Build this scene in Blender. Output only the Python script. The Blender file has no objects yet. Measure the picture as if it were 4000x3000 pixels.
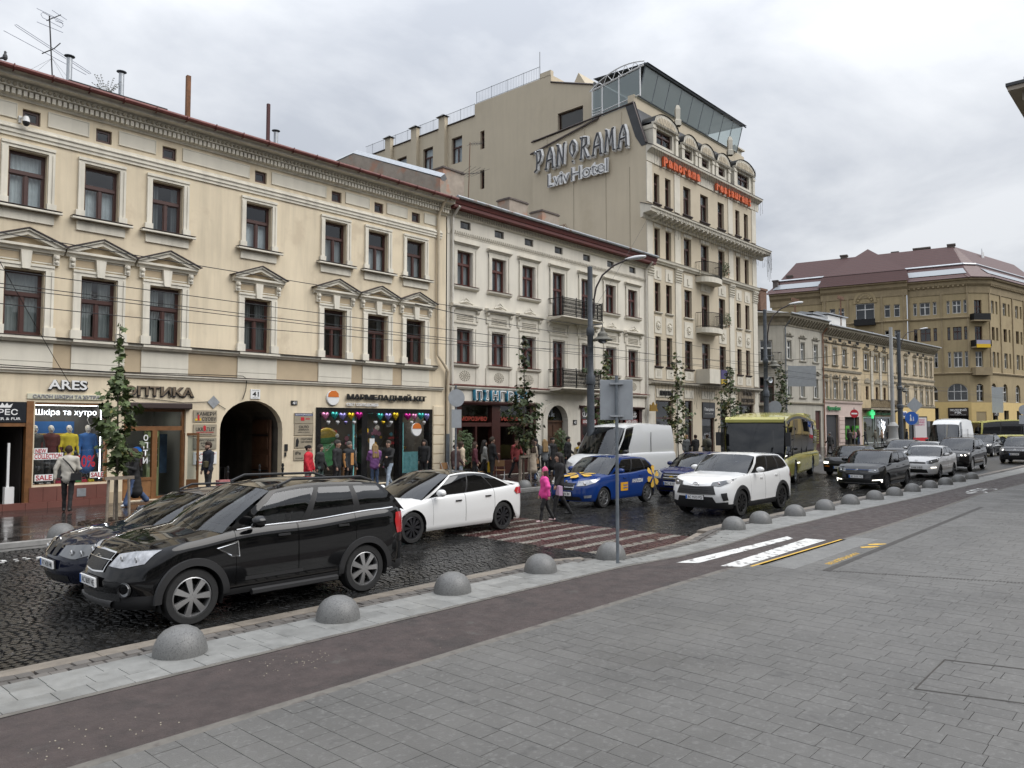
import bpy, math, random
import numpy as np
from mathutils import Vector, Matrix
random.seed(7)
rng = np.random.default_rng(7)
S = bpy.context.scene
COL = S.collection
R = math.radians
# ---------------- camera
cd = bpy.data.cameras.new("camera"); cam = bpy.data.objects.new("camera", cd); COL.objects.link(cam)
cam.location = (0, 0, 2.55); cam.rotation_euler = (R(90 + 2.9577), 0, R(42.17 - 90))
cd.lens = 27.0; cd.sensor_width = 36.0; cd.clip_start = 0.1; cd.clip_end = 3000
S.camera = cam
# ---------------- overcast sky
SUN_EL, SUN_AZ = R(48), R(-62)     # soft overcast sun behind the camera; direction measured from +X
W = bpy.data.worlds.new("World"); S.world = W; W.use_nodes = True
nt = W.node_tree; N = nt.nodes; L = nt.links
bg = N["Background"]; bg.inputs[1].default_value = 0.1
sky = N.new("ShaderNodeTexSky"); sky.sky_type = 'NISHITA'; sky.sun_disc = False
sky.sun_elevation = SUN_EL; sky.sun_rotation = R(90) - SUN_AZ
sky.air_density = 1.0; sky.dust_density = 3.0
tc = N.new("ShaderNodeTexCoord"); sep = N.new("ShaderNodeSeparateXYZ"); L.new(tc.outputs["Generated"], sep.inputs[0])
mz = N.new("ShaderNodeMath"); mz.operation = 'MAXIMUM'; L.new(sep.outputs[2], mz.inputs[0]); mz.inputs[1].default_value = 0.0
ma = N.new("ShaderNodeMath"); ma.operation = 'ADD'; L.new(mz.outputs[0], ma.inputs[0]); ma.inputs[1].default_value = 0.22
vd = N.new("ShaderNodeVectorMath"); vd.operation = 'SCALE'
mi = N.new("ShaderNodeMath"); mi.operation = 'DIVIDE'; mi.inputs[0].default_value = 1.0; L.new(ma.outputs[0], mi.inputs[1])
L.new(tc.outputs["Generated"], vd.inputs[0]); L.new(mi.outputs[0], vd.inputs["Scale"])
nz = N.new("ShaderNodeTexNoise"); nz.inputs["Scale"].default_value = 1.5; nz.inputs["Detail"].default_value = 7; nz.inputs["Roughness"].default_value = 0.55
nz.inputs["Distortion"].default_value = 0.25
L.new(vd.outputs[0], nz.inputs["Vector"])
cr = N.new("ShaderNodeValToRGB"); e = cr.color_ramp.elements
e[0].position = 0.36; e[0].color = (4.9, 5.2, 5.75, 1); e[1].position = 0.63; e[1].color = (7.9, 8.1, 8.4, 1)
L.new(nz.outputs[0], cr.inputs[0])
gm = N.new("ShaderNodeMapRange"); L.new(mz.outputs[0], gm.inputs[0]); gm.inputs[1].default_value = 0.1; gm.inputs[2].default_value = 1.0
gm.inputs[3].default_value = 0.0; gm.inputs[4].default_value = 1.0
gp_ = N.new("ShaderNodeMath"); gp_.operation = 'POWER'; L.new(gm.outputs[0], gp_.inputs[0]); gp_.inputs[1].default_value = 2.0
gl_ = N.new("ShaderNodeMath"); gl_.operation = 'MULTIPLY_ADD'; L.new(gp_.outputs[0], gl_.inputs[0]); gl_.inputs[1].default_value = 1.75; gl_.inputs[2].default_value = 0.70
vs = N.new("ShaderNodeVectorMath"); vs.operation = 'SCALE'; L.new(cr.outputs[0], vs.inputs[0]); L.new(gl_.outputs[0], vs.inputs["Scale"])
mx = N.new("ShaderNodeMix"); mx.data_type = 'RGBA'; mx.inputs[0].default_value = 0.93
L.new(sky.outputs[0], mx.inputs[6]); L.new(vs.outputs[0], mx.inputs[7]); L.new(mx.outputs[2], bg.inputs[0])
sd = bpy.data.lights.new("sun", 'SUN'); sd.energy = 1.5; sd.angle = R(50); sd.color = (1.0, 0.97, 0.93)
so = bpy.data.objects.new("sun", sd); COL.objects.link(so); so.location = (0, 0, 60)
dv = Vector((math.cos(SUN_EL) * math.cos(SUN_AZ), math.cos(SUN_EL) * math.sin(SUN_AZ), math.sin(SUN_EL)))
so.rotation_euler = dv.to_track_quat('Z', 'Y').to_euler()
vw = S.view_settings; vw.view_transform = 'Standard'; vw.look = 'None'; vw.exposure = 0.55; vw.gamma = 1.0; vw.use_curve_mapping = False
try:
 S.cycles.max_bounces = 6; S.cycles.diffuse_bounces = 3; S.cycles.glossy_bounces = 3; S.cycles.transparent_max_bounces = 10
 S.cycles.transmission_bounces = 4; S.cycles.caustics_reflective = False; S.cycles.caustics_refractive = False
except Exception: pass
# ---------------- library
class MB:
 "collects faces of one mesh"
 def __init__(s): s.v = []; s.f = []; s.m = []
 def add(s, vs, fs, m=0):
  o = len(s.v); s.v += [tuple(q) for q in vs]
  for f in fs: s.f.append(tuple(i + o for i in f)); s.m.append(m)
  return s
 def box(s, x0, x1, y0, y1, z0, z1, m=0):
  return s.add([(x0,y0,z0),(x1,y0,z0),(x1,y1,z0),(x0,y1,z0),(x0,y0,z1),(x1,y0,z1),(x1,y1,z1),(x0,y1,z1)],
   [(3,2,1,0),(4,5,6,7),(0,1,5,4),(1,2,6,5),(2,3,7,6),(3,0,4,7)], m)
 def px(s, prof, x0, x1, m=0):
  "closed profile of (y,z) run along x"
  n = len(prof)
  return s.add([(x0,a,b) for a,b in prof] + [(x1,a,b) for a,b in prof],
   [(i,(i+1)%n,n+(i+1)%n,n+i) for i in range(n)] + [tuple(range(n))[::-1], tuple(range(n,2*n))], m)
 def py(s, prof, y0, y1, m=0):
  "closed outline of (x,z) run along y"
  n = len(prof)
  return s.add([(a,y0,b) for a,b in prof] + [(a,y1,b) for a,b in prof],
   [(i,(i+1)%n,n+(i+1)%n,n+i) for i in range(n)] + [tuple(range(n))[::-1], tuple(range(n,2*n))], m)
 def pz(s, prof, z0, z1, m=0):
  n = len(prof)
  return s.add([(a,b,z0) for a,b in prof] + [(a,b,z1) for a,b in prof],
   [(i,(i+1)%n,n+(i+1)%n,n+i) for i in range(n)] + [tuple(range(n))[::-1], tuple(range(n,2*n))], m)
 def tube(s, pts, r, n=6, m=0, cap=True, loop=False):
  pts = [Vector(p) for p in pts]; k = len(pts)
  rs = r if isinstance(r, (list, tuple)) else [r] * k
  vs = []; up = None
  for i, p in enumerate(pts):
   a = pts[i-1] if i else (pts[-1] if loop else p); b = pts[(i+1) % k] if (i < k-1 or loop) else p
   d = (b - a).normalized() if (b - a).length > 1e-9 else Vector((0,0,1))
   if up is None:
    up = Vector((0,0,1)) if abs(d.z) < 0.9 else Vector((1,0,0))
   u = (up - d * up.dot(d))
   if u.length < 1e-6: u = d.orthogonal()
   u.normalize(); w = d.cross(u); up = u
   for j in range(n):
    t = 2 * math.pi * j / n
    vs.append(p + (u * math.cos(t) + w * math.sin(t)) * rs[i])
  fs = []
  for i in range(k if loop else k - 1):
   i2 = (i + 1) % k
   for j in range(n):
    fs.append((i*n+j, i*n+(j+1)%n, i2*n+(j+1)%n, i2*n+j))
  if cap and not loop: fs += [tuple(range(n))[::-1], tuple(range((k-1)*n, k*n))]
  return s.add(vs, fs, m)
 def lathe(s, prof, n=16, c=(0,0,0), ax='z', m=0):
  vs = []
  for r_, h in prof:
   for j in range(n):
    t = 2*math.pi*j/n; a, b = r_*math.cos(t), r_*math.sin(t)
    q = {'z': (a,b,h), 'y': (a,h,b), 'x': (h,a,b)}[ax]
    vs.append((q[0]+c[0], q[1]+c[1], q[2]+c[2]))
  fs = []
  fl = ax == 'y'
  for i in range(len(prof)-1):
   for j in range(n):
    f = (i*n+j, i*n+(j+1)%n, (i+1)*n+(j+1)%n, (i+1)*n+j)
    fs.append(f[::-1] if fl else f)
  return s.add(vs, fs, m)
 def grid(s, P, m=0, close=False):
  "P: rows of points"
  P = np.asarray(P, float); a, b = P.shape[:2]; o = len(s.v)
  s.v += [tuple(q) for q in P.reshape(-1, 3)]
  for i in range(a-1):
   for j in range(b-1 + (1 if close else 0)):
    s.f.append((o+i*b+j, o+i*b+(j+1)%b, o+(i+1)*b+(j+1)%b, o+(i+1)*b+j)); s.m.append(m)
  return s
 def weld(s):
  d = {}; mp = []; nv = []
  for v in s.v:
   k = (round(v[0],4), round(v[1],4), round(v[2],4))
   if k not in d: d[k] = len(nv); nv.append(v)
   mp.append(d[k])
  F, M = [], []
  for f, m in zip(s.f, s.m):
   g = []
   for i in f:
    if mp[i] not in g: g.append(mp[i])
   if len(g) > 2: F.append(tuple(g)); M.append(m)
  s.v, s.f, s.m = nv, F, M; return s
 def mesh(s, name, smooth=False):
  me = bpy.data.meshes.new(name); me.from_pydata(s.v, [], s.f)
  if any(s.m): me.polygons.foreach_set("material_index", s.m)
  if smooth is not False:
   me.polygons.foreach_set("use_smooth", [True] * len(me.polygons))
   if smooth is not True: me.set_sharp_from_angle(angle=R(smooth))
  me.update(); return me
def obj(name, mesh, mat=None, parent=None, loc=None, rot=None, smooth=False, scale=None, **kw):
 if isinstance(mesh, MB): mesh = mesh.mesh(name, smooth)
 o = bpy.data.objects.new(name, mesh); COL.objects.link(o)
 if mesh is not None and mat is not None and len(mesh.materials) == 0:
  for q in (mat if isinstance(mat, (list, tuple)) else [mat]): mesh.materials.append(q)
 if parent is not None: o.parent = parent
 if loc is not None: o.location = loc
 if rot is not None: o.rotation_euler = rot
 if scale is not None: o.scale = scale
 for k, v in kw.items(): o[k] = v
 return o
def thing(name, label, cat, loc=(0,0,0), rz=0, group=None):
 o = bpy.data.objects.new(name, None); COL.objects.link(o); o.location = loc; o.rotation_euler = (0,0,rz)
 o.empty_display_size = 0.2; o["label"] = label; o["category"] = cat
 if group: o["group"] = group
 return o
def tag(o, label, cat, group=None):
 o["label"] = label; o["category"] = cat
 if group: o["group"] = group
 return o
def copy_tree(o, parent=None, loc=None, rot=None, label=None):
 c = o.copy(); COL.objects.link(c); c.parent = parent
 if loc is not None: c.location = loc
 if rot is not None: c.rotation_euler = rot
 if label: c["label"] = label
 for ch in list(o.children): copy_tree(ch, c)
 return c
_tx = {}
def text_mesh(s, bold=0.0, extrude=0.0, res=3):
 k = (s, bold, extrude)
 if k in _tx: return _tx[k]
 cu = bpy.data.curves.new("t", 'FONT'); cu.body = s; cu.align_x = 'CENTER'; cu.offset = bold; cu.extrude = extrude; cu.resolution_u = res
 ob = bpy.data.objects.new("t", cu); me = bpy.data.meshes.new_from_object(ob); bpy.data.objects.remove(ob); bpy.data.curves.remove(cu)
 me.materials.clear(); _tx[k] = me; return me
def text(name, s, mat, x, y, z, w, h, parent=None, bold=0.0, ext=0.0, rot=None, **kw):
 "text standing upright in local xz, facing -y, scaled to w x h, (x,z) its centre; ext = real depth"
 me = text_mesh(s, bold, 0.5 if ext else 0.0).copy(); me.name = name
 n = len(me.vertices); co = np.empty(n*3, np.float32); me.vertices.foreach_get("co", co); co = co.reshape(-1, 3)
 mn, mxx = co.min(0), co.max(0); c = (mn + mxx) / 2; d = np.maximum(mxx - mn, 1e-6)
 q = (co - c) / d
 out = np.empty_like(co); out[:,0] = q[:,0]*w; out[:,2] = q[:,1]*h; out[:,1] = -q[:,2]*ext if ext else 0
 me.vertices.foreach_set("co", out.ravel()); me.update()
 return obj(name, me, mat, parent, (x, y, z), rot, **kw)
# ---------------- materials
_mats = {}
def mat(name, col=(0.5,0.5,0.5), rough=0.6, metal=0.0, var=0.0, vscale=2.0, bump=0.0, bscale=40.0, spec=0.5, coat=0.0,
  streak=0.0, emit=0.0, rvar=0.0, isl=0.0, col2=None, obj_rand=0.0, alpha=1.0, stain=None, detail=6, stain2=None):
 if name in _mats: return _mats[name]
 m = bpy.data.materials.new(name); m.use_nodes = True; _mats[name] = m
 n = m.node_tree.nodes; l = m.node_tree.links; b = n["Principled BSDF"]
 b.inputs["Base Color"].default_value = (*col, 1); b.inputs["Roughness"].default_value = rough; b.inputs["Metallic"].default_value = metal
 b.inputs["Specular IOR Level"].default_value = spec
 if coat: b.inputs["Coat Weight"].default_value = coat; b.inputs["Coat Roughness"].default_value = 0.04
 if emit: b.inputs["Emission Color"].default_value = (*col, 1); b.inputs["Emission Strength"].default_value = emit
 if alpha < 1: b.inputs["Alpha"].default_value = alpha
 m.diffuse_color = (*col, 1)
 need = var or bump or streak or rvar or isl or obj_rand or stain
 if not need: return m
 g = n.new("ShaderNodeNewGeometry"); src = g.outputs["Position"]
 def noise(scale, det=detail, vec=src, rough_=0.6):
  q = n.new("ShaderNodeTexNoise"); q.inputs["Scale"].default_value = scale; q.inputs["Detail"].default_value = det
  q.inputs["Roughness"].default_value = rough_; l.new(vec, q.inputs["Vector"]); return q.outputs[0]
 def mr(v, a, b_, c, d):
  q = n.new("ShaderNodeMapRange"); l.new(v, q.inputs[0])
  for i, t in enumerate((a, b_, c, d)): q.inputs[i+1].default_value = t
  return q.outputs[0]
 fac = None
 def mul(a, b_):
  if a is None: return b_
  q = n.new("ShaderNodeMath"); q.operation = 'MULTIPLY'; l.new(a, q.inputs[0]); l.new(b_, q.inputs[1]); return q.outputs[0]
 if var: fac = mul(fac, mr(noise(vscale), 0.3, 0.7, 1-var, 1+var))
 if isl: fac = mul(fac, mr(g.outputs["Random Per Island"], 0, 1, 1-isl, 1+isl))
 if obj_rand or isl:
  oi = n.new("ShaderNodeObjectInfo"); fac = mul(fac, mr(oi.outputs["Random"], 0, 1, 1-(obj_rand or isl), 1+(obj_rand or isl)))
 if streak:
  mp = n.new("ShaderNodeMapping"); mp.inputs["Scale"].default_value = (1.0, 1.0, 0.09); l.new(src, mp.inputs[0])
  fac = mul(fac, mr(noise(3.2, 5, mp.outputs[0]), 0.42, 0.75, 1.0, 1-streak))
 c = None
 if fac is not None:
  q = n.new("ShaderNodeVectorMath"); q.operation = 'SCALE'; q.inputs[0].default_value = col; l.new(fac, q.inputs["Scale"]); c = q.outputs[0]
  if col2 is not None:
   mxn = n.new("ShaderNodeMix"); mxn.data_type = 'RGBA'; mxn.inputs[6].default_value = (*col, 1); mxn.inputs[7].default_value = (*col2, 1)
   l.new(mr(noise(vscale*0.55, 8), 0.45, 0.6, 0, 1), mxn.inputs[0])
   l.new(mxn.outputs[2], q.inputs[0])
  if stain is not None:   # (colour, scale, threshold)
   mxn = n.new("ShaderNodeMix"); mxn.data_type = 'RGBA'; mxn.inputs[7].default_value = (*stain[0], 1)
   l.new(c, mxn.inputs[6]); l.new(mr(noise(stain[1], 9), stain[2], stain[2]+0.1, 0, stain[3] if len(stain) > 3 else 1), mxn.inputs[0]); c = mxn.outputs[2]
  if stain2 is not None:
   mxn = n.new("ShaderNodeMix"); mxn.data_type = 'RGBA'; mxn.inputs[7].default_value = (*stain2[0], 1)
   l.new(c, mxn.inputs[6]); l.new(mr(noise(stain2[1], 3), stain2[2], stain2[2]+0.05, 0, stain2[3]), mxn.inputs[0]); c = mxn.outputs[2]
  l.new(c, b.inputs["Base Color"])
 if rvar: l.new(mr(noise(vscale*1.3), 0.35, 0.65, max(0.02, rough-rvar), rough+rvar), b.inputs["Roughness"])
 if bump:
  q = n.new("ShaderNodeBump"); q.inputs["Strength"].default_value = bump; q.inputs["Distance"].default_value = 0.02
  l.new(noise(bscale, 4), q.inputs["Height"]); l.new(q.outputs[0], b.inputs["Normal"])
 return m
def glass(name, tint=(0.75,0.8,0.8), body=0.0, bcol=(0.02,0.02,0.025), rough=0.01, wav=0.0):
 "window glass: fresnel mirror over clear (or smoked) pane"
 if name in _mats: return _mats[name]
 m = bpy.data.materials.new(name); m.use_nodes = True; _mats[name] = m
 n = m.node_tree.nodes; l = m.node_tree.links; n.remove(n["Principled BSDF"])
 t = n.new("ShaderNodeBsdfTransparent"); t.inputs[0].default_value = (*tint, 1)
 d = n.new("ShaderNodeBsdfDiffuse"); d.inputs[0].default_value = (*bcol, 1)
 m1 = n.new("ShaderNodeMixShader"); m1.inputs[0].default_value = body; l.new(t.outputs[0], m1.inputs[1]); l.new(d.outputs[0], m1.inputs[2])
 g = n.new("ShaderNodeBsdfGlossy"); g.inputs["Roughness"].default_value = rough; g.inputs[0].default_value = (0.95,0.97,1,1)
 f = n.new("ShaderNodeLayerWeight"); f.inputs[0].default_value = 0.5
 pw = n.new("ShaderNodeMath"); pw.operation = 'POWER'; l.new(f.outputs["Facing"], pw.inputs[0]); pw.inputs[1].default_value = 4.5
 mu = n.new("ShaderNodeMath"); mu.operation = 'MULTIPLY_ADD'; mu.inputs[1].default_value = 0.93; mu.inputs[2].default_value = 0.07; mu.use_clamp = True; l.new(pw.outputs[0], mu.inputs[0])
 m2 = n.new("ShaderNodeMixShader"); l.new(mu.outputs[0], m2.inputs[0]); l.new(m1.outputs[0], m2.inputs[1]); l.new(g.outputs[0], m2.inputs[2])
 l.new(m2.outputs[0], n["Material Output"].inputs[0])
 if wav:
  ge = n.new("ShaderNodeNewGeometry"); q = n.new("ShaderNodeTexNoise"); q.inputs["Scale"].default_value = 1.6; q.inputs["Detail"].default_value = 1
  l.new(ge.outputs["Position"], q.inputs["Vector"]); bu = n.new("ShaderNodeBump"); bu.inputs["Strength"].default_value = wav; bu.inputs["Distance"].default_value = 0.05
  l.new(q.outputs[0], bu.inputs["Height"]); l.new(bu.outputs[0], g.inputs["Normal"])
 return m
M_glass = glass("window_glass", wav=0.06)
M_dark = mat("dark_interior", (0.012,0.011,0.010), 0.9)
M_black = mat("black_plastic", (0.018,0.018,0.019), 0.45)
M_white = mat("white_paint", (0.78,0.78,0.77), 0.4)
M_chrome = mat("chrome", (0.8,0.8,0.8), 0.12, 1.0)
M_steel = mat("galvanised_steel", (0.42,0.44,0.46), 0.42, 0.7, var=0.15, vscale=8)
M_greymetal = mat("grey_pole_paint", (0.16,0.18,0.2), 0.45, 0.3, var=0.2, vscale=6, streak=0.25)
M_iron = mat("black_iron", (0.012,0.012,0.013), 0.5, 0.4)
M_wood = mat("stake_wood", (0.23,0.19,0.15), 0.8, var=0.3, vscale=9, bump=0.3)
M_red = mat("red_print", (0.5,0.02,0.03), 0.5)
M_yellowp = mat("yellow_print", (0.75,0.48,0.03), 0.5)
M_bluep = mat("blue_print", (0.01,0.12,0.45), 0.45)
M_blackp = mat("black_print", (0.012,0.012,0.012), 0.5)
# ================= GROUND =================
def ky(x):   # near kerb (road side edge)
 return float(np.interp(x, [-50, 10.9, 11.9, 14.5, 16.4, 18, 26, 40, 55, 150], [8.98, 8.98, 8.35, 8.4, 8.9, 8.95, 8.8, 8.35, 8.2, 6.5]))
def bu(x):   # bike path, road-side edge
 return float(np.interp(x, [-50, 8, 11.3, 12.5, 14.6, 17, 22, 28, 45, 150], [7.5, 7.5, 7.46, 7.25, 7.26, 7.45, 7.4, 7.15, 6.85, 5.2]))
def bl(x):   # bike path, plaza-side edge
 return float(np.interp(x, [-50, 3.5, 7, 12, 12.6, 17, 24, 30, 38, 150], [5.85, 6.08, 6.11, 6.12, 5.95, 5.82, 5.85, 6.0, 5.66, 4.0]))
def fk(x):   # far kerb
 return float(np.interp(x, [-50, 13, 17, 54, 66, 90, 150], [18.1, 18.1, 19.05, 19.05, 23, 26, 24]))
def strip(name, xs, fa, fb, z, m, **kw):
 v = []; f = []
 for i, x in enumerate(xs):
  v += [(x, fa(x), z), (x, fb(x), z)]
  if i: k = 2*i; f.append((k-2, k, k+1, k-1))
 b = MB(); b.add(v, f); return obj(name, b, m, **kw)
XS = sorted(set(list(np.linspace(-40, 150, 96)) + [10.9, 11.9, 12.5, 14.5, 16.4, 17]))
M_ground = mat("ground_asphalt", (0.05,0.05,0.05), 0.8, var=0.2)
M_joint = mat("wet_joint", (0.01,0.0095,0.009), 0.14, var=0.3, vscale=1.5, rvar=0.12)
M_cob = mat("wet_basalt", (0.017,0.0165,0.0155), 0.17, var=0.25, vscale=1.1, isl=0.3, rvar=0.12, bump=0.16, bscale=60, spec=.4)
M_cobr = mat("wet_red_granite", (0.06,0.026,0.024), 0.3, var=0.2, vscale=1.1, isl=0.25, rvar=0.13, bump=0.2, bscale=70)
M_cobw = mat("worn_white_granite", (0.24,0.22,0.19), 0.36, var=0.3, vscale=2.5, isl=0.2, bump=0.2, bscale=70)
g = MB(); g.add([(-700,-700,-0.08),(900,-700,-0.08),(900,900,-0.08),(-700,900,-0.08)], [(0,1,2,3)])
obj("ground", g, M_ground, kind="structure")
road = strip("road", XS, lambda x: ky(x) - 0.3, lambda x: fk(x) + 0.3, -0.028, M_joint, kind="structure")
def far_cobbles():
 m = bpy.data.materials.new("far_wet_cobbles"); m.use_nodes = True; n = m.node_tree.nodes; l = m.node_tree.links; b = n["Principled BSDF"]
 ge = n.new("ShaderNodeNewGeometry"); v = n.new("ShaderNodeTexVoronoi"); v.inputs["Scale"].default_value = 9.5; v.feature = 'DISTANCE_TO_EDGE'
 l.new(ge.outputs["Position"], v.inputs["Vector"])
 r = n.new("ShaderNodeValToRGB"); r.color_ramp.elements[0].position = 0.03; r.color_ramp.elements[0].color = (0.008,0.008,0.008,1)
 r.color_ramp.elements[1].position = 0.12; r.color_ramp.elements[1].color = (0.022,0.021,0.02,1)
 l.new(v.outputs[0], r.inputs[0]); l.new(r.outputs[0], b.inputs["Base Color"])
 bu_ = n.new("ShaderNodeBump"); bu_.inputs["Distance"].default_value = 0.03; bu_.inputs["Strength"].default_value = 0.6; l.new(v.outputs[0], bu_.inputs["Height"]); l.new(bu_.outputs[0], b.inputs["Normal"])
 b.inputs["Roughness"].default_value = 0.3
 return m
strip("road_far_setts", [x for x in XS if x >= 39.9] , lambda x: ky(x)-0.01, fk, -0.003, far_cobbles(), parent=road)
BAY, ROW, SW = 1.42, 0.103, 0.096
cx, cy, ca = [], [], []
nb = int(11.5 / BAY) + 1
for b_ in range(nb):
 y0 = 8.0 + b_ * BAY
 for k in range(-16, int(40 / ROW)):
  sx = k * ROW + 0.012 * math.sin(k*1.7 + b_)
  nst = 14
  for i in range(nst):
   t = (i + 0.5) / nst - 0.5 + random.uniform(-0.006, 0.006)
   cx.append(sx + 0.44 * math.cos(math.pi * t)); cy.append(y0 + (t + 0.5) * BAY)
   ca.append(-math.atan2(0.44 * math.pi * math.sin(math.pi * t), BAY) * -1 * -1)
cx = np.array(cx); cy = np.array(cy); ca = np.array(ca)
KY = np.array([ky(x) for x in np.linspace(0, 45, 400)]); FK = np.array([fk(x) for x in np.linspace(0, 45, 400)])
kyv = np.interp(cx, np.linspace(0, 45, 400), KY); fkv = np.interp(cx, np.linspace(0, 45, 400), FK)
ok = (cx > 1.2) & (cx < 40) & (cy > kyv + 0.15) & (cy < fkv - 0.12) & (cx > 1.2 + 0.24 * (cy - 9))
cx, cy, ca = cx[ok], cy[ok], ca[ok]; kyv = kyv[ok]
zx = (cx > 12.42) & (cx < 15.75)
cx, cy, ca = cx[~zx], cy[~zx], ca[~zx]; kind = np.zeros(len(cx), int)
sxs, sys_, sk = [], [], []
yy = 8.55
while yy < 18.9:
 ph = (yy - 9.02) % 0.625
 for x in np.arange(12.45 + random.uniform(-0.02, 0.02), 15.74, 0.104):
  if ky(x) + 0.06 < yy < fk(x) - 0.12:
   sxs.append(x + random.uniform(-0.006, 0.006)); sys_.append(yy); sk.append(2 if ph < 0.21 and yy > 9 and random.random() < 0.93 else 1)
 yy += 0.104
for x in np.arange(1.2, 40, 0.125):
 if not (11.6 < x < 15.9): sxs.append(x); sys_.append(ky(x) + 0.085); sk.append(0)
cx = np.concatenate([cx, sxs]); cy = np.concatenate([cy, sys_]); ca = np.concatenate([ca, np.zeros(len(sxs))]); kind = np.concatenate([kind, sk]).astype(int)
def stone_arrays(x, y, a, w=None, h=None, z=0.0, zj=0.006, inset=0.014, depth=0.035, jit=0.007, wj=0.0):
 n = len(x); w = np.full(n, SW) if w is None else w; h = np.full(n, SW) if h is None else h
 w = w * (1 + rng.uniform(-2*wj, wj, n)); h = h * (1 + rng.uniform(-2*wj, wj, n))
 base = np.array([[-.5,-.5],[.5,-.5],[.5,.5],[-.5,.5]])
 lo = base[None] * np.stack([w, h], 1)[:, None] ; hi = base[None] * np.stack([w - 2*inset, h - 2*inset], 1)[:, None] + rng.uniform(-jit, jit, (n, 4, 2))
 c, s = np.cos(a), np.sin(a)
 def rot(p): return np.stack([p[...,0]*c[:,None]-p[...,1]*s[:,None]+x[:,None], p[...,0]*s[:,None]+p[...,1]*c[:,None]+y[:,None]], -1)
 lo, hi = rot(lo), rot(hi)
 zt = z + rng.uniform(-zj, zj, n)[:, None] + rng.uniform(-zj, zj, (n, 4)) * 0.4
 V = np.empty((n, 8, 3)); V[:, :4, :2] = lo; V[:, :4, 2] = z - depth; V[:, 4:, :2] = hi; V[:, 4:, 2] = zt
 return V
FQ = np.array([[4,5,6,7],[0,1,5,4],[1,2,6,5],[2,3,7,6],[3,0,4,7]])
def stones_mesh(name, V):
 n = len(V); me = bpy.data.meshes.new(name); me.vertices.add(n*8); me.vertices.foreach_set("co", V.reshape(-1).astype(np.float32))
 F = (FQ[None] + (np.arange(n)*8)[:, None, None]).reshape(-1)
 me.loops.add(len(F)); me.loops.foreach_set("vertex_index", F.astype(np.int32)); me.polygons.add(n*5)
 me.polygons.foreach_set("loop_start", np.arange(0, n*20, 4, dtype=np.int32)); me.update(calc_edges=True)
 me.shade_flat()
 return me
def pieces(name, V, m, parent, pick, stuffname=None, nvar=9):
 "the stones with indices in pick become objects that share a few meshes, the rest one joined mesh"
 pick = set(int(i) for i in pick); rest = [i for i in range(len(V)) if i not in pick]
 if rest: obj(stuffname or name + "_field", stones_mesh(name + "_field", V[rest]), m, parent, kind="stuff")
 for i in pick:
  c = V[i].mean(0); c[2] = 0
  obj(name, stones_mesh(name, (V[i] - c)[None]), m, parent, tuple(c))
SV = stone_arrays(cx, cy, ca, wj=0.05, zj=.0035, inset=.009, jit=.005)
dist = np.hypot(cx, cy); vis = ~((cx > 3.6) & (cx < 9.2) & (cy > 9.5) & (cy < 15)) & (cx > 2.1)
order = np.argsort(np.where(vis, dist, 1e9))
i0 = order[kind[order] == 0][:300]
k0 = np.where(kind == 0)[0]; pos = {j: i for i, j in enumerate(k0)}
pieces("sett", SV[k0], M_cob, road, [pos[j] for j in i0], "sett_field")
for kk, nm, mm in ((1, "red_sett", M_cobr), (2, "white_sett", M_cobw)):
 kx = np.where(kind == kk)[0]; dd = np.argsort(np.hypot(cx[kx], cy[kx]))[:150]
 pieces(nm, SV[kx], mm, road, dd, nm + "_field")
M_tan = mat("tan_granite_kerb", (0.195,0.168,0.137), 0.5, var=0.25, vscale=5, isl=0.12, bump=0.25, bscale=90, rvar=0.12)
kerb = strip("kerb", XS, lambda x: ky(x) - 0.24, lambda x: ky(x) - 0.02, 0.02, M_joint, kind="structure")
x = 0.5
while x < 60:
 ln = random.uniform(0.75, 1.15); y0, y1 = ky(x), ky(x + ln); a = math.atan2(y1 - y0, ln)
 hh = 0.10 if not 11.4 < x < 15.6 else 0.045
 V = stone_arrays(np.array([x + ln/2]), np.array([(y0+y1)/2 - 0.125]), np.array([a]), np.array([ln*1.02]), np.array([0.255]), z=hh, zj=0.004, inset=0.012, depth=0.16, jit=0.003)
 c = V[0].mean(0); c[2] = 0; obj("kerb_stone", stones_mesh("kerb_stone", V - c), M_tan, kerb, tuple(c)); x += ln
M_gset = mat("grey_setts", (0.11,0.1,0.09), 0.55, var=0.25, vscale=4, isl=0.25, bump=0.3, bscale=80)
sett_strip = strip("sett_strip", XS, lambda x: ky(x) - 0.62, lambda x: ky(x) - 0.23, 0.06, mat("dry_joint", (0.06,0.055,0.05), 0.9), kind="structure")
px_, py_, pa_ = [], [], []
for r_ in range(2):
 for x in np.arange(0.6, 60, 0.17):
  px_.append(x + r_*0.08 + random.uniform(-.01,.01)); py_.append(ky(x) - 0.335 - r_*0.165); pa_.append(math.atan2(ky(x+.2)-ky(x-.2), .4))
V = stone_arrays(np.array(px_), np.array(py_), np.array(pa_), np.full(len(px_), .172), np.full(len(px_), .166), z=0.104, zj=0.005, inset=0.012, depth=0.05)
pieces("grey_sett", V, M_gset, sett_strip, np.argsort(np.hypot(px_, py_))[:300])
M_lgr = mat("light_granite_slab", (0.22,0.22,0.21), 0.42, var=0.18, vscale=5, isl=0.13, bump=0.15, bscale=140, rvar=0.1)
walk = strip("light_paving", XS, lambda x: bu(x) - 0.02, lambda x: ky(x) - 0.56, 0.085, mat("slab_joint", (0.04,0.038,0.035), 0.8), kind="structure")
px_, py_, pw_, ph_ = [], [], [], []
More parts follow.
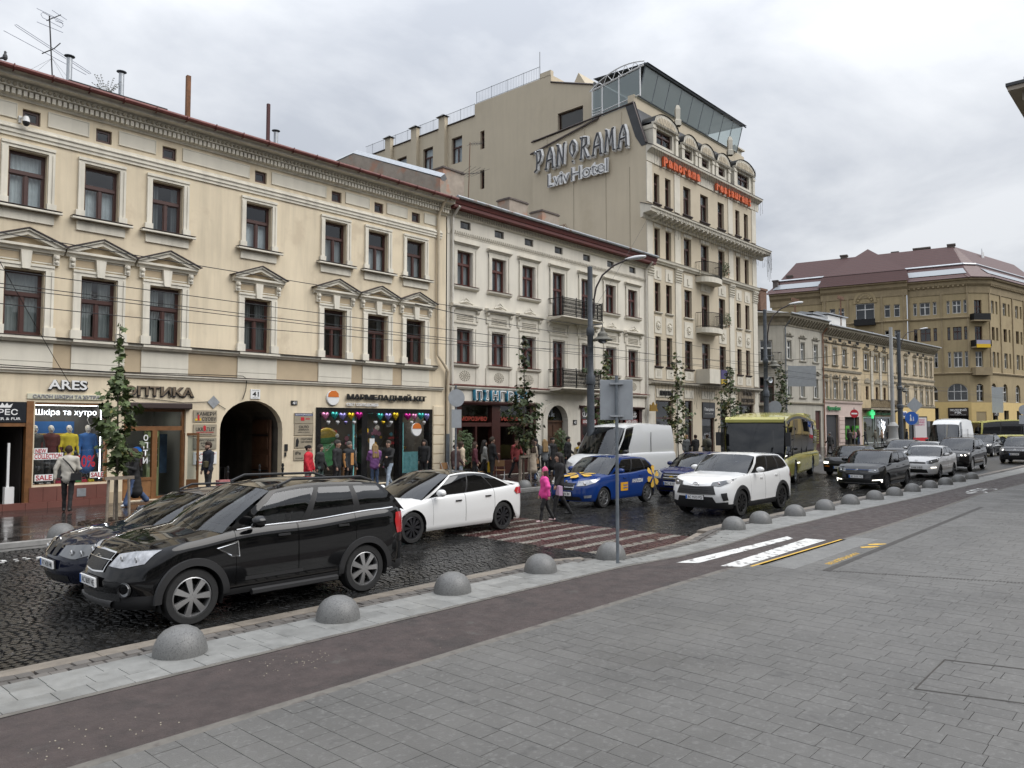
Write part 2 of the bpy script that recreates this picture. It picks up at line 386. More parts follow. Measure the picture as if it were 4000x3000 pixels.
for r_ in range(3):
 x = 0.5 + r_*0.13
 while x < 70:
  ln = random.choice((0.3, 0.34, 0.44, 0.5)); y0 = bu(x+ln/2) + 0.07; y1 = ky(x+ln/2) - 0.585; dw = (y1-y0)/3
  px_.append(x+ln/2); py_.append(y0 + dw*(r_+.5)); pw_.append(ln*1.006+.003); ph_.append(dw*1.05+.004); x += ln
V = stone_arrays(np.array(px_), np.array(py_), np.array([math.atan2(bu(q+.3)-bu(q-.3), .6) for q in px_]), np.array(pw_), np.array(ph_), z=0.12, zj=0.0015, inset=0.007, depth=0.03, jit=0.001)
V[:, :, :2] = V[:, :, :2]
pieces("granite_slab", V, M_lgr, walk, np.argsort(np.hypot(px_, py_))[:300])
strip("edging_strip", XS, lambda x: bu(x) - 0.005, lambda x: bu(x) + 0.065, 0.117, mat("edging", (0.13,0.12,0.105), 0.7, var=0.45, vscale=3, stain=((.06,.05,.045), 3, .52, .8)), parent=walk)
M_bike = mat("maroon_asphalt", (0.048,0.0345,0.0315), 0.62, var=0.3, vscale=5, bump=0.8, bscale=45, rvar=0.16, stain=((0.085,0.08,0.073), 2.4, 0.63, 0.7), stain2=((.018,.015,.014), 0.9, .6, .45))
bike = strip("cycle_path", XS, bl, bu, 0.112, M_bike, kind="structure")
M_wp = mat("worn_road_paint", (0.62,0.62,0.6), 0.6, var=0.12, vscale=6, bump=0.3, bscale=90, stain=((0.07,0.055,0.052), 7.0, 0.53, 0.9))
M_yp = mat("yellow_road_paint", (0.62,0.38,0.05), 0.6, var=0.15, vscale=8, stain=((0.2,0.19,0.17), 10, 0.62, 0.6))
def patch(name, pts, z, m, parent): b = MB(); b.add([(a, c, z) for a, c in pts], [tuple(range(len(pts)))]); return obj(name, b, m, parent)
patch("crossing_stripe", [(12.02,7.0),(12.25,6.7),(16.2,6.62),(16.42,6.84)], 0.117, M_wp, bike)
patch("crossing_stripe", [(12.25,6.28),(12.42,5.98),(16.45,6.02),(16.38,6.42)], 0.117, M_wp, bike)
b = MB()
for c0 in (31.6, 33.3): b.tube([(c0 + .42*math.cos(t), 6.22 + .3*math.sin(t), .118) for t in np.linspace(0, 2*math.pi, 20)[:-1]], .035, 4, loop=True)
for p_ in ([(31.6,6.22),(32.2,6.55),(32.9,6.5),(33.3,6.22)], [(32.2,6.55),(32.4,6.2),(33.3,6.22)], [(32.4,6.2),(31.95,6.55)]): b.tube([(a, c, .118) for a, c in p_], .035, 4)
for i in range(len(b.v)): b.v[i] = (b.v[i][0], b.v[i][1], 0.116 + (b.v[i][2]-.118)*.02)
obj("bicycle_symbol", b, M_wp, bike)
patch("direction_arrow", [(30.6,6.3),(31.0,6.12),(30.95,6.24),(31.4,6.2),(31.4,6.34),(30.95,6.36),(31.05,6.48)], 0.117, M_wp, bike)
b = MB()
for c0, c1, n_ in ((2.2, 6.5, 22), (4.45, 7.0, 46), (2.6, 6.6, 14), (6, 6.7, 8)):
 for i in range(n_):
  x = c0 + random.gauss(0, .28); y = c1 + random.gauss(0, .16)
  if bl(x)+.05 < y < bu(x)-.03:
   q = random.uniform(.002, .0055); b.box(x-q, x+q, y-q, y+q, .111, .112+q)
obj("scattered_grit", b, mat("grit", (0.36,0.32,0.25), 0.8), kind="stuff", label="pale crumbs of grit scattered on the maroon cycle path", category="grit")
M_plz = mat("plaza_slab_granite", (0.106,0.103,0.097), 0.5, var=0.2, vscale=.6, isl=0.055, bump=0.3, bscale=75, rvar=0.12, stain=((0.18,0.177,0.169), 22, 0.54, 0.5), stain2=((.05,.049,.047), 3.2, .66, .5))
plaza = strip("plaza", XS, lambda x: -120, lambda x: bl(x) - 0.02, 0.088, mat("plaza_joint", (0.015,0.015,0.015), 0.8), kind="structure")
strip("edging_strip", XS, lambda x: bl(x) - 0.11, lambda x: bl(x) + 0.005, 0.116, mat("edging", ), parent=plaza)
px_, py_, pw_, ph_ = [], [], [], []
x = 0.9; RW = 0.2285; k = 0
while x < 60:
 y = bl(x) - 0.115 - random.uniform(0, .0); ln0 = random.choice((.28,.345,.345,.34,.45)); first = random.uniform(.12, .34); ymin = -0.62 * max(x - 4, 0) - 1.0 - 0.1*x if x > 3 else 1.0
 ymin = max(ymin, -60)
 step = RW if x < 26 else RW*2
 while y > ymin:
  ln = first if first else ln0; first = 0
  if x > 26: ln *= 2
  cxm, cym = x + step/2, y - ln/2
  hatch = 7.8 < cxm < 9.0 and cym < 2.05 and cym > 1.2
  tact = 12.8 < cxm < 17.3 and cym > 5.2
  if not tact: px_.append(cxm); py_.append(cym); pw_.append(step - .001); ph_.append(ln - .001)
  y -= ln
 x += step
V = stone_arrays(np.array(px_), np.array(py_), np.zeros(len(px_)), np.array(pw_), np.array(ph_), z=0.12, zj=0.001, inset=0.0022, depth=0.03, jit=0.0006)
dd = np.hypot(px_, py_); P_ = np.array(px_)*.6712 - np.array(py_)*.7413; Fd = np.array(px_)*.7413 + np.array(py_)*.6712
inview = (Fd > 4.6) & (np.abs(P_) < Fd*.667)
pieces("plaza_slab", V, M_plz, plaza, np.argsort(np.where(inview, dd, 1e9))[:300])
b = MB(); b.box(12.8, 17.25, 5.22, 5.72, .06, .112)
for i in range(10): b.box(12.8, 17.25, 5.235 + i*.048, 5.262 + i*.048, .112, .121)
patch("slab_bed", [(12.55,5.0),(17.55,5.0),(17.55,5.78),(12.55,5.85)], .1185, M_plz, plaza); obj("tactile_paving", b, mat("tactile_slab", (0.2,0.2,0.195), 0.55, var=0.2, vscale=5), plaza)
patch("yellow_line", [(12.35,5.90),(12.42,5.78),(16.8,5.73),(16.75,5.84)], 0.1185, M_yp, plaza)
for x0 in (15.85, 16.3):
 patch("yellow_footprint", [(x0, 5.12), (x0+.14, 5.0), (x0+.38, 4.9), (x0+.42, 4.94), (x0+.3, 5.08), (x0+.1, 5.18)], 0.1235, M_yp, plaza)
o_ = text("painted_writing", "ВЕЛОДОРІЖКА", M_yp, 14.4, 4.98, .1235, 1.55, .13, plaza, bold=.02); o_.rotation_euler = (R(-90), 0, 0); o_.scale = (1, 1, -1)
M_drain = mat("drain_iron", (0.05,0.046,0.042), 0.6, 0.3, var=.3, vscale=8)
b = MB(); b.add([(13.0,4.72,.1225),(25.9,4.93,.1225),(25.9,5.05,.1225),(13.0,4.84,.1225)], [(0,1,2,3)]); obj("drain_channel", b, M_drain, plaza)
b = MB()
for i in range(74): y = 4.8 - i*.045; xx = 13.0 + (4.8-y)*.385; b.box(xx-.01, xx+.075, y-.012, y+.012, .119, .1235)
obj("slot_drain", b, M_drain, plaza)
b = MB()
for p0, p1 in (((7.79,2.08),(8.95,2.1)), ((8.95,2.1),(9.2,1.2)), ((7.79,2.08),(8.05,1.2)), ((8.05,1.2),(9.2,1.2))):
 b.tube([(p0[0],p0[1],.118),(p1[0],p1[1],.118)], .011, 4)
obj("service_cover_frame", b, M_drain, plaza)
M_fpv = mat("wet_far_paving", (0.035,0.031,0.029), 0.16, var=0.35, vscale=0.8, rvar=0.15, bump=0.05, bscale=6)
pav = strip("pavement", XS, lambda x: fk(x) + 0.1, lambda x: 25.6 if x < 57 else 60, 0.112, M_fpv, kind="structure")
b = MB()
for k in range(10):
 yv = 18.8 + k*.6; b.box(2, 56, yv, yv+.012, .108, .1125)
obj("paving_joints", b, mat("dry_joint"), pav, kind="stuff")
M_fk = mat("far_granite_kerb", (0.25,0.245,0.235), 0.45, var=0.25, vscale=4, isl=.1, bump=.2, bscale=70)
fkerb = strip("far_kerb", XS, lambda x: fk(x) - 0.02, lambda x: fk(x) + 0.2, 0.03, M_joint, kind="structure")
x = 2.0
while x < 56:
 ln = random.uniform(.9, 1.1); y0, y1 = fk(x), fk(x+ln)
 V = stone_arrays(np.array([x+ln/2]), np.array([(y0+y1)/2+.1]), np.array([math.atan2(y1-y0, ln)]), np.array([ln*1.02]), np.array([.23]), z=.125, zj=.004, inset=.012, depth=.2, jit=.003)
 c = V[0].mean(0); c[2] = 0; obj("kerb_stone", stones_mesh("kerb_stone", V-c), M_fk, fkerb, tuple(c)); x += ln
b = MB()
for i in range(150):
 x = random.uniform(2.5, 8.5); y = 16.65 + random.gauss(0, .09); q = random.uniform(.02, .04); b.box(x-q, x+q, y-q*.8, y+q*.8, .004, .0105)
obj("worn_line", b, M_wp, road, kind="stuff")
# ================= BUILDING LIBRARY =================
def arch_pts(xa, xb, zs, rise, n=14):
 c, a = (xa+xb)/2, (xb-xa)/2
 return [(c - a*math.cos(math.pi*i/n), zs + rise*math.sin(math.pi*i/n)) for i in range(n+1)]
def wall(mb, x0, x1, z0, z1, ops, y=0.0, dep=0.22, m=0, mr=0):
 "facade plane facing -y with openings (xa,xb,za,zb[,rise]) and their reveals"
 xs = sorted({x0, x1, *[o[0] for o in ops], *[o[1] for o in ops]}); zs = sorted({z0, z1, *[o[2] for o in ops], *[o[3] for o in ops]})
 xs = [v for v in xs if x0 <= v <= x1]; zs = [v for v in zs if z0 <= v <= z1]
 for i in range(len(xs)-1):
  run = None
  for j in range(len(zs)-1):
   cxm, czm = (xs[i]+xs[i+1])/2, (zs[j]+zs[j+1])/2
   if any(o[0] < cxm < o[1] and o[2] < czm < o[3] for o in ops):
    if run is not None: mb.add([(xs[i],y,run),(xs[i+1],y,run),(xs[i+1],y,zs[j]),(xs[i],y,zs[j])], [(0,1,2,3)], m); run = None
   elif run is None: run = zs[j]
  if run is not None: mb.add([(xs[i],y,run),(xs[i+1],y,run),(xs[i+1],y,zs[-1]),(xs[i],y,zs[-1])], [(0,1,2,3)], m)
 for o in ops:
  xa, xb, za, zb = o[:4]; y1 = y + dep; rise = o[4] if len(o) > 4 else 0; zt = zb - rise
  mb.add([(xa,y,za),(xa,y1,za),(xa,y1,zt),(xa,y,zt)], [(0,1,2,3)], mr); mb.add([(xb,y,za),(xb,y,zt),(xb,y1,zt),(xb,y1,za)], [(0,1,2,3)], mr)
  mb.add([(xa,y,za),(xb,y,za),(xb,y1,za),(xa,y1,za)], [(0,1,2,3)], mr)
  if not rise: mb.add([(xa,y,zb),(xa,y1,zb),(xb,y1,zb),(xb,y,zb)], [(0,1,2,3)], mr)
  else:
   A = arch_pts(xa, xb, zt, rise); n = len(A)
   for i in range(n-1):
    (a,b),(c,d) = A[i], A[i+1]
    mb.add([(a,y,b),(a,y1,b),(c,y1,d),(c,y,d)], [(0,1,2,3)], mr); mb.add([(a,y,b),(c,y,d),(c,y,zb),(a,y,zb)], [(0,1,2,3)], m)
_wc = {}
def win_parts(w, h, style, fr=0.06):
 k = (round(w,2), round(h,2), style)
 if k in _wc: return _wc[k]
 b = MB(); b.box(-w/2,-w/2+fr,0,.07,0,h); b.box(w/2-fr,w/2,0,.07,0,h); b.box(-w/2+fr,w/2-fr,0,.07,0,fr*1.3); b.box(-w/2+fr,w/2-fr,0,.07,h-fr,h)
 tz = h*(0.63 if style in 'AB' else 0.68)
 P = []
 def sash(x0, x1, z0, z1, t=.035):
  b.box(x0,x0+t,.015,.055,z0,z1); b.box(x1-t,x1,.015,.055,z0,z1); b.box(x0+t,x1-t,.015,.055,z0,z0+t); b.box(x0+t,x1-t,.015,.055,z1-t,z1)
  P.append((x0+t,x1-t,z0+t,z1-t))
 if style == 'P': P.append((-w/2+fr, w/2-fr, fr*1.3, h-fr))
 elif style == 'N':   # narrow: transom only
  b.box(-w/2+fr,w/2-fr,-.03,.08,tz-.04,tz+.04); sash(-w/2+fr,w/2-fr,fr*1.3,tz-.04); sash(-w/2+fr,w/2-fr,tz+.04,h-fr)
 else:
  b.box(-w/2+fr,w/2-fr,-.03,.08,tz-.045,tz+.045); b.box(-.04,.04,-.01,.075,fr*1.3,tz-.045)
  sash(-w/2+fr,-.04,fr*1.3,tz-.045); sash(.04,w/2-fr,fr*1.3,tz-.045)
  if style == 'B': b.box(-.035,.035,-.005,.07,tz+.045,h-fr); sash(-w/2+fr,-.035,tz+.045,h-fr); sash(.035,w/2-fr,tz+.045,h-fr)
  else: sash(-w/2+fr,w/2-fr,tz+.045,h-fr)
 fm = b.mesh("window"); pm = []
 for x0,x1,z0,z1 in P:
  q = MB(); q.add([(x0,.035,z0),(x1,.035,z0),(x1,.035,z1),(x0,.035,z1)], [(0,1,2,3)]); pm.append(q.mesh("pane"))
 _wc[k] = (fm, pm); return _wc[k]
M_curt = [mat("grey_curtain", (0.33,0.34,0.34), 0.9, var=0.1), mat("white_net_curtain", (0.62,0.64,0.66), 0.9, var=0.12, vscale=6), mat("beige_curtain", (0.3,0.28,0.24), 0.9, var=.1), mat("dim_curtain", (0.18,0.185,0.185), 0.9, var=.15)]
_cc = {}
def curtain_mesh(w, h, kind):
 k = (round(w,2), round(h,2), kind)
 if k in _cc: return _cc[k]
 b = MB(); n = 40
 def sheet(x0, x1, z0, z1, f, amp):
  P = [[(x0+(x1-x0)*i/n, .17 + amp*math.sin(f*i/n*6.28+kind) + .4*amp*math.sin(f*2.3*i/n*6.28), z) for i in range(n+1)] for z in (z0, z1)]
  b.grid(P)
 if kind == 0: sheet(-w/2,w/2,.02,h-.02, 9, .02)
 elif kind == 1: sheet(-w/2,-.08,.02,h-.02,5,.02); sheet(.1,w/2,.02,h-.02,4,.025)
 elif kind == 2: sheet(-w/2,w/2,.02,h*.63,11,.015)
 else: sheet(-w/2,-w/6,.02,h-.02,4,.03); sheet(w/4,w/2,.02,h-.02,3,.03)
 _cc[k] = b.mesh("curtain", True); return _cc[k]
def window(parent, x, z, w, h, style, M_fr, y=0.16, cur=None, curmat=None, gl=None, rz=0):
 fm, pm = win_parts(w, h, style); o = obj("window", fm, M_fr, parent, (x, y, z))
 for p in pm: obj("pane", p, gl or M_glass, o)
 if cur is not None: obj("curtain", curtain_mesh(w, h, cur).copy(), M_curt[curmat if curmat is not None else cur % 4], o)
 return o
M_brown = mat("brown_window_wood", (0.058,0.021,0.016), 0.4, var=0.15, vscale=5)
M_wwood = mat("white_window_wood", (0.62,0.62,0.6), 0.45)
M_metal_dk = mat("dark_sheet_metal", (0.06,0.045,0.042), 0.45, 0.3, var=.25, vscale=3)
# ================= CREAM CORNER HOUSE (no. 41) =================
FY = 25.1
M_crm = mat("cream_stucco", (0.74,0.635,0.465), 0.85, var=0.07, vscale=0.5, streak=0.2, bump=0.15, bscale=60, stain=((0.56,0.46,0.33), 0.9, 0.57, 0.55))
M_trim = mat("ivory_trim", (0.75,0.705,0.60), 0.8, var=0.09, vscale=1.5, streak=0.24, bump=0.08, bscale=70)
M_trimw = mat("pale_panel_plaster", (0.70,0.66,0.56), 0.85, var=0.06, vscale=1.2, streak=0.1)
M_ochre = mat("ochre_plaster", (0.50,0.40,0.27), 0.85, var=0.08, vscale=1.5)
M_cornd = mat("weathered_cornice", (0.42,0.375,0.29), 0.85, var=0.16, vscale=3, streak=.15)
M_redgut = mat("rusty_red_gutter", (0.115,0.03,0.024), 0.5, 0.2, var=0.3, vscale=3, stain=((0.2,0.1,0.06), 4, .62, .6))
M_roofd = mat("dark_roofing_felt", (0.03,0.028,0.028), 0.8, var=.3)
house = thing("corner_house", "long three-storey cream house with seven pedimented windows and an arched gateway", "building", (0, FY, 0))
WX = [6.82, 8.83, 10.86, 14.13, 17.42, 19.49, 21.51]
HW = [.5] * 7
WL0, WL1, WU0, WU1 = 5.1, 6.97, 8.76, 10.42
AX = [6.87, 8.85, 10.88, 14.18, 17.44, 19.52, 21.52]
X0C, X1C = 1.5, 23.3
XL = [4.8] + WX; XA = [4.85] + AX; XL = [2.8] + XL; XA = [2.85] + XA
ops = [(x-.5, x+.5, WL0, WL1) for x in XL] + [(x-.49, x+.49, WU0, WU1) for x in XL] + [(x-.23, x+.23, 11.24, 11.66) for x in XA]
ops += [(4.2, 7.05, .14, 3.17), (7.2, 9.2, .78, 3.17), (9.66, 11.62, .14, 3.02), (12.81, 15.21, .13, 3.37, 1.02), (16.62, 22.5, .13, 3.17)]
b = MB(); wall(b, X0C, X1C, 0.05, 12.3, ops, dep=.3)
b.add([(X1C,0,0),(X1C,12,0),(X1C,12,12.3),(X1C,0,12.3)], [(0,1,2,3)]); b.add([(X0C,0,0),(X0C,0,12.3),(X0C,12,12.3),(X0C,12,0)], [(0,1,2,3)])
obj("facade_wall", b, M_crm, house)
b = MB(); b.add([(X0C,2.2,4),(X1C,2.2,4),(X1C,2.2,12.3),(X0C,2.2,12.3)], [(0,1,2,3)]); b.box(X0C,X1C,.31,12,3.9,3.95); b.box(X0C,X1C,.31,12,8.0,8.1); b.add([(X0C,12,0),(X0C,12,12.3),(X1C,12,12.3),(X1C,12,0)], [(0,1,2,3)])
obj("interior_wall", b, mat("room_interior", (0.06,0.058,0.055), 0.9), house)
b = MB(); b.add([(X0C,-.7,12.49),(X1C,-.7,12.49),(X1C,6,14.3),(X0C,6,14.3)], [(0,1,2,3)]); b.add([(X0C,6,14.3),(X1C,6,14.3),(X1C,12,12.3),(X0C,12,12.3)], [(0,1,2,3)])
obj("roof", b, M_roofd, house)
def jamb(mb, xo, xi, z0, z1, d=.06):
 for s in (-1, 1):
  a0, a1 = sorted((s*xo, s*xi)); mb.box(a0, a1, -d, 0.01, z0, z1); m0, m1 = sorted((s*(xo-.005), s*(xo-.07))); mb.box(m0, m1, -d-.03, -d, z0, z1)
lo = MB(); jamb(lo, .75, .525, .25, 1.9, .07); lo.box(-.75,.75,-.07,.01,1.9,2.06); lo.box(-.75,.75,-.1,-.07,2.0,2.07)
for s in (-1, 1): a0, a1 = sorted((s*.80, s*.5)); lo.box(a0, a1, -.13, .01, -.02, .25)
lo_m = lo.mesh("surround")
up = MB(); jamb(up, .69, .515, .24, 1.70, .055); up.box(-.69,.69,-.055,.01,1.70,1.87); up.box(-.695,.695,-.09,-.055,1.79,1.872)
for s in (-1, 1): a0, a1 = sorted((s*.74, s*.49)); up.box(a0, a1, -.1, .01, -.02, .24)
up_m = up.mesh("surround")
sl = MB(); sl.px([(0.01,0),(-.1,0),(-.12,-.03),(-.22,-.05),(-.24,-.03),(-.24,0.02),(0.01,.05)], -.87, .87, 0); sl.box(-.70,.70,-.06,.01,-.34,-.05,0); sl.box(-.87,.87,-.25,.01,.051,.062,1)
sl_m = sl.mesh("sill")
pe = MB()   # pediment, z relative to window bottom 5.1 -> base 7.53
pe.px([(0.01,2.43),(-.1,2.43),(-.14,2.5),(-.22,2.53),(-.22,2.6),(.01,2.6)], -.98, .98)
for s in (-1, 1):
 pe.py([(s*1.02,2.60),(0,3.0),(0,2.87),(s*.70,2.60)][::s], -.24, .01); pe.py([(s*1.0,2.645),(0,3.035),(0,2.985),(s*.98,2.60)][::s], -.30, .01)
 a0, a1 = sorted((s*.72, s*.86)); pe.box(a0-.01, a1+.01, -.1, .01, 2.1, 2.43); pe.lathe([(.0,-.2),(.05,-.19),(.075,-.15),(.08,-.1)], 8, (s*.79,0,2.33), 'y'); pe.lathe([(.0,-.17),(.05,-.15),(.06,-.1)], 8, (s*.79,0,2.2), 'y')
 pe.box(min(s*.16,s*.68), max(s*.16,s*.68), -.035, .01, 2.38, 2.42); pe.box(min(s*.16,s*.68), max(s*.16,s*.68), -.035, .01, 2.12, 2.16)
pe.py([(-.10,1.90),(.10,1.90),(.145,2.43),(-.145,2.43)], -.15, .01)
pe_m = pe.mesh("pediment")
pc = MB()
for s in (-1, 1): pc.py([(s*1.05,2.63),(0,3.045),(0,3.075),(s*1.08,2.655)][::s], -.34, .01)
pc_m = pc.mesh("capping")
ty = MB(); ty.py([(-.70,2.602),(.70,2.602),(0,2.87)], -.03, .01); ty.box(-.69,-.15,-.02,.01,2.17,2.37); ty.box(.15,.69,-.02,.01,2.17,2.37); ty_m = ty.mesh("tympanum")
cs = [None, 0, 0, 2, 2, 0, 0, 3, 1, 1]; cu_ = [1, 1, 1, 1, 3, 1, 2, 2, 1, 1]
for i, x in enumerate(XL):
 wd = window(house, x, WL0, 1.0, WL1-WL0, 'A', M_brown, y=.2, cur=[0,0,0,1,1,1,3,3,3][i], curmat=[0,0,0,0,0,3,3,3,3][i])
 for nm, me, mm in (("surround", lo_m, M_trim), ("pediment", pe_m, M_trim), ("tympanum", ty_m, M_ochre), ("capping", pc_m, M_metal_dk)): obj(nm, me, mm, wd, (0,-.2,0))
 wd = window(house, x, WU0, .98, WU1-WU0, 'A', M_brown, y=.18, cur=[0,0,0,2,3,2,2,2,2][i], curmat=[1,1,1,1,3,1,0,1,0][i])
 obj("surround", up_m, M_trim, wd, (0,-.18,0)); obj("sill", sl_m, [M_trim, M_metal_dk], wd, (0,-.18,-.03))
at = MB(); at.box(-.23,-.15,.1,.16,0,.42); at.box(.15,.23,.1,.16,0,.42); at.box(-.15,.15,.1,.16,0,.1); at.box(-.15,.15,.1,.16,.33,.42); at_m = at.mesh("attic_window")
ap = MB(); ap.add([(-.15,.13,.1),(.15,.13,.1),(.15,.13,.33),(-.15,.13,.33)], [(0,1,2,3)]); ap_m = ap.mesh("pane")
for x in XA: o = obj("attic_window", at_m, M_brown, house, (x,0,11.24)); obj("pane", ap_m, M_glass, o)
for xa, xb in ((3.0,4.5),(5.1,6.5),(7.29,8.42),(9.28,10.43),(11.31,13.73),(14.6,16.95),(17.85,19.03),(19.92,21.03),(21.98,22.7)):
 q = MB(); q.box(xa,xb,-.025,.01,11.3,11.75)
 for r_ in ((xa,xb,11.3,11.325),(xa,xb,11.725,11.75)): q.box(r_[0],r_[1],-.04,-.025,r_[2],r_[3])
 for r_ in ((xa,xa+.025),(xb-.025,xb)): q.box(r_[0],r_[1],-.04,-.025,11.325,11.725)
 obj("attic_panel", q, M_trimw, house)
for i, x in enumerate(XL):
 a, c = x-.74, x+.78
 q = MB(); q.box(a,c,-.05,.01,4.35,4.9); q.box(a,c,-.04,.01,4.14,4.345); obj("apron_panel", q, M_trimw, house)
 obj("string_break", MB().px([(-.16,4.9),(-.2,4.94),(-.25,4.98),(-.25,5.05),(-.16,5.06)], a-.02, c+.02), M_trim, house)
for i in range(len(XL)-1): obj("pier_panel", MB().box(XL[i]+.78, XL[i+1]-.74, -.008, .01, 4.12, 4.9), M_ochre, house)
obj("string_course", MB().px([(.01,4.0),(-.06,4.0),(-.08,4.05),(-.13,4.08),(-.13,4.12),(.01,4.15)], X0C, 23.1), M_trim, house)
obj("string_flashing", MB().px([(.01,4.151),(-.14,4.121),(-.14,4.13),(.01,4.17)], X0C, 23.1), M_metal_dk, house)
obj("sill_course", MB().px([(.01,4.9),(-.08,4.9),(-.12,4.95),(-.18,4.98),(-.18,5.06),(.01,5.09)], X0C, 22.7), M_trim, house)
obj("sill_flashing", MB().px([(.01,5.091),(-.26,5.061),(-.27,5.069),(.01,5.108)], X0C, 22.75), M_metal_dk, house)
obj("attic_course", MB().px([(.01,10.78),(-.05,10.78),(-.05,10.86),(-.09,10.88),(-.09,10.97),(-.13,11.0),(-.13,11.03),(-.05,11.08),(-.04,11.15),(.01,11.15)], X0C, 23.0), M_trim, house)
obj("cornice", MB().px([(.01,11.86),(-.05,11.86),(-.07,11.92),(-.12,11.94),(-.12,12.10),(-.3,12.12),(-.3,12.28),(-.36,12.3),(-.58,12.32),(-.58,12.40),(-.62,12.42),(-.66,12.46),(-.7,12.48),(.01,12.62)], X0C, 23.3), M_trim, house)
dm = MB().box(-.048,.048,-.24,-.12,11.945,12.10).mesh("dentil"); em = MB().lathe([(0,-.375),(.035,-.365),(.055,-.335),(.058,-.3)], 10, (0,0,12.2), 'y').mesh("egg_ornament", True)
for k in range(122):
 x = 5.3 + .148*k
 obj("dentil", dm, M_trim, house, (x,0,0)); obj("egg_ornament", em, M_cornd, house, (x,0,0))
obj("gutter", MB().tube([(X0C,-.76,12.49),(23.33,-.76,12.49)], .08, 8), M_redgut, house, smooth=40)
gb = MB().tube([(0,-.68,12.4),(0,-.78,12.38),(0,-.87,12.45),(0,-.86,12.55)], .02, 5).mesh("gutter_bracket")
for k in range(19): obj("gutter_bracket", gb, M_redgut, house, (5.2+k*.98,0,0))
M_pipe = mat("cream_drainpipe", (0.58,0.49,0.36), 0.5, var=.1)
obj("drainpipe", MB().tube([(22.75,-.62,12.45),(22.75,-.2,11.95),(22.73,-.12,11.6),(22.73,-.12,5.55),(23.0,-.2,5.2),(23.3,-.18,4.85),(23.32,-.14,4.5),(23.32,-.14,.3)], .065, 8), M_pipe, house, smooth=40)
obj("drainpipe_base", MB().tube([(23.32,-.14,.12),(23.32,-.14,2.1)], .085, 8), M_greymetal, house, smooth=40)
q = MB()
for k in range(7): q.px([(.01,.4+k*.42),(-.04,.41+k*.42),(-.04,.79+k*.42),(.01,.8+k*.42)], 22.56, 23.22)
obj("rusticated_pier", q, M_crm, house)
for p_ in ((9.23,9.64),(15.25,16.6),(11.64,12.79)): obj("plinth", MB().box(p_[0],p_[1],-.03,.01,.05,.45), M_ochre, house)
# ---- archway
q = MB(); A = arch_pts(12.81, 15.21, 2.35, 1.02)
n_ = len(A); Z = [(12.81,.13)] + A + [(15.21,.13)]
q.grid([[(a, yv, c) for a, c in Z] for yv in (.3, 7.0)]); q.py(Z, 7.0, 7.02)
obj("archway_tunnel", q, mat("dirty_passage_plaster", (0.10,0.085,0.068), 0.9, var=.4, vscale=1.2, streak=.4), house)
M_gate = mat("old_brown_door_wood", (0.075,0.035,0.018), 0.55, var=.3, vscale=4)
gate = obj("gate_leaf", MB().box(0,.08,0,1.25,.14,2.7), M_gate, house, (15.02,.55,0))
for z in (.3,.95,1.6,2.2): obj("gate_panel", MB().box(-.03,0,.12,1.12,z,z+.45), M_gate, gate)
obj("gate_strap", MB().box(-.045,-.03,.05,1.2,.8,.85).box(-.045,-.03,.05,1.2,2.1,2.15), M_iron, gate)
for dx in (0, .32, .5): obj("meter_box", MB().box(14.1+dx,14.25+dx,6.9,7.0,1.3,1.65), mat("meter_grey", (.2,.2,.19), .6), house)
obj("passage_conduit", MB().tube([(13.4,6.9,3.0),(13.4,6.9,1.6),(13.3,6.9,.6)], .02, 5).tube([(14.5,6.9,.2),(14.5,6.9,3.1)], .025, 5), M_iron, house)
q = MB(); q.tube([(6,-.16,4.2),(9,-.15,4.14),(12.5,-.15,4.2),(13.55,-.14,4.21),(13.72,-.1,4.12),(13.7,-.06,3.7),(13.6,-.05,3.4)], .014, 5)
q.tube([(9.7,-.03,3.42),(11.5,-.03,3.24),(12.55,-.03,3.3),(13.0,-.03,3.05)], .01, 4); q.tube([(16.47,-.03,3.0),(16.49,-.03,2.3),(16.45,-.03,1.9)], .01, 4)
obj("wall_cable", q, M_iron, house)
ob_ = obj("ceiling_lamp_plate", MB().py([(12.55,3.5),(12.77,3.28),(12.55,3.06),(12.33,3.28)], -.04, -.02), M_steel, house)
# ---------------- leather shop (left of the cream house)
M_oak = mat("golden_brown_frame", (0.19,0.085,0.03), 0.45, var=.25, vscale=6)
M_maroon = mat("maroon_tile", (0.17,0.065,0.05), 0.5, var=.12, isl=.05)
def frame_rect(b, x0, x1, z0, z1, t, y0, y1):
 b.box(x0,x0+t,y0,y1,z0,z1); b.box(x1-t,x1,y0,y1,z0,z1); b.box(x0+t,x1-t,y0,y1,z0,z0+t); b.box(x0+t,x1-t,y0,y1,z1-t,z1)
def quadm(x0, x1, z0, z1, y): return MB().add([(x0,y,z0),(x1,y,z0),(x1,y,z1),(x0,y,z1)], [(0,1,2,3)])
shop = thing("leather_shopfront", "wooden leather shop front with display window of mannequins left of the tree", "shop front", (0, FY, 0))
q = MB(); frame_rect(q, 7.05, 9.22, .70, 3.19, .09, .02, .16); q.box(6.98,7.16,-.03,.2,.14,3.2); q.box(4.2,6.98,.0,.16,2.47,2.57); obj("timber_frame", q, M_oak, shop)
obj("display_pane", quadm(7.16, 9.12, .8, 3.1, .08), glass("shop_glass", (.85,.88,.88)), shop)
obj("display_floor", MB().box(7.2, 9.2, .17, 1.5, .68, .74), M_white, shop)
obj("display_back", MB().box(7.1, 9.3, 1.5, 1.55, .1, 3.3).box(7.08,7.12,.31,1.5,.1,3.3).box(9.22,9.26,.31,1.5,.1,3.3).box(7.1,9.3,.31,1.55,3.18,3.22), mat("grey_display", (.11,.11,.115), .8), shop)
for k in range(6): obj("plinth_tile", MB().box(7.1+k*.36, 7.1+k*.36+.352, -.05, .05, .3, .72), M_maroon, shop)
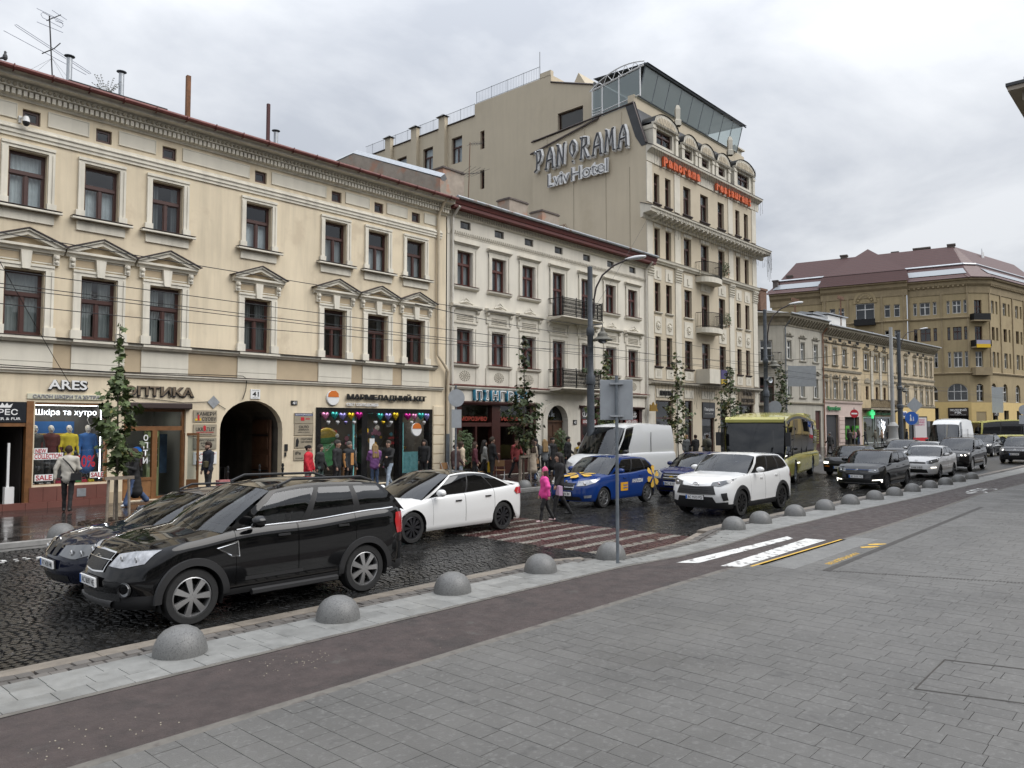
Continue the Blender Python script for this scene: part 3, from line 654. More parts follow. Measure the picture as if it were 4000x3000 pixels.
for k in range(9): obj("plinth_tile", MB().box(4.2+k*.56, 4.2+k*.56+.552, -.12, .05, .1, .295), M_maroon, shop)
obj("vent_grille", MB().box(8.35,8.6,-.065,-.05,.38,.62), M_steel, shop)
obj("dark_doorway", MB().box(4.2,6.98,2.6,2.62,.14,3.2).box(4.2,4.22,.31,2.6,.14,3.2).box(6.96,6.98,.31,2.6,.14,3.2).box(4.2,6.98,.31,2.6,3.17,3.2).box(4.2,6.98,.31,2.6,.13,.16), mat("shop_dark_room", (.035,.03,.027), .8), shop)
for k in range(7):   # clothes hanging in the dark room
 c = [(.06,.10,.03),(.02,.02,.02),(.07,.02,.015),(.03,.03,.035),(.08,.03,.02),(.015,.015,.015),(.05,.02,.02)][k]
 obj("hanging_garment", MB().py([(-.22,0),(.22,0),(.2,.75),(.08,.9),(-.08,.9),(-.2,.75)], 0, .2), mat("garment%d" % k, c, .6), shop, (5.0+.27*k, 1.9 - .1*(k%3), .5 + .6*(k%2)))
obj("sliding_door_rail", MB().box(6.6,6.66,.2,.26,.3,2.0).box(6.55,6.78,.15,.35,.15,.75), M_white, shop)
sg = tag(obj("shop_sign", MB().box(4.4,6.97,-.02,.04,2.585,3.17), mat("black_sign_board", (.015,.017,.022), .3), None, (0,FY,0)), "black board with white crown and lettering above the dark doorway", "sign")
text("lettering", "АРЕС", M_white, 6.42, -.028, 2.88, .68, .17, sg, bold=.02); text("lettering", "LEATHER & FUR", M_white, 6.36, -.028, 2.69, .95, .075, sg, bold=.015)
q = MB(); q.py([(6.28,3.0),(6.58,3.0),(6.63,3.12),(6.53,3.06),(6.49,3.14),(6.43,3.06),(6.37,3.14),(6.33,3.06),(6.23,3.12)], -.03, -.022); obj("crown_emblem", q, M_white, sg)
sg = thing("shop_sign", "white raised letters ARES with dark backs on cream wall", "sign", (8.02, FY, 3.7)); text("lettering", "ARES", mat("dark_letter_side", (.02,.02,.03), .4), .02, -.03, -.02, 1.08, .31, sg, bold=.05, ext=.05); text("lettering", "ARES", M_white, 0, -.075, 0, 1.04, .28, sg, bold=.02, ext=.03)
sg = tag(obj("shop_sign", MB().box(6.98,9.05,-.04,.01,3.27,3.42), mat("ivory_board", (.6,.58,.45), .5), None, (0,FY,0)), "long ivory board with silver Cyrillic letters under the ARES letters", "sign"); text("lettering", "САЛОН ШКІРИ ТА ХУТРА", mat("silver_letter", (.25,.25,.28), .4), 8.02, -.05, 3.345, 1.8, .1, sg, bold=.02, ext=.015)
sg = thing("neon_sign", "white glowing handwritten words in the leather shop window", "sign", (8.05, FY, 2.87)); text("lettering", "Шкіра та хутро", mat("neon_white", (.9,.95,1), .4, emit=1.6), 0, .05, 0, 1.65, .22, sg)
obj("light_tube", MB().box(-.85,.98,.12,.15,.215,.235).box(.97,.99,.12,.15,-2.0,.2), mat("tube_white", (.95,.97,1), .4, emit=5), sg); [obj("ceiling_light", MB().box(a, c, .7, 1.0, d, d+.03), mat("shop_ceiling_light", (1,.93,.82), .5, emit=6), r_) for a, c, d, r_ in ((7.4,9.0,3.1,shop),)]
M_st = mat("sticker_red", (.42,.02,.035), .5)
for x, z, w, h, s, nm in ((7.4,1.76,.28,.12,"NEW","red NEW lettering on the display glass"), (7.6,1.6,.72,.15,"COLLECTION","red COLLECTION lettering on a white band on the display glass"), (7.5,.98,.42,.15,"SALE","red SALE lettering at the left foot of the display glass"), (8.95,1.0,.36,.14,"SALE","red SALE lettering at the right foot of the display glass"), (8.6,1.42,.56,.36,"50%","large red percent number on the display glass")):
 d = tag(obj("window_sticker", quadm(x-w/2-.03, x+w/2+.03, z-h/2-.02, z+h/2+.02, .068) if '%' not in s else quadm(x-w/2,x-w/2+.01,z,z+.01,.068), M_white, None, (0,FY,0)), nm, "sticker"); text("lettering", s, M_st, x, .064, z, w, h, d, bold=.02)
fl = tag(obj("flag", MB().box(7.45,8.7,1.40,1.42,2.25,2.62,0).box(7.45,8.7,1.40,1.42,1.85,2.25,1), [mat("flag_blue", (.02,.12,.38), .7), mat("flag_yellow", (.7,.45,.02), .7)], None, (0,FY,0)), "blue and yellow flag hung behind the mannequins", "flag")
q = MB()
for i in range(5):
 for j in range(3):
  cx_, cz_ = 7.3 + j*.16 + (1.55 if j == 2 else 0), 1.0 + i*.42 + (.2 if j % 2 else 0)
  q.tube([(cx_+.12*math.cos(t), 1.3, cz_+.17*math.sin(t)) for t in np.linspace(0, 2*math.pi, 7)[:-1]], .012, 4, loop=True)
obj("lattice_screen", q, M_white, shop)
for x, c in ((8.0,(.3,.02,.05)), (8.25,(.25,.03,.1)), (8.55,(.05,.2,.05)), (8.7,(.45,.03,.05)), (8.9,(.5,.4,.03))):
 tag(obj("handbag", MB().py([(-.09,0),(.09,0),(.075,.11),(-.075,.11)], -.05, .05).tube([(-.05,0,.11),(-.04,0,.17),(.04,0,.17),(.05,0,.11)], .008, 4), mat("bag%.2f" % x, c, .5), None, (x, FY+.45, .74)), {8.0:"dark red handbag on the display floor left of the others",8.25:"purplish handbag on the display floor second from the left",8.55:"green handbag in the middle of the display floor",8.7:"bright red handbag on the display floor",8.9:"yellow handbag on the display floor at the right"}[x], "handbag")
# ---------------- optician
opt = thing("optician_shopfront", "optician's wooden shop front with open door and brown shutter box", "shop front", (0, FY, 0))
q = MB(); frame_rect(q, 9.66, 11.62, .14, 3.02, .08, .1, .22); q.box(9.74,11.54,.08,.22,2.33,2.47); q.box(10.58,10.74,.08,.22,.14,2.33); q.box(9.74,10.58,.08,.22,.74,.84); obj("timber_frame", q, M_oak, opt)
obj("stall_riser", MB().box(9.74,10.58,.1,.2,.2,.74), mat("ochre_riser", (.25,.12,.045), .5, var=.2, vscale=5), opt)
for r_ in ((9.74,11.54,2.47,2.94,.16), (9.74,10.58,.84,2.33,.16)): obj("shop_pane", quadm(*r_), glass("shop_glass"), opt)
obj("ceiling_light", MB().box(10.2,11.2,.9,1.2,2.98,3.01), mat("shop_ceiling_light"), opt); obj("interior", MB().box(9.6,11.7,2.6,2.62,.1,3.1).box(9.62,9.64,.31,2.6,.1,3.1).box(11.66,11.68,.31,2.6,.1,3.1).box(9.6,11.7,.31,2.6,3.03,3.06).box(9.6,11.7,.31,2.6,.1,.14), mat("optician_room", (.16,.17,.16), .8), opt)
M_lgreen = mat("pale_green_cabinet", (.27,.33,.16), .6)
cab = tag(obj("display_cabinet", MB().box(10.8,11.2,1.0,1.3,.14,1.1).box(10.8,11.2,1.25,1.3,1.1,2.3).box(10.8,10.83,1.0,1.3,1.1,2.3).box(11.17,11.2,1.0,1.3,1.1,2.3), M_lgreen, None, (0,FY,0)), "pale green display cabinet inside the optician's open door", "cabinet")
for z in (1.3,1.5,1.7,1.9,2.1): obj("shelf", MB().box(10.84,11.16,1.02,1.25,z,z+.015), M_white, cab)
for z0 in (.2,.62): obj("drawer_front", MB().box(10.84,10.99,.985,1.0,z0,z0+.36).box(11.01,11.16,.985,1.0,z0,z0+.36), M_lgreen, cab)
tag(obj("poster", MB().box(11.22,11.46,1.0,1.02,.9,2.2), mat("poster_dark_blue", (.03,.06,.1), .4, var=.5, vscale=3), None, (0,FY,0)), "tall dark blue portrait poster inside the optician's doorway", "poster")
lf = obj("door_leaf", MB().box(0,.07,0,.05,.0,.5).box(0,.07,0,.05,1.98,2.08), M_oak, opt, (11.56,.08,.16), (0,0,R(-38)))
q = MB(); frame_rect(q, .0, .52, 0, 2.08, .075, 0, .05); q.box(.075,.445,.005,.045,.075,.55); lf.data = q.mesh("door_leaf"); lf.data.materials.append(M_oak)
obj("door_glass", quadm(.075,.445,.55,2.0,.025), M_glass, lf); obj("door_handle", MB().tube([(.46,-.0,.85),(.46,-.05,.87),(.46,-.05,1.15),(.46,0,1.17)], .012, 6), M_iron, lf)
tag(obj("shutter_box", MB().px([(0,3.02),(-.16,3.03),(-.18,3.06),(-.18,3.19),(-.15,3.22),(0,3.22)], 9.6, 11.75), mat("brown_shutter", (.04,.025,.022), .5), None, (0,FY,0)), "dark brown roller shutter box above the optician's door", "shutter box")
sg = thing("shop_sign", "bronze raised Cyrillic letters with dark edges behind the young tree", "sign", (10.72, FY, 3.6)); text("lettering", "ОПТИКА", mat("dark_letter_side"), .02, -.03, -.02, 2.26, .34, sg, bold=.05, ext=.05); text("lettering", "ОПТИКА", mat("bronze_letter", (.16,.12,.08), .45), 0, -.075, 0, 2.2, .3, sg, bold=.02, ext=.03)
sg = thing("window_sticker", "white vertical Cyrillic letters on the optician's window", "sticker", (10.4, FY+.14, 0))
for i, c in enumerate("ОПТИ"): text("letter", c, M_white, 0, 0, 2.1-.24*i, .15, .2, sg, bold=.03)
tag(obj("window_sticker", MB().lathe([(0,0),(.17,0),(.17,.01),(0,.01)], 20, (0,0,0), 'y').box(-.06,.06,-.004,0,-.015,.015,1).box(-.015,.015,-.004,0,-.06,.06,1), [M_bluep, M_white], None, (10.12,FY+.13,1.65)), "round blue sticker with white plus sign on the optician's window", "sticker")
# ---------------- plaques
M_brass = mat("tarnished_brass_plate", (.36,.31,.23), .5, .2, var=.12, vscale=4)
def plaque(x0, x1, z0, z1, lines, label, m=None):
 p = tag(obj("wall_plaque", MB().box(x0,x1,-.035,.01,z0,z1), m or M_brass, None, (0,FY,0)), label, "plaque")
 for s, mm, cx_, cz_, w, h in lines: text("lettering", s, mm, cx_, -.04, cz_, w, h, p, bold=.02)
 return p
p = plaque(11.86,12.68,2.61,3.0,[("КАМЕРИ",M_blackp,12.3,2.88,.66,.13),("СХОВУ",M_blackp,12.4,2.71,.5,.13)], "brass plate with bold black two-line writing and tiny traveller, topmost left of the archway")
obj("traveller_mark", MB().py([(12.0,2.66),(12.06,2.66),(12.06,2.82),(12.03,2.86),(12.0,2.82)], -.045, -.036), M_red, p); obj("luggage_mark", MB().box(11.92,11.99,-.045,-.036,2.65,2.72).box(12.07,12.12,-.045,-.036,2.65,2.73), M_yellowp, p)
p = plaque(11.87,12.68,2.14,2.53,[("UKR ATLET",M_blackp,12.28,2.36,.66,.13),("спортивне харчування",M_red,12.27,2.25,.6,.05),("WWW.UKRATLET.COM",M_blackp,12.27,2.185,.45,.035)], "grey plate with black Latin name and red strongman, second left of the archway")
obj("strongman_mark", MB().py([(12.22,2.3),(12.28,2.3),(12.3,2.45),(12.25,2.5),(12.2,2.45)], -.047, -.037), M_red, p)
plaque(11.88,12.68,1.69,2.08,[("ТУРИСТИЧНА",M_blackp,12.28,1.99,.64,.07),("ФІРМА",M_blackp,12.28,1.89,.3,.07),("\"Iana\"",M_blackp,12.28,1.79,.25,.07)], "weathered plate with three dark lines, third left of the archway", mat("grey_plate", (.28,.25,.19), .6, var=.2, vscale=5))
p = plaque(11.89,12.7,1.19,1.6,[("МОВНИЙ ЦЕНТР",M_red,12.4,1.53,.5,.06),("навчання",M_red,12.15,1.26,.3,.05)], "white plate with red lines and black figure, lowest left of the archway", M_white)
obj("figure_mark", MB().tube([(12.0,-.04,1.34),(12.06,-.04,1.46),(12.12,-.04,1.34)], .012, 4).tube([(11.97,-.04,1.55),(12.06,-.04,1.46),(12.15,-.04,1.55)], .012, 4), M_blackp, p)
p = plaque(15.68,16.48,2.56,2.95,[("ЕКСКУРСІЙНЕ БЮРО",M_white,16.08,2.89,.7,.06),("mio",M_red,16.25,2.74,.18,.08)], "beige plate with blue top line, topmost right of the archway"); obj("title_band", MB().box(15.7,16.46,-.0375,-.036,2.84,2.93), mat("navy_print", (.03,.05,.15), .5), p); obj("red_stamp", MB().box(15.95,16.1,-.04,-.036,2.66,2.79), M_red, p)
plaque(15.69,16.48,2.12,2.54,[("СКЛО",M_blackp,16.08,2.43,.42,.1),("ДЗЕРКАЛА",M_blackp,16.08,2.32,.45,.07),("нарізка та обробка",M_blackp,16.08,2.23,.5,.04)], "beige plate with three plain black lines, second right of the archway")
p = plaque(15.7,16.48,1.65,2.06,[("СПОРТИВНЕ",M_blackp,16.2,1.97,.5,.07),("ХАРЧУВАННЯ",M_blackp,16.2,1.87,.5,.07)], "beige plate with athlete silhouette, third right of the archway"); obj("athlete_mark", MB().py([(15.74,1.7),(15.84,1.7),(15.88,1.9),(15.83,2.02),(15.76,1.95)], -.045, -.036), M_blackp, p)
plaque(15.68,16.48,1.19,1.58,[("iPe",M_blackp,15.85,1.46,.24,.12),("Фотостудія",M_blackp,15.9,1.27,.3,.05)], "beige plate starting with bold letters, lowest right of the archway")
p = plaque(13.91,14.28,3.43,3.77,[("41",M_blackp,14.1,3.6,.24,.17),("Проспект Свободи",M_blackp,14.1,3.73,.26,.025),("Шевченківський",M_blackp,14.1,3.47,.22,.025)], "white square plate with house number above the archway", M_white)
plaque(15.54,15.8,3.24,3.4,[("41",M_white,15.67,3.32,.15,.11)], "small dark enamel plate with house number right of the archway", M_blackp)
p = tag(obj("intercom", MB().box(15.3,15.42,-.04,.01,1.55,1.8).box(15.3,15.36,-.05,.01,1.35,1.5), M_black, None, (0,FY,0)), "black intercom box on the archway jamb", "intercom")
# ---------------- sweet shop
M_bgran = mat("polished_black_granite", (.012,.012,.013), .12, var=.6, vscale=25, spec=.6)
sw = thing("sweet_shopfront", "sweet shop front framed in polished black granite with heart balloons", "shop front", (0, FY, 0))
q = MB(); q.box(16.62,16.82,-.04,.3,.13,3.17); q.box(22.3,22.5,-.04,.3,.13,3.17); q.box(16.82,22.3,-.04,.3,2.98,3.17); q.box(18.74,19.02,-.03,.3,.13,2.98); q.box(20.64,20.84,-.03,.3,.13,2.98); q.box(16.82,18.74,-.02,.3,.13,.42); q.box(20.84,22.3,-.02,.3,.13,.42); obj("granite_frame", q, M_bgran, sw)
for r_ in ((16.82,18.74,.42,2.98,.12), (20.84,22.3,.42,2.98,.12), (19.02,20.64,.14,2.98,.2)): obj("shop_pane", quadm(*r_), glass("shop_glass"), sw)
obj("steel_rail", MB().box(18.4,18.44,.05,.12,.42,2.98).box(20.9,20.93,.02,.06,.5,2.6), mat("cyan_edge", (.2,.55,.55), .2), sw)
obj("interior", MB().box(16.5,22.6,3.4,3.42,.1,3.3).box(16.6,16.62,.31,3.4,.1,3.3).box(22.5,22.52,.31,3.4,.1,3.3).box(16.6,22.5,.31,3.4,3.2,3.24).box(16.6,22.5,.31,3.4,.1,.13), mat("sweet_room", (.14,.13,.12), .7), sw)
q = MB()
for k in range(60):
 x, z = random.uniform(18.9, 22.2), random.uniform(.5, 2.4); r0 = random.uniform(.04, .13); q.lathe([(0,0),(r0,.0),(r0*.8,.05),(0,.06)], 8, (x, random.choice((1.2,2.2,3.3)), z), 'y', m=random.randrange(5))
obj("sweets_display", q, [mat("candy%d" % i, c, .4) for i, c in enumerate(((.5,.06,.05),(.6,.35,.05),(.1,.3,.4),(.5,.2,.3),(.6,.55,.5)))], sw, kind="stuff")
obj("sea_panel", MB().box(21.0,22.0,.32,.36,.45,1.35), mat("sea_mural", (.12,.3,.32), .6, var=.3, vscale=5, stain=((.4,.35,.3), 5, .6, .7)), sw)
for z in (1.2,1.55): obj("sweet_basket", MB().lathe([(.0,0),(.2,0),(.28,.1),(0,.13)], 14, (21.5,.9,z-.1)), mat("wicker_gold", (.35,.2,.05), .6), sw)
[obj("ceiling_light", MB().box(a, a+.9, .9, 1.3, 3.12, 3.16), mat("shop_ceiling_light"), sw) for a in (17.2,19.3,21.1)]; obj("counter", MB().box(19.3,20.4,2.0,2.5,.13,1.05), mat("counter_wood", (.25,.13,.06), .5), sw)
fs = thing("fish_figure", "big shimmering green and yellow fish figure in the left sweet shop window", "figure", (17.75, FY+.95, 1.9), 0)
P = []
for i in range(17):
 t = i/16; xx = -.62 + 1.24*t; hgt = .36*math.sin(math.pi*min(1, t*1.05))**.7 + .03; P.append([(xx, .14*math.sin(math.pi*t)*math.cos(a), .05+hgt*math.sin(a)*(1 if math.sin(a) > 0 else .7) + .1*t) for a in np.linspace(0, 2*math.pi, 17)[:-1]])
q = MB(); q.grid(P, close=True)
q.m = [0 if np.mean([q.v[i][2] for i in f]) > .1 else 1 for f in q.f]
obj("body", q, [mat("fish_gold", (.55,.38,.04), .35, var=.3, vscale=12), mat("fish_green", (.08,.28,.1), .35, var=.4, vscale=10)], fs, smooth=60)
obj("tail_fin", MB().py([(-.55,.05),(-1.0,.45),(-.85,.05),(-.95,-.4)], -.03, .03), mat("fish_teal", (.05,.25,.28), .35), fs); obj("fin", MB().py([(-.2,-.1),(.35,-.1),(.5,-.9),(.1,-1.05),(-.35,-.85)], -.05, .05), mat("fish_lowfin", (.1,.3,.12), .35, var=.5, vscale=3, stain=((.45,.15,.05), 2.5, .55)), fs); obj("eye", MB().lathe([(0,-.18),(.06,-.17),(.09,-.13)], 12, (.42,0,.16), 'y'), M_white, fs)
def heart(r0, d=.06):
 o = []
 for t in np.linspace(0, 2*math.pi, 25)[:-1]: o.append((r0*.95*math.sin(t)**3, r0*(13*math.cos(t)-5*math.cos(2*t)-2*math.cos(3*t)-math.cos(4*t))/16))
 b = MB(); c = np.array(o); V = []
 for sc, y in ((.0,-d*1.0),(.5,-d*.9),(.85,-d*.55),(1,0),(.85,d*.55),(.5,d*.9),(.0,d)): V.append([(a*sc, y, bb*sc) for a, bb in o])
 b.grid(V, close=True); return b.mesh("heart_balloon", True)
hm = heart(.19); hs = heart(.09)
HC = {"pink": (.55,.2,.35), "teal": (.04,.33,.3), "lilac": (.25,.22,.5), "gold": (.6,.42,.02), "magenta": (.4,.02,.2), "violet": (.05,.02,.2)}
BL = [("pink",16.97,0,"leftmost balloon of the left bay"),("teal",17.39,0,"second balloon of the left bay"),("lilac",17.76,0,"middle balloon of the left bay"),("gold",18.16,0,"fourth balloon of the left bay"),("magenta",18.54,0,"rightmost balloon of the left bay"),
("teal",19.6,0,"left balloon above the shop door"),("lilac",20.0,0,"middle balloon above the shop door"),("gold",20.4,0,"right balloon above the shop door"),("magenta",21.05,0,"leftmost balloon of the right bay"),("pink",21.42,0,"second balloon of the right bay"),("teal",21.78,0,"third balloon of the right bay"),("lilac",22.12,0,"rightmost balloon of the right bay")]
for i, (c, x, s, w) in enumerate(BL):
 me = hm.copy(); o = tag(obj("heart_balloon", me, mat("foil_"+c, HC[c], .18, .75), None, (x, FY-.02-.09, 2.86+.02*math.sin(i*2)), (0,0,.15*math.sin(i*3))), "shiny %s foil heart, %s" % (c, w), "balloon", "foil heart balloons on the sweet shop")
for i, (x, c, w) in enumerate(((17.1,"violet","leftmost small dark heart of the left bay"),(17.52,"violet","small dark heart between teal and lilac hearts"),(17.9,"lilac","small lilac heart below the lilac one"),(18.3,"violet","small dark heart below the gold one, left bay"),(19.35,"violet","small dark heart at the left of the door"),(19.75,"gold","small gold heart above the door"),(20.15,"violet","small dark heart below the door's lilac heart"),(21.25,"violet","small dark heart at the left of the right bay"),(21.95,"violet","small dark heart at the right of the right bay"))):
 tag(obj("heart_balloon", hs.copy(), mat("foil_"+c), None, (x, FY-.12, 2.6), (0,0,.2*math.sin(i))), w, "balloon", "small foil hearts on the sweet shop")
sg = thing("shop_sign", "bold black raised Cyrillic letters above the sweet shop", "sign", (20.02, FY, 3.62)); text("lettering", "МАРМЕЛАДНИЙ КІТ", M_blackp, 0, -.1, 0, 4.1, .32, sg, bold=.03, ext=.06); obj("letter_rail", MB().box(-2,2,-.06,0,-.06,-.03), M_steel, sg)
sg = thing("shop_sign", "smaller white raised Cyrillic letters below the black ones", "sign", (18.75, FY, 3.3)); text("lettering", "СВІТ СОЛОДОЩІВ", M_white, 0, -.06, 0, 1.55, .14, sg, bold=.02, ext=.04)
def badge(x, y, z, s, label):
 b = tag(obj("round_badge", MB().lathe([(0,-.06),(.33*s,-.06),(.36*s,-.03),(.36*s,.0)], 26, (0,0,0), 'y'), M_white, None, (x,y,z)), label, "sign")
 obj("orange_cap", MB().py([(-.3*s,.05*s),(.3*s,.05*s),(.27*s,.22*s),(.12*s,.34*s),(-.12*s,.34*s),(-.27*s,.22*s)], -.075, -.061), mat("orange_print", (.62,.16,.02), .5), b); return b
badge(17.35, FY-.02, 3.54, .82, "round white and orange badge left of the black letters"); badge(21.62, FY+.02, 2.3, .8, "round white and orange badge hung in the right sweet shop bay")
for s_, x, z, w, h, m_ in (("9:00-22:00", 20.42, 1.75, .3, .1, M_red), ("ЦУКЕРКИ", 20.42, 1.95, .3, .06, M_red)): text("glass_lettering", s_, m_, x, .19, z, w, h, sw)
obj("notice_sheet", quadm(19.3,19.55,1.5,1.95,.19), M_white, sw); obj("notice_sheet", quadm(19.08,19.24,2.2,2.36,.19), M_yellowp, sw)
# ---------------- security camera and roof clutter of the cream house
cm = thing("security_camera", "white domed security camera on the cream wall under the cornice", "camera", (6.6, FY-.05, 11.2))
obj("bracket", MB().box(-.07,-.0,-.02,.05,0,.2).tube([(-.04,-.02,.12),(.05,-.18,.13)], .03, 6), M_white, cm); obj("housing", MB().lathe([(0,.14),(.06,.13),(.09,.05),(.1,-.03)], 12, (.06,-.22,.02)), M_white, cm, smooth=50); obj("dome", MB().lathe([(.095,-.03),(.09,-.09),(.05,-.14),(0,-.155)], 12, (.06,-.22,.02)), M_black, cm, smooth=True)
def flue(x, z0, z1, label, Y=27, r0=.085, cap=True):
 f = thing("roof_flue", label, "flue", (x, Y, z0)); h = z1-z0
 obj("pipe", MB().lathe([(r0,-.6),(r0,h-.12),(r0*.9,h-.12)], 12), M_steel, f, smooth=50); obj("cap", MB().lathe([(0,h),(r0*1.9,h-.05),(r0*1.9,h-.065),(0,h-.06)], 12), M_greymetal, f); obj("stay", MB().box(-r0,-r0+.015,-.01,.01,h-.13,h-.05).box(r0-.015,r0,-.01,.01,h-.13,h-.05), M_steel, f)
flue(8.41,13.72,14.52,"steel roof flue with cap beside the aerial"); flue(10.02,13.7,14.56,"thinner steel roof flue right of the little weed"); flue(15.87,13.6,14.2,"short steel roof flue right of the dark post")
tag(obj("roof_post", MB().box(-.07,.07,-.07,.07,-.6,1.5), mat("rusty_post", (.2,.09,.04), .8, var=.4, vscale=6), None, (12.32,27,13.65)), "rusty brown square post on the cream house roof", "post")
tag(obj("roof_post", MB().box(-.05,.05,-.05,.05,-.6,1.5).box(.05,.08,-.02,.02,-.6,1.5), mat("dark_rust_post", (.07,.02,.02), .7), None, (15.52,27,13.62)), "dark red square post on the cream house roof", "post")
obj("chimney_stump", MB().box(8.2,11.3,1.2,1.8,13.0,13.42), M_roofd, house)
an = thing("tv_aerial", "tall television aerial with looped rods on the cream house roof", "aerial", (8.3, 28, 13.4)); M_al = mat("aluminium_rod", (.35,.37,.45), .4, .6)
obj("mast", MB().tube([(.0,0,-.5),(-.22,0,2.65)], .022, 6), M_iron, an)
q = MB()
def rod(x0, z0, x1, z1, r0=.01): q.tube([(x0,0,z0),(x1,0,z1)], r0, 4)
def loop_(x0, z0, x1, z1, g_):
 q.tube([(x0,0,z0+g_),(x1,0,z1+g_),(x1+.05,0,z1),(x1,0,z1-g_),(x0,0,z0-g_),(x0-.05,0,z0)], .01, 4, loop=True)
loop_(-1.15, 1.95, 1.05, 1.15, .035); loop_(-.42, 2.6, .15, 2.48, .09); rod(-1.5,1.65,.95,1.05); rod(-.6,2.75,.2,2.62); rod(-.15,2.87,.3,2.72); rod(-.58,2.3,.2,2.24); rod(-.05,2.55,.2,2.55)
obj("elements", q, M_al, an); obj("boom", MB().tube([(-.4,0,1.3),(-.05,0,1.6),(.13,0,1.85)], .018, 5).tube([(-.3,0,2.45),(.12,0,2.82)], .015, 5), M_iron, an)
q = MB()
for e_ in ((-1.6,.3),(-1.3,.1),(1.7,.0),(1.2,-.2)): q.tube([(-.1,0,1.25),(e_[0],.1,e_[1]-.5)], .004, 3)
obj("guy_wire", q, M_iron, an)
bd = tag(obj("pigeon", MB().lathe([(0,-.02),(.04,0),(.065,.06),(.06,.12),(.035,.17),(.03,.2),(.034,.22),(.02,.25),(0,.255)], 10).tube([(-.02,.02,.06),(-.14,.03,.0)], [.045,.02], 6).tube([(.02,0,.225),(.05,0,.22)], [.008,.003], 5), mat("pigeon_grey", (.06,.06,.065), .7), None, (5.98, FY-.72, 12.62)), "dark pigeon perched on the red gutter at the far left", "pigeon")
wd_ = tag(obj("roof_weed", MB(), mat("weed", (.1,.1,.08), .8), None, (9.55, 27, 13.45)), "bare little weed growing from the cream house roof", "plant")
q = MB(); random.seed(5)
for k in range(14):
 a = random.uniform(-1, 1); h = random.uniform(.35, .78); p1 = (a*.18, random.uniform(-.1,.1), h*.5); p2 = (a*.42, random.uniform(-.2,.2), h); q.tube([(0,0,0), p1, p2], .006, 3)
 for t in range(5): c = [p1[i] + (p2[i]-p1[i])*t/4 for i in range(3)]; q.add([(c[0],c[1],c[2]),(c[0]+.03,c[1],c[2]+.02),(c[0]+.05,c[1],c[2]),(c[0]+.03,c[1],c[2]-.02)], [(0,1,2,3)])
wd_.data = q.mesh("roof_weed"); wd_.data.materials.append(mat("weed"))
M_old = mat("peeling_plaster", (.33,.28,.23), .9, var=.2, vscale=2, bump=.4, bscale=20, stain=((.40,.22,.15), 1.1, .52, .9))
pw = tag(obj("party_wall", MB().add([(0,0,12.2),(0,0,13.7),(0,6.6,16.4),(0,9,16.3),(0,9,12.2),(.35,0,12.2),(.35,0,13.7),(.35,6.6,16.4),(.35,9,16.3),(.35,9,12.2)], [(4,3,2,1,0),(5,6,7,8,9),(0,1,6,5),(1,2,7,6),(2,3,8,7),(3,4,9,8)]), M_old, None, (23.3,25.5,0)), "peeling party wall with zinc coping between cream and white houses", "wall")
obj("zinc_coping", MB().tube([(.17,-.05,13.74),(.17,6.6,16.44),(.17,9.1,16.34)], .2, 4), M_steel, pw)
def stack(x, y, z0, z1, w, d, label):
 s = tag(obj("chimney_stack", MB().box(-w/2,w/2,-d/2,d/2,0,z1-z0-.1), M_old, None, (x,y,z0)), label, "chimney"); h = z1-z0
 obj("brick_crown", MB().box(-w/2-.06,w/2+.06,-d/2-.06,d/2+.06,h-.1,h-.03).box(-w/2,w/2,-d/2,d/2,h-.03,h+.02), mat("sooty_brick", (.12,.1,.09), .9, var=.4, vscale=9), s)
stack(27.5, 29.6, 12.5, 15.95, 1.5, 1.1, "tall plastered chimney stack behind the white house's left end"); stack(31.4, 28.4, 12.5, 14.95, 1.5, .9, "middle plastered chimney stack behind the white house"); stack(34.2, 28.4, 12.5, 14.85, 1.5, .9, "third plastered chimney stack beside the rusty aerial")
# ================= WHITE HOUSE =================
M_wst = mat("off_white_stucco", (0.68,0.64,0.555), 0.85, var=0.06, vscale=0.6, streak=0.12, bump=0.1, bscale=60)
M_wtr = mat("stone_trim", (0.64,0.60,0.515), 0.85, var=0.1, vscale=2, streak=.15)
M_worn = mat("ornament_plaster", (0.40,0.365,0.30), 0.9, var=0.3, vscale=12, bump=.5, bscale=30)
M_rwood = mat("red_brown_window_wood", (0.085,0.024,0.018), 0.4, var=.12)
M_rfas = mat("oxblood_fascia", (0.12,0.025,0.02), 0.45, var=.15, vscale=2)
wh = thing("white_house", "off-white three-storey house with oxblood eaves and two iron balconies", "building", (0, FY, 0))
X0, X1 = 23.36, 39.95
WX2 = [24.47, 26.75, 28.94, 31.33, 33.8, 36.08, 38.34]
LO0, LO1, UP0, UP1 = 5.28, 6.86, 8.84, 10.45
ops = []
for i, x in enumerate(WX2):
 dz = 1.0 if i in (3,) else 0
 ops += [(x-.49, x+.49, LO0 - (.85 if i == 3 else 0), LO1), (x-.47, x+.47, UP0 - (.75 if i in (3,4) else 0), UP1), (x+.05-.33, x+.05+.33, 11.5, 11.86)]
ops += [(23.95,29.5,.13,3.5), (30.3,32.0,.13,3.5,.82), (33.2,39.3,.13,3.45)]
b = MB(); wall(b, X0, X1, 0.05, 12.3, ops, dep=.28); obj("facade_wall", b, M_wst, wh)
b = MB(); b.add([(X0,2.0,3.9),(X1,2.0,3.9),(X1,2.0,12.3),(X0,2.0,12.3)], [(0,1,2,3)]); b.box(X0,X1,.3,12,3.8,3.9); b.add([(X0,.29,3.9),(X0,2,3.9),(X0,2,12.3),(X0,.29,12.3)], [(0,1,2,3)]); obj("interior_wall", b, mat("room_interior"), wh)
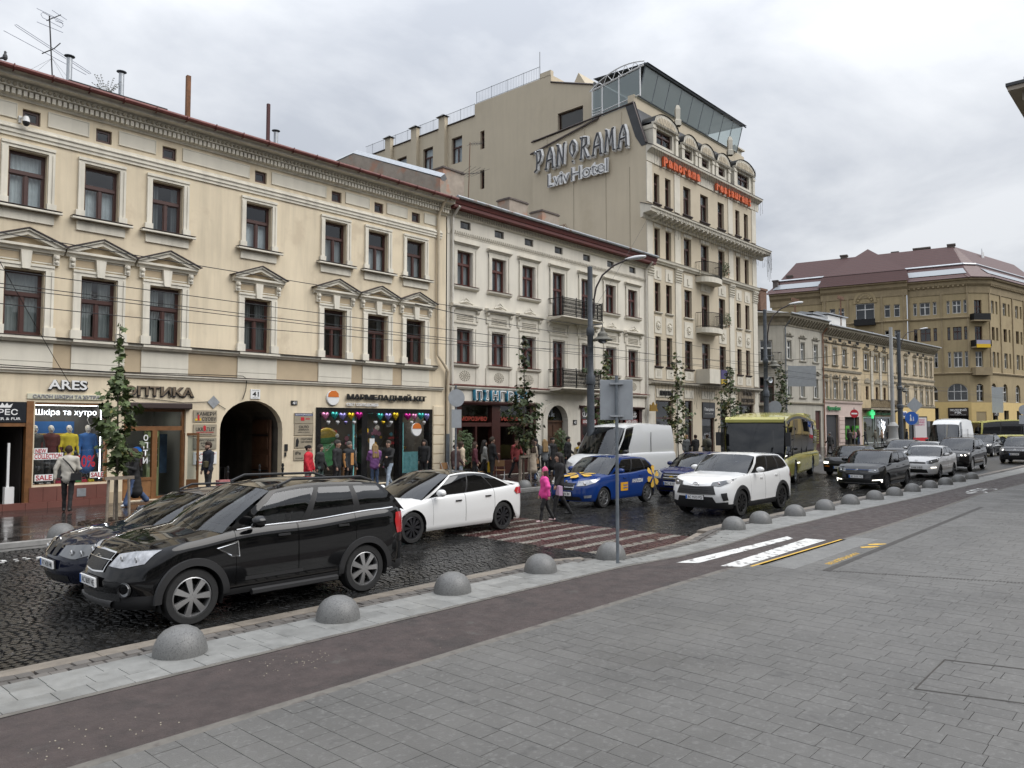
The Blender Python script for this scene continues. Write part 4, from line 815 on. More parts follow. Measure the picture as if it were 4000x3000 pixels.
obj("roof", MB().add([(X0,-.6,12.66),(X1+.2,-.6,12.66),(X1+.2,7,13.5),(X0,7,13.5)], [(0,1,2,3)]), mat("rusty_tin_roof", (.28,.27,.27), .5, .3, var=.3, vscale=1.5, stain=((.16,.07,.03), 1.2, .56, .8)), wh)
su = MB(); jamb(su, .73, .5, -.02, 1.75, .045); su.box(-.73,.73,-.045,.01,1.62,1.86); su.px([(.01,1.86),(-.08,1.87),(-.1,1.92),(-.2,1.95),(-.2,2.0),(.01,2.03)], -.83, .83); su_m = su.mesh("surround")
ss = MB(); ss.px([(.01,-.17),(-.08,-.16),(-.16,-.1),(-.18,-.03),(.01,0)], -.82, .82); ss_m = ss.mesh("sill")
sr = MB().box(-.8,.8,-.19,.01,-.0,.012).mesh("sill_flashing")
sl2 = MB(); jamb(sl2, .73, .52, -.02, 1.64, .05); sl2.box(-.73,.73,-.05,.01,1.64,1.8); sl2.px([(.01,1.8),(-.06,1.8),(-.1,1.86),(.01,1.9)], -.75, .75)
sl2.box(-.72,.72,-.03,.01,1.9,2.5); sl2.px([(.01,2.5),(-.1,2.5),(-.2,2.55),(-.26,2.6),(-.26,2.68),(.01,2.72)], -.95, .95)
for s in (-1, 1):
 a0, a1 = sorted((s*.72, s*.88)); sl2.px([(.01,2.0),(-.05,2.0),(-.07,2.15),(-.06,2.3),(-.14,2.4),(-.15,2.5),(.01,2.5)], a0, a1)
sl2_m = sl2.mesh("surround")
of = MB(); random.seed(3)
for i in range(14):
 for j in range(4): of.lathe([(0,-.06),(.022,-.055),(.036,-.03)], 6, (-.5 + i*.077 + .02*(j%2), 0, 2.0 + j*.085), 'y')
of_m = of.mesh("frieze_relief", True)
cr_ = MB()
for k in range(-6, 7): h = .34 - abs(k)*.045; cr_.lathe([(0,-.16),(.04,-.15),(.055,-.11)], 6, (k*.065, 0, 2.74 + h*.35), 'y'); cr_.lathe([(0,-.15),(.03,-.14),(.045,-.1)], 6, (k*.05, 0, 2.74 + h*.8), 'y')
cr_m = cr_.mesh("crest_relief", True)
pn = MB(); pn.box(-.75,.75,-.03,.01,-.98,-.2); pn.box(-.9,-.7,-.06,.01,-1.0,-.18); pn.box(.7,.9,-.06,.01,-1.0,-.18); pn_m = pn.mesh("apron_panel")
po = MB()
for rr, nn in ((0,1),(.09,6),(.18,11),(.27,16)):
 for i in range(nn): po.lathe([(0,-.06),(.028,-.055),(.042,-.03)], 6, (rr*1.15*math.cos(6.283*i/nn), 0, -.6+rr*.8*math.sin(6.283*i/nn)), 'y')
po_m = po.mesh("rosette_relief", True)
for i, x in enumerate(WX2):
 dl = .85 if i == 3 else 0; du = .75 if i in (3,4) else 0
 wd = window(wh, x, LO0-dl, .98, LO1-LO0+dl, 'B', M_rwood, y=.17, cur=[0,1,3,3,1,0,3][i], curmat=[0,0,3,3,0,0,3][i])
 obj("surround", sl2_m, M_wtr, wd, (0,-.17,dl)); obj("frieze_relief", of_m, M_worn, wd, (0,-.17,dl))
 if i not in (3, 4): obj("crest_relief", cr_m, M_wtr, wd, (0,-.17,dl))
 if i != 3: obj("sill", ss_m, M_wtr, wd, (0,-.17,0)); obj("sill_flashing", sr, M_rfas, wd, (0,-.17,.0)); obj("apron_panel", pn_m, M_wtr, wd, (0,-.17,.05)); obj("rosette_relief", po_m, M_worn, wd, (0,-.17,.05))
 wd = window(wh, x, UP0-du, .94, UP1-UP0+du, 'B', M_rwood, y=.15, cur=[0,1,0,1,1,3,3][i], curmat=[0,1,0,0,0,0,0][i]); obj("surround", su_m, M_wtr, wd, (0,-.15,du))
 if i not in (3, 4): obj("sill", ss_m, M_wtr, wd, (0,-.15,0)); obj("sill_flashing", sr, M_rfas, wd, (0,-.15,0))
 o = obj("attic_window", MB().box(-.33,-.27,.08,.12,0,.36).box(.27,.33,.08,.12,0,.36).box(-.27,.27,.08,.12,0,.05).box(-.27,.27,.08,.12,.31,.36), mat("grey_louvre", (.08,.07,.065), .6), wh, (x+.05,0,11.5)); obj("pane", quadm(-.27,.27,.05,.31,.1), M_glass, o)
obj("string_course", MB().px([(.01,4.12),(-.1,4.12),(-.16,4.2),(-.16,4.26),(.01,4.28)], X0, X1), M_wtr, wh); obj("string_flashing", MB().px([(.01,4.281),(-.18,4.262),(-.19,4.29),(.01,4.34)], X0, X1), M_rfas, wh)
obj("frieze_band", MB().box(X0,X1,-.02,.01,11.12,11.36), M_wtr, wh)
q = MB()
for k in range(118):
 x = 23.5 + k*.14
 q.tube([(x,-.025,11.15),(x+.07,-.03,11.33),(x+.14,-.025,11.15)], .016, 4); q.lathe([(0,-.05),(.025,-.04),(.03,-.02)], 5, (x+.07,0,11.2), 'y')
obj("frieze_ornament", q, M_worn, wh, kind="stuff")
obj("cornice", MB().px([(.01,11.95),(-.06,11.95),(-.1,12.0),(-.12,12.02),(-.12,12.15),(-.2,12.17),(-.22,12.19),(.01,12.3)], X0, X1), M_wtr, wh)
q = MB()
for k in range(138): x = 23.42 + k*.12; q.box(x, x+.06, -.19, -.12, 12.02, 12.15); q.lathe([(0,-.29),(.03,-.28),(.045,-.24),(.045,-.2)], 6, (x+.06,0,12.16), 'y')
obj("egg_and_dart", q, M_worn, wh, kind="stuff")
obj("eaves_fascia", MB().px([(0,12.2),(-.45,12.21),(-.5,12.25),(-.5,12.38),(-.55,12.41),(-.6,12.58),(-.6,12.62),(0,12.64)], X0-.02, X1+.3), M_rfas, wh)
obj("gutter", MB().tube([(X0,-.68,12.66),(X1+.25,-.68,12.66)], .075, 8), mat("rust_patched_zinc", (.3,.32,.34), .45, .5, stain=((.17,.075,.03), 1.6, .56, .9), var=.1), wh, smooth=40)
M_wpipe = mat("white_drainpipe", (.6,.57,.51), .5, var=.1)
for x in (23.62, 39.75): obj("drainpipe", MB().tube([(x,-.55,12.3),(x,-.12,11.9),(x,-.1,11.5),(x,-.1,.3)], .06, 8), M_wpipe, wh, smooth=40)
def balcony(parent, x0, x1, z, d, h=.95, side_ang=0, flowers=False):
 bl_ = obj("balcony", MB().px([(.01,z-.16),(-d+.15,z-.12),(-d-.05,z-.04),(-d-.05,z),(.01,z)], x0-.08, x1+.08), M_wtr, parent); yy = -d
 r_ = MB()
 pts = [(x0,0,0),(x0,yy,0),(x1,yy,0),(x1,0,0)]
 for zz in (z+.06, z+h): r_.tube([(p[0],p[1],zz) for p in pts], .022, 5)
 for k in range(int((x1-x0)/.09)+1):
  x = x0 + k*.09; r_.tube([(x,yy,z+.06),(x,yy,z+h)], .009, 4)
  if x+.12 < x1:
   for zc in (z+.2, z+.4, z+.6, z+.8): r_.tube([(x+.045+.05*math.cos(t), yy, zc+.1*math.sin(t)) for t in np.linspace(0, 2*math.pi, 7)[:-1]], .021, 3, loop=True)
 for k in range(int(d/.09)+1):
  for x in (x0, x1): r_.tube([(x,-k*.09,z+.06),(x,-k*.09,z+h)], .012, 4)
 for x in (x0, x1, (2*x0+x1)/3, (x0+2*x1)/3): r_.tube([(x,yy,z),(x,yy,z+h+.08)], .028, 5)
 obj("iron_railing", r_, M_iron, bl_); return bl_
balcony(wh, 30.5, 33.95, 8.05, .95); bq = balcony(wh, 30.5, 33.8, 4.38, .95)
M_leafd = mat("plant_green", (.05,.085,.025), .6, var=.4, vscale=8)
def bush(b, c, rx, ry, rz, n, s, m=0):
 for _ in range(n):
  t = np.random.default_rng(random.randrange(1 << 30)).normal(size=3); t /= np.linalg.norm(t); r0 = random.random()**.4
  p = Vector((c[0]+t[0]*rx*r0, c[1]+t[1]*ry*r0, c[2]+t[2]*rz*r0)); u = Vector((random.gauss(0,1),random.gauss(0,1),random.gauss(0,1))).normalized()*s*random.uniform(.6,1.3); w = u.orthogonal().normalized()*s*.4
  b.add([p-u, p+w, p+u, p-w], [(0,1,2,3)], m)
q = MB(); random.seed(11)
for k in range(9): bush(q, (32.2+.19*k, 24.1, 5.32), .16, .12, .16, 40, .06, 0)
for k in range(22): bush(q, (random.uniform(32.4,33.8), 23.98, random.uniform(5.2,5.45)), .03, .03, .03, 6, .03, 1)
tag(obj("balcony_plants", q, [M_leafd, mat("white_bloom", (.6,.5,.48), .6)], None), "leafy plants with pale blooms on the lower iron balcony", "plants")
q = MB(); A0, A1 = arch_pts(29.98, 32.32, 2.68, 1.1), arch_pts(30.3, 32.0, 2.68, .82)
for i in range(len(A0)-1): q.add([(A0[i][0],-.1,A0[i][1]),(A0[i+1][0],-.1,A0[i+1][1]),(A1[i+1][0],-.1,A1[i+1][1]),(A1[i][0],-.1,A1[i][1]),(A0[i][0],.0,A0[i][1]),(A0[i+1][0],.0,A0[i+1][1]),(A1[i+1][0],.0,A1[i+1][1]),(A1[i][0],.0,A1[i][1])], [(0,3,2,1),(0,1,5,4),(3,7,6,2)])
q.box(29.98,30.3,-.1,0,.13,2.68); q.box(32.0,32.32,-.1,0,.13,2.68); obj("door_surround", q, M_wtr, wh)
dr = obj("house_door", MB().box(30.3,32.0,.3,.36,.13,2.62).box(30.3,32.0,.24,.36,2.62,2.72), M_gate, wh)
for x in (30.4,31.2):
 for z0, z1 in ((.25,.85),(.95,1.75),(1.9,2.5)): obj("door_panel", MB().box(x,x+.7,.27,.3,z0,z1), M_gate, dr)
q = MB(); A = arch_pts(30.3,32.0,2.72,.78); q.py(A, .3, .32); obj("fanlight", q, M_glass, dr)
M_dkred = mat("dark_mahogany", (.045,.013,.01), .4, var=.2, vscale=5)
rs = thing("restaurant_shopfront", "dark mahogany restaurant front behind the outdoor chairs", "shop front", (0, FY, 0))
q = MB(); q.px([(.05,3.4),(-.15,3.42),(-.2,3.5),(-.2,3.56),(.05,3.6)], 23.9, 29.6); q.box(23.95,24.3,-.02,.25,.13,3.4); q.box(26.28,26.86,-.02,.25,.13,3.4); q.box(29.05,29.5,-.02,.25,.13,3.4); q.box(24.3,26.28,.0,.22,2.42,2.6); q.box(26.86,29.05,.0,.22,2.42,2.6); q.box(26.86,29.05,0,.22,.13,.8); q.box(25.2,25.3,0,.22,.13,2.42); q.box(28.0,28.06,.0,.22,.8,2.42); obj("timber_front", q, M_dkred, rs)
for r_ in ((24.3,26.28,2.6,3.4,.12),(26.86,29.05,2.6,3.4,.12),(26.86,29.05,.8,2.42,.12),(24.3,25.2,.13,2.42,.12)): obj("shop_pane", quadm(*r_), glass("shop_glass"), rs)
obj("interior", MB().box(23.9,29.6,3.2,3.22,.1,3.6).box(23.9,23.92,.3,3.2,.1,3.6).box(29.5,29.52,.3,3.2,.1,3.6).box(23.9,29.5,.3,3.2,3.52,3.56).box(23.9,29.5,.3,3.2,.1,.13), mat("warm_dark_room", (.06,.03,.02), .8), rs)
for k in range(5): obj("riser_board", MB().box(26.9,29.0,-.015,0,.18+k*.12,.28+k*.12), M_dkred, rs)
text("glass_lettering", "МОРОЗИВО", mat("red_neon_letter", (.35,.05,.03), .5), 25.2, .1, 2.78, 1.7, .2, rs, bold=.02); text("glass_lettering", "ПИВО ВИНО", mat("red_neon_letter"), 27.6, .1, 2.78, 1.3, .18, rs, bold=.02)
sg = thing("restaurant_sign", "large blue and white slab letters on the white house", "sign", (26.9, FY, 3.88))
for i, c in enumerate("ПІНГВІН"):
 x = -1.65 + i*.55
 text("letter", c, mat("letter_blue", (.04,.22,.34), .5), x-.05, -.09, -.02, .42 if c != 'І' else .2, .5, sg, bold=.05, ext=.14); text("letter", c, M_white, x, -.18, 0, .40 if c != 'І' else .18, .46, sg, bold=.05, ext=.03); text("letter", c, M_blackp, x, -.2, 0, .33 if c != 'І' else .11, .36, sg, bold=.0)
s2 = thing("fur_shopfront", "dark red fur and leather shop front behind the lamp post", "shop front", (0, FY, 0))
q = MB(); q.px([(.05,3.38),(-.12,3.4),(-.18,3.5),(.05,3.55)], 33.1, 39.4); q.box(33.2,33.4,0,.25,.13,3.4); q.box(34.7,34.95,0,.25,.13,3.4); q.box(37.0,37.25,0,.25,.13,3.4); q.box(39.0,39.3,0,.25,.13,3.4); q.box(33.4,39.0,0,.2,2.4,2.5); q.box(33.4,34.7,0,.2,.13,.6); q.box(37.25,39,0,.2,.13,.6); obj("timber_front", q, M_dkred, s2)
for r_ in ((33.4,34.7,.6,3.38,.12),(34.95,37.0,.13,3.38,.14),(37.25,39.0,.6,3.38,.12)): obj("shop_pane", quadm(*r_), glass("shop_glass"), s2)
obj("interior", MB().box(33.1,39.4,2.6,2.62,.1,3.5).box(33.2,33.22,.3,2.6,.1,3.5).box(39.3,39.32,.3,2.6,.1,3.5).box(33.2,39.3,.3,2.6,3.46,3.5), mat("warm_dark_room"), s2)
for x in (33.8,34.3,37.7,38.4): obj("fur_coat", MB().lathe([(.28,.5),(.25,1.0),(.2,1.5),(.25,1.9),(.1,2.05),(.07,2.15),(0,2.2)], 10, (x,.9,0)), mat("red_coat", (.3,.04,.02), .7), s2, smooth=True)
text("glass_lettering", "KLARIS", M_white, 34.0, .1, 3.06, 1.1, .28, s2, bold=.02); text("glass_lettering", "KLARIS", M_white, 38.2, .1, 3.06, 1.3, .28, s2, bold=.02)
for x, w in ((33.95,"left"),(38.1,"right")):
 d = tag(obj("shop_sign", MB().box(x-.65,x+.65,-.04,.0,2.52,2.8), mat("sign_maroon", (.16,.02,.02), .5), None, (0,FY,0)), "dark red board with white fur writing in the %s bay of the fur shop" % w, "sign"); text("lettering", "ШКІРА ХУТРО", M_white, x, -.05, 2.66, 1.15, .16, d, bold=.02)
p = plaque(32.55,32.85,2.5,2.75,[("43",M_white,32.7,2.62,.18,.15)], "small black plate with house number beside the arched door", M_blackp)
tag(obj("shop_sign", MB().box(34.1,35.0,-.1,0,3.75,4.0), M_dkred, None, (0,FY,0)), "small dark hanging board above the fur shop", "sign")
tag(obj("shop_sign", MB().py([(39.4,3.3),(40.3,3.3),(40.15,3.55),(40.2,3.75),(40.0,3.6),(39.8,3.85),(39.6,3.6),(39.45,3.7)], -.5, -.44), mat("old_gold", (.3,.18,.03), .4, .6), None, (0,FY,0)), "gold cut-out hanging sign by the white house's right drainpipe", "sign")
an = thing("rusty_aerial", "collapsed rusty comb aerial on the white house roof", "aerial", (35.0, 28.0, 13.4)); q = MB(); q.tube([(-1.6,0,.35),(.5,0,.95)], .02, 4); q.tube([(.5,0,.95),(1.6,0,.5)], .02, 4); q.tube([(.5,0,-.3),(.5,0,1.0)], .02, 5)
for k in range(12): q.tube([(-1.5+k*.17,-.25,.38+k*.048),(-1.5+k*.17,.25,.38+k*.048)], .012, 3)
for k in range(8): q.tube([(.6+k*.13,0,.9-k*.053),(.65+k*.13,0,1.08-k*.053)], .012, 3)
obj("elements", q, mat("rusty_rod", (.14,.07,.04), .8), an)
an = thing("tv_aerial", "thin television aerial on a rusty mast before the hotel wall", "aerial", (28.5, 29.0, 13.6)); obj("mast", MB().tube([(0,0,0),(.15,0,4.1)], .025, 5), mat("rusty_rod"), an); q = MB(); q.tube([(-.5,0,2.2),(1.0,0,2.65)], .018, 4); q.tube([(.1,0,4.0),(1.1,0,4.3)], .015, 4)
for k in range(5): q.tube([(-.45+.35*k,-.7,2.5+.05*k),(-.45+.35*k,.7,2.1+.12*k)], .01, 3); q.tube([(.2+.2*k,-.3,4.08+.06*k),(.2+.2*k,.3,4.0+.06*k)], .008, 3)
obj("elements", q, M_iron, an)
# ================= HOTEL =================
M_hot = mat("taupe_stucco", (0.53,0.46,0.345), 0.85, var=0.05, vscale=0.4, streak=0.06, bump=.1, bscale=60, stain=((.45,.385,.28), .25, .55, .6))
M_htr = mat("pale_stone_trim", (0.63,0.59,0.5), 0.85, var=0.08, vscale=1.5, streak=.14)
M_slate = mat("dark_mansard_tin", (.045,.047,.05), .4, .4, var=.2, vscale=2)
ht = thing("hotel", "seven-storey taupe corner hotel with big lettering on its blank side wall", "building", (0, FY, 0))
HX0, HX1 = 40.0, 55.4
HC_ = [(41.2,.66),(42.55,.68),(44.98,.96),(47.33,1.1),(49.75,.94),(52.35,.68),(53.75,.68)]
ROWS = [(6.1,7.96),(9.48,11.32),(12.86,14.74),(16.3,18.18)]
ops = []
for x, w in HC_:
 for r_, (a, c) in enumerate(ROWS): ops.append((x-w/2, x+w/2, a - (.55 if (x == 47.33 and r_ in (1,2)) else 0), c))
ops += [(40.86,42.85,.3,4.0),(44.4,45.4,.3,4.05),(46.63,48.38,.13,4.0),(49.25,50.3,.3,4.05),(52.1,54.5,.13,3.95)]
b = MB(); wall(b, HX0, HX1, .05, 19.7, ops, dep=.25)
b.add([(HX1,0,0),(HX1,28,0),(HX1,28,19.7),(HX1,0,19.7)], [(0,1,2,3)]); obj("facade_wall", b, M_hot, ht)
sw_ = MB(); sw_.add([(40,0,.05),(40,0,19.8),(40,.9,22.55),(40,9.2,22.1),(40,9.2,.05)], [(0,1,2,3,4)]); obj("side_wall", sw_, M_hot, ht)
RX = 41.2
def wall_x(mb, X, y0, y1, z0, z1, ops, dep=.3):
 q = MB(); wall(q, -y1, -y0, z0, z1, [(-o[1], -o[0], o[2], o[3]) for o in ops], dep=dep); mb.add([(X + v[1], -v[0], v[2]) for v in q.v], q.f)
rb = MB()
wins = [(15.6-.0,16.9,23.0,25.1),(17.5,18.7,23.0,25.1),(21.0,22.1,23.0,25.1),(15.0,15.45,23.5,24.9),(15.0,15.45,20.4,21.8),(24.4,25.5,23.0,25.1)]
wins = [(17.5,18.7,23.05,25.15),(20.9,22.1,23.05,25.1),(24.2,25.4,23.05,25.1),(15.05,15.5,23.5,24.9),(15.05,15.5,20.4,21.85),(5.7,7.9,22.75,24.2)]
wall_x(rb, RX, 8.5, 16.1, 12, 27.2, wins[3:5]); wall_x(rb, RX, 3.9, 8.5, 12, 24.8, [wins[5]]); rb.add([(RX,3.9,24.8),(RX,3.9,25.0),(RX,8.5,26.6),(RX,8.5,24.8)], [(0,1,2,3)]); wall_x(rb, RX, 16.1, 30, 12, 26.3, wins[:3])
rb.add([(RX,3.9,22),(RX,3.9,25.0),(RX,8.5,26.6),(RX+12,8.5,26.6),(RX+12,3.9,25.0),(RX+12,3.9,22)], [(0,1,4,5),(1,2,3,4)]); rb.add([(RX,8.5,26.6),(RX,8.5,27.2),(RX+12,8.5,27.2),(RX+12,8.5,26.6)], [(0,1,2,3)]); rb.add([(RX,16.1,26.3),(RX,16.1,27.2),(RX+12,16.1,27.2),(RX+12,16.1,26.3)], [(0,1,2,3)]); rb.add([(RX,8.5,27.2),(RX,16.1,27.2),(RX+12,16.1,27.2),(RX+12,8.5,27.2)], [(0,1,2,3)]); rb.add([(RX,16.1,26.3),(RX,30,26.3),(RX+12,30,26.3),(RX+12,16.1,26.3)], [(0,1,2,3)])
obj("rear_block", rb, M_hot, ht)
obj("parapet_stub", MB().box(RX-.02,RX+.3,8.52,9.5,27.2,27.55), M_hot, ht); obj("rooftop_hut", MB().add([(RX+.3,5.2,25.0),(RX+.3,7.4,25.0),(RX+.3,6.3,26.75),(RX+3,5.2,25.0),(RX+3,7.4,25.0),(RX+3,6.3,26.75)], [(0,2,1),(3,4,5),(0,3,5,2),(1,2,5,4)]), M_hot, ht)
for y in (19.5, 22.9, 26.3): obj("chimney_rib", MB().box(RX-.35,RX,y-.35,y+.35,12,27.0), M_hot, ht); obj("chimney_cap", MB().add([(RX-.55,y-.5,27.05),(RX+.1,y-.5,27.05),(RX+.1,y+.5,27.05),(RX-.55,y+.5,27.05),(RX-.2,y,27.35)], [(0,1,4),(1,2,4),(2,3,4),(3,0,4)]), M_slate, ht)
for y0, y1, z0, z1 in wins:
 st = 'P' if y1-y0 > 2 else ('A' if y1-y0 > 1 else 'N')
 o = window(ht, 0, z0, y1-y0, z1-z0, st, M_brown, cur=0 if st == 'A' else None, curmat=1); o.location = (RX+.2, (y0+y1)/2, z0); o.rotation_euler = (0,0,R(-90))
rl = MB()
for y0, y1, z in ((9.6,16.0,27.2),(16.2,30,26.35)):
 for zz in (z+.1, z+.95): rl.tube([(RX+.1,y0,zz),(RX+.1,y1,zz)], .02, 4)
 for k in range(int((y1-y0)/.16)): rl.tube([(RX+.1,y0+k*.16,z+.1),(RX+.1,y0+k*.16,z+.95)], .009, 3, cap=False)
 for k in range(int((y1-y0)/1.6)+1): rl.tube([(RX+.1,y0+k*1.6,z),(RX+.1,y0+k*1.6,z+1.0)], .025, 4)
obj("roof_railing", rl, M_greymetal, ht, kind="stuff")
obj("roof_coping", MB().tube([(39.95,-.05,19.85),(39.95,.85,22.62),(39.95,9.25,22.16)], .07, 4), M_metal_dk, ht); obj("roof_coping", MB().tube([(RX-.05,16.1,26.32),(RX-.05,30,26.32)], .06, 4), M_metal_dk, ht); obj("roof_coping", MB().tube([(RX-.05,3.9,25.05),(RX-.05,8.5,26.65)], .06, 4), M_metal_dk, ht)
obj("rain_gutter", MB().tube([(39.9,9.3,21.3),(39.9,3.6,22.3),(40.3,3.4,22.6),(40.5,3.5,25.1)], .07, 6), M_metal_dk, ht)
obj("lightning_rod", MB().tube([(42,10.2,27),(42,10.2,29.7)], .02, 5), M_iron, ht)
for y in (1.8,4.7,7.9): obj("wall_conduit", MB().box(39.96,40,y-.02,y+.02,20.5,22.3), mat("conduit_ivory", (.5,.44,.34), .6), ht)
for y in (1.2,3.0,5.6): obj("wall_joint", MB().box(39.985,40,y-.012,y+.012,13,18.6), mat("joint_grey", (.26,.23,.17), .8), ht)
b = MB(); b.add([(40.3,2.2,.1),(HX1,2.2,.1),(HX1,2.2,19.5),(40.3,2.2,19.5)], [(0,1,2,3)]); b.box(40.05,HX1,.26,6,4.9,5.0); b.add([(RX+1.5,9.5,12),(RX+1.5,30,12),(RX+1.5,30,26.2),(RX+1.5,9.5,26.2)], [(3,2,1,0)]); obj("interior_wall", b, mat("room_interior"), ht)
sn = MB(); sn.px([(.01,-.1),(-.08,-.1),(-.12,-.04),(-.12,0),(.01,.02)], -.5, .5)
for x, w in HC_:
 for r_, (a, c) in enumerate(ROWS):
  dl = .55 if (x == 47.33 and r_ in (1,2)) else 0
  wd = window(ht, x, a-dl, w, c-a+dl, 'A' if w > .8 else 'N', M_brown, y=.18, cur=random.choice((0,3,1,None)), curmat=random.choice((0,3,3)))
  if not dl: obj("sill", MB().px([(.01,-.1),(-.08,-.1),(-.12,-.04),(-.12,0),(.01,.02)], -w/2-.12, w/2+.12), M_metal_dk if r_ in (0,3) else M_htr, wd, (0,-.18,0))
PIL = [40.28, 43.65, 51.15, 55.0]
for x in PIL:
 obj("pilaster", MB().box(x-.35 if x > 41 else 40.0, x+.35 if x > 41 else 40.62, -.06, .01, 5.3, 11.65), M_htr, ht)
 cp_ = obj("capital", MB().px([(.01,11.65),(-.1,11.65),(-.1,11.75),(-.08,12.3),(-.2,12.4),(-.22,12.5),(.01,12.5)], x-.38, x+.38), M_htr, ht)
 q = MB()
 for i in range(5):
  for j in range(4): q.lathe([(0,-.18),(.05,-.16),(.075,-.1)], 6, (x-.3+i*.15, 0, 11.8+j*.17), 'y')
 obj("acanthus_relief", q, M_htr, cp_, smooth=True)
 obj("upper_pilaster", MB().box(x-.35 if x > 41 else 40.0, x+.35 if x > 41 else 40.62, -.05, .01, 12.8, 15.1), M_htr, ht); obj("top_pilaster", MB().box(x-.35 if x > 41 else 40.0, x+.35 if x > 41 else 40.62, -.05, .01, 16.2, 18.7), M_htr, ht)
obj("string_course", MB().px([(.01,12.5),(-.1,12.5),(-.14,12.58),(-.24,12.64),(-.26,12.74),(-.3,12.8),(.01,12.83)], 40, HX1+.1), M_htr, ht)
obj("base_course", MB().px([(.01,4.95),(-.12,4.95),(-.3,5.05),(-.34,5.15),(.01,5.2)], 40, HX1+.1), M_htr, ht); obj("base_flashing", MB().px([(.01,5.201),(-.35,5.152),(-.36,5.17),(.01,5.23)], 40, HX1+.1), M_metal_dk, ht)
cn = obj("main_cornice", MB().px([(.01,15.05),(-.15,15.05),(-.2,15.15),(-.2,15.3),(-.72,15.36),(-.75,15.5),(-.82,15.56),(-.84,15.66),(.01,15.95)], 39.3, HX1+.9), M_htr, ht); obj("cornice_flashing", MB().px([(.01,15.96),(-.85,15.665),(-.86,15.69),(.01,15.99)], 39.25, HX1+.95), M_metal_dk, ht)
mm_ = MB().px([(0,15.13),(-.4,15.2),(-.5,15.28),(-.5,15.355),(0,15.355)], -.11, .11).mesh("modillion")
for k in range(27): obj("modillion", mm_, M_htr, cn, (40.2+k*.57,-.2,0))
obj("eaves_cornice", MB().px([(.01,18.75),(-.06,18.75),(-.06,19.3),(-.15,19.35),(-.3,19.45),(-.42,19.5),(-.45,19.62),(.01,19.8)], 40.0, HX1+.4), M_htr, ht); obj("eaves_flashing", MB().px([(.01,19.81),(-.46,19.63),(-.47,19.66),(.01,19.84)], 39.95, HX1+.45), M_metal_dk, ht)
for x, w in HC_:
 q = MB(); q.box(x-w/2-.1,x+w/2+.1,-.03,.01,11.5,12.3); q.box(x-.13,x+.13,-.08,-.03,11.65,12.05); obj("spandrel_panel", q, M_htr, ht)
 q = MB(); q.box(x-w/2-.08,x+w/2+.08,-.03,.01,8.15,9.2)
 for t in range(12): q.lathe([(0,-.1),(.04,-.09),(.05,-.03)], 6, (x+.22*math.cos(t*.524), 0, 8.65+.24*math.sin(t*.524)), 'y')
 q.lathe([(0,-.12),(.12,-.1),(.16,-.03)], 12, (x,0,8.65), 'y')
 if x != 47.33: obj("sunflower_panel", q, M_htr, ht)
 q = MB(); q.box(x-w/2-.08,x+w/2+.08,-.03,.01,5.35,5.95)
 for dx in (-.15,0,.15): q.box(x+dx-.03,x+dx+.03,-.05,-.03,5.5,5.85)
 obj("apron_panel", q, M_htr, ht); obj("lintel_panel", MB().box(x-w/2-.05,x+w/2+.05,-.03,.01,14.8,15.0), M_htr, ht)
def curved_balcony(z, nm):
 A = [(47.33 + 1.35*math.sin(t), -.95*max(0, math.cos(t))**.6) for t in np.linspace(-math.pi/2, math.pi/2, 13)]
 bo = obj("balcony", MB().pz(A, z-.35, z), M_htr, ht); r_ = MB()
 for zz in (z+.08, z+1.0): r_.tube([(a*1, c, zz) for a, c in A], .022, 5)
 for i in range(len(A)-1):
  for t in (0,.25,.5,.75): p = [A[i][j]+(A[i+1][j]-A[i][j])*t for j in (0,1)]; r_.tube([(p[0],p[1],z),(p[0],p[1],z+1.0)], .012, 4)
 obj("iron_railing", r_, M_iron, bo)
curved_balcony(12.35, ""); curved_balcony(8.95, "")
bo = obj("balcony", MB().box(45.9,48.8,-1.0,0,5.2,5.35).box(45.9,48.8,-1.0,-.85,5.35,6.15).box(45.9,46.05,-.85,0,5.35,6.15).box(48.65,48.8,-.85,0,5.35,6.15), M_htr, ht)
for x, z, w in ((48.5,13.1,"top"),(48.6,9.6,"middle"),(48.9,5.9,"lowest")):
 q = MB(); bush(q, (x,24.15,z), .35,.25,.55,260,.08,0); bush(q,(x+.1,24.1,z-.2),.35,.2,.4,40,.06,1); tag(obj("balcony_plant", q, [M_leafd, mat("red_bloom", (.3,.06,.03), .6)], None), "trailing green plant on the %s hotel balcony" % w, "plant")
fl = tag(obj("draped_flag", MB().box(47.4,48.3,-1.05,-1.02,5.55,6.15,0).box(47.4,48.3,-1.05,-1.02,5.2,5.55,1), [mat("flag_purple", (.06,.05,.14), .8, var=.2, vscale=12), mat("flag_stripes", (.12,.12,.06), .8)], None, (0,FY,0)), "dark starred flag draped over the lowest hotel balcony", "flag")
for k in range(4): obj("stripe", MB().box(47.4,48.3,-1.06,-1.05,5.22+k*.085,5.26+k*.085), mat("flag_yellow"), fl)
md = MB(); md.add([(40,0,19.8),(HX1,0,19.8),(HX1,.9,22.5),(40,.9,22.5)], [(0,1,2,3)]); md.add([(HX1,0,19.8),(HX1,10,19.8),(HX1,10,22.5),(HX1,.9,22.5)], [(0,1,2,3)]); obj("mansard_roof", md, M_slate, ht)
obj("mansard_side_tin", MB().add([(39.97,-.15,19.75),(39.97,.75,22.65),(39.97,1.5,22.65),(39.97,.75,20.4),(39.97,.3,19.7)], [(0,1,2,3,4)]), M_slate, ht)
obj("attic_band", MB().box(40,HX1,.85,1.3,22.3,23.15), M_hot, ht); obj("roof_deck", MB().box(40.02,HX1,.9,9.2,22.2,22.3), M_slate, ht)
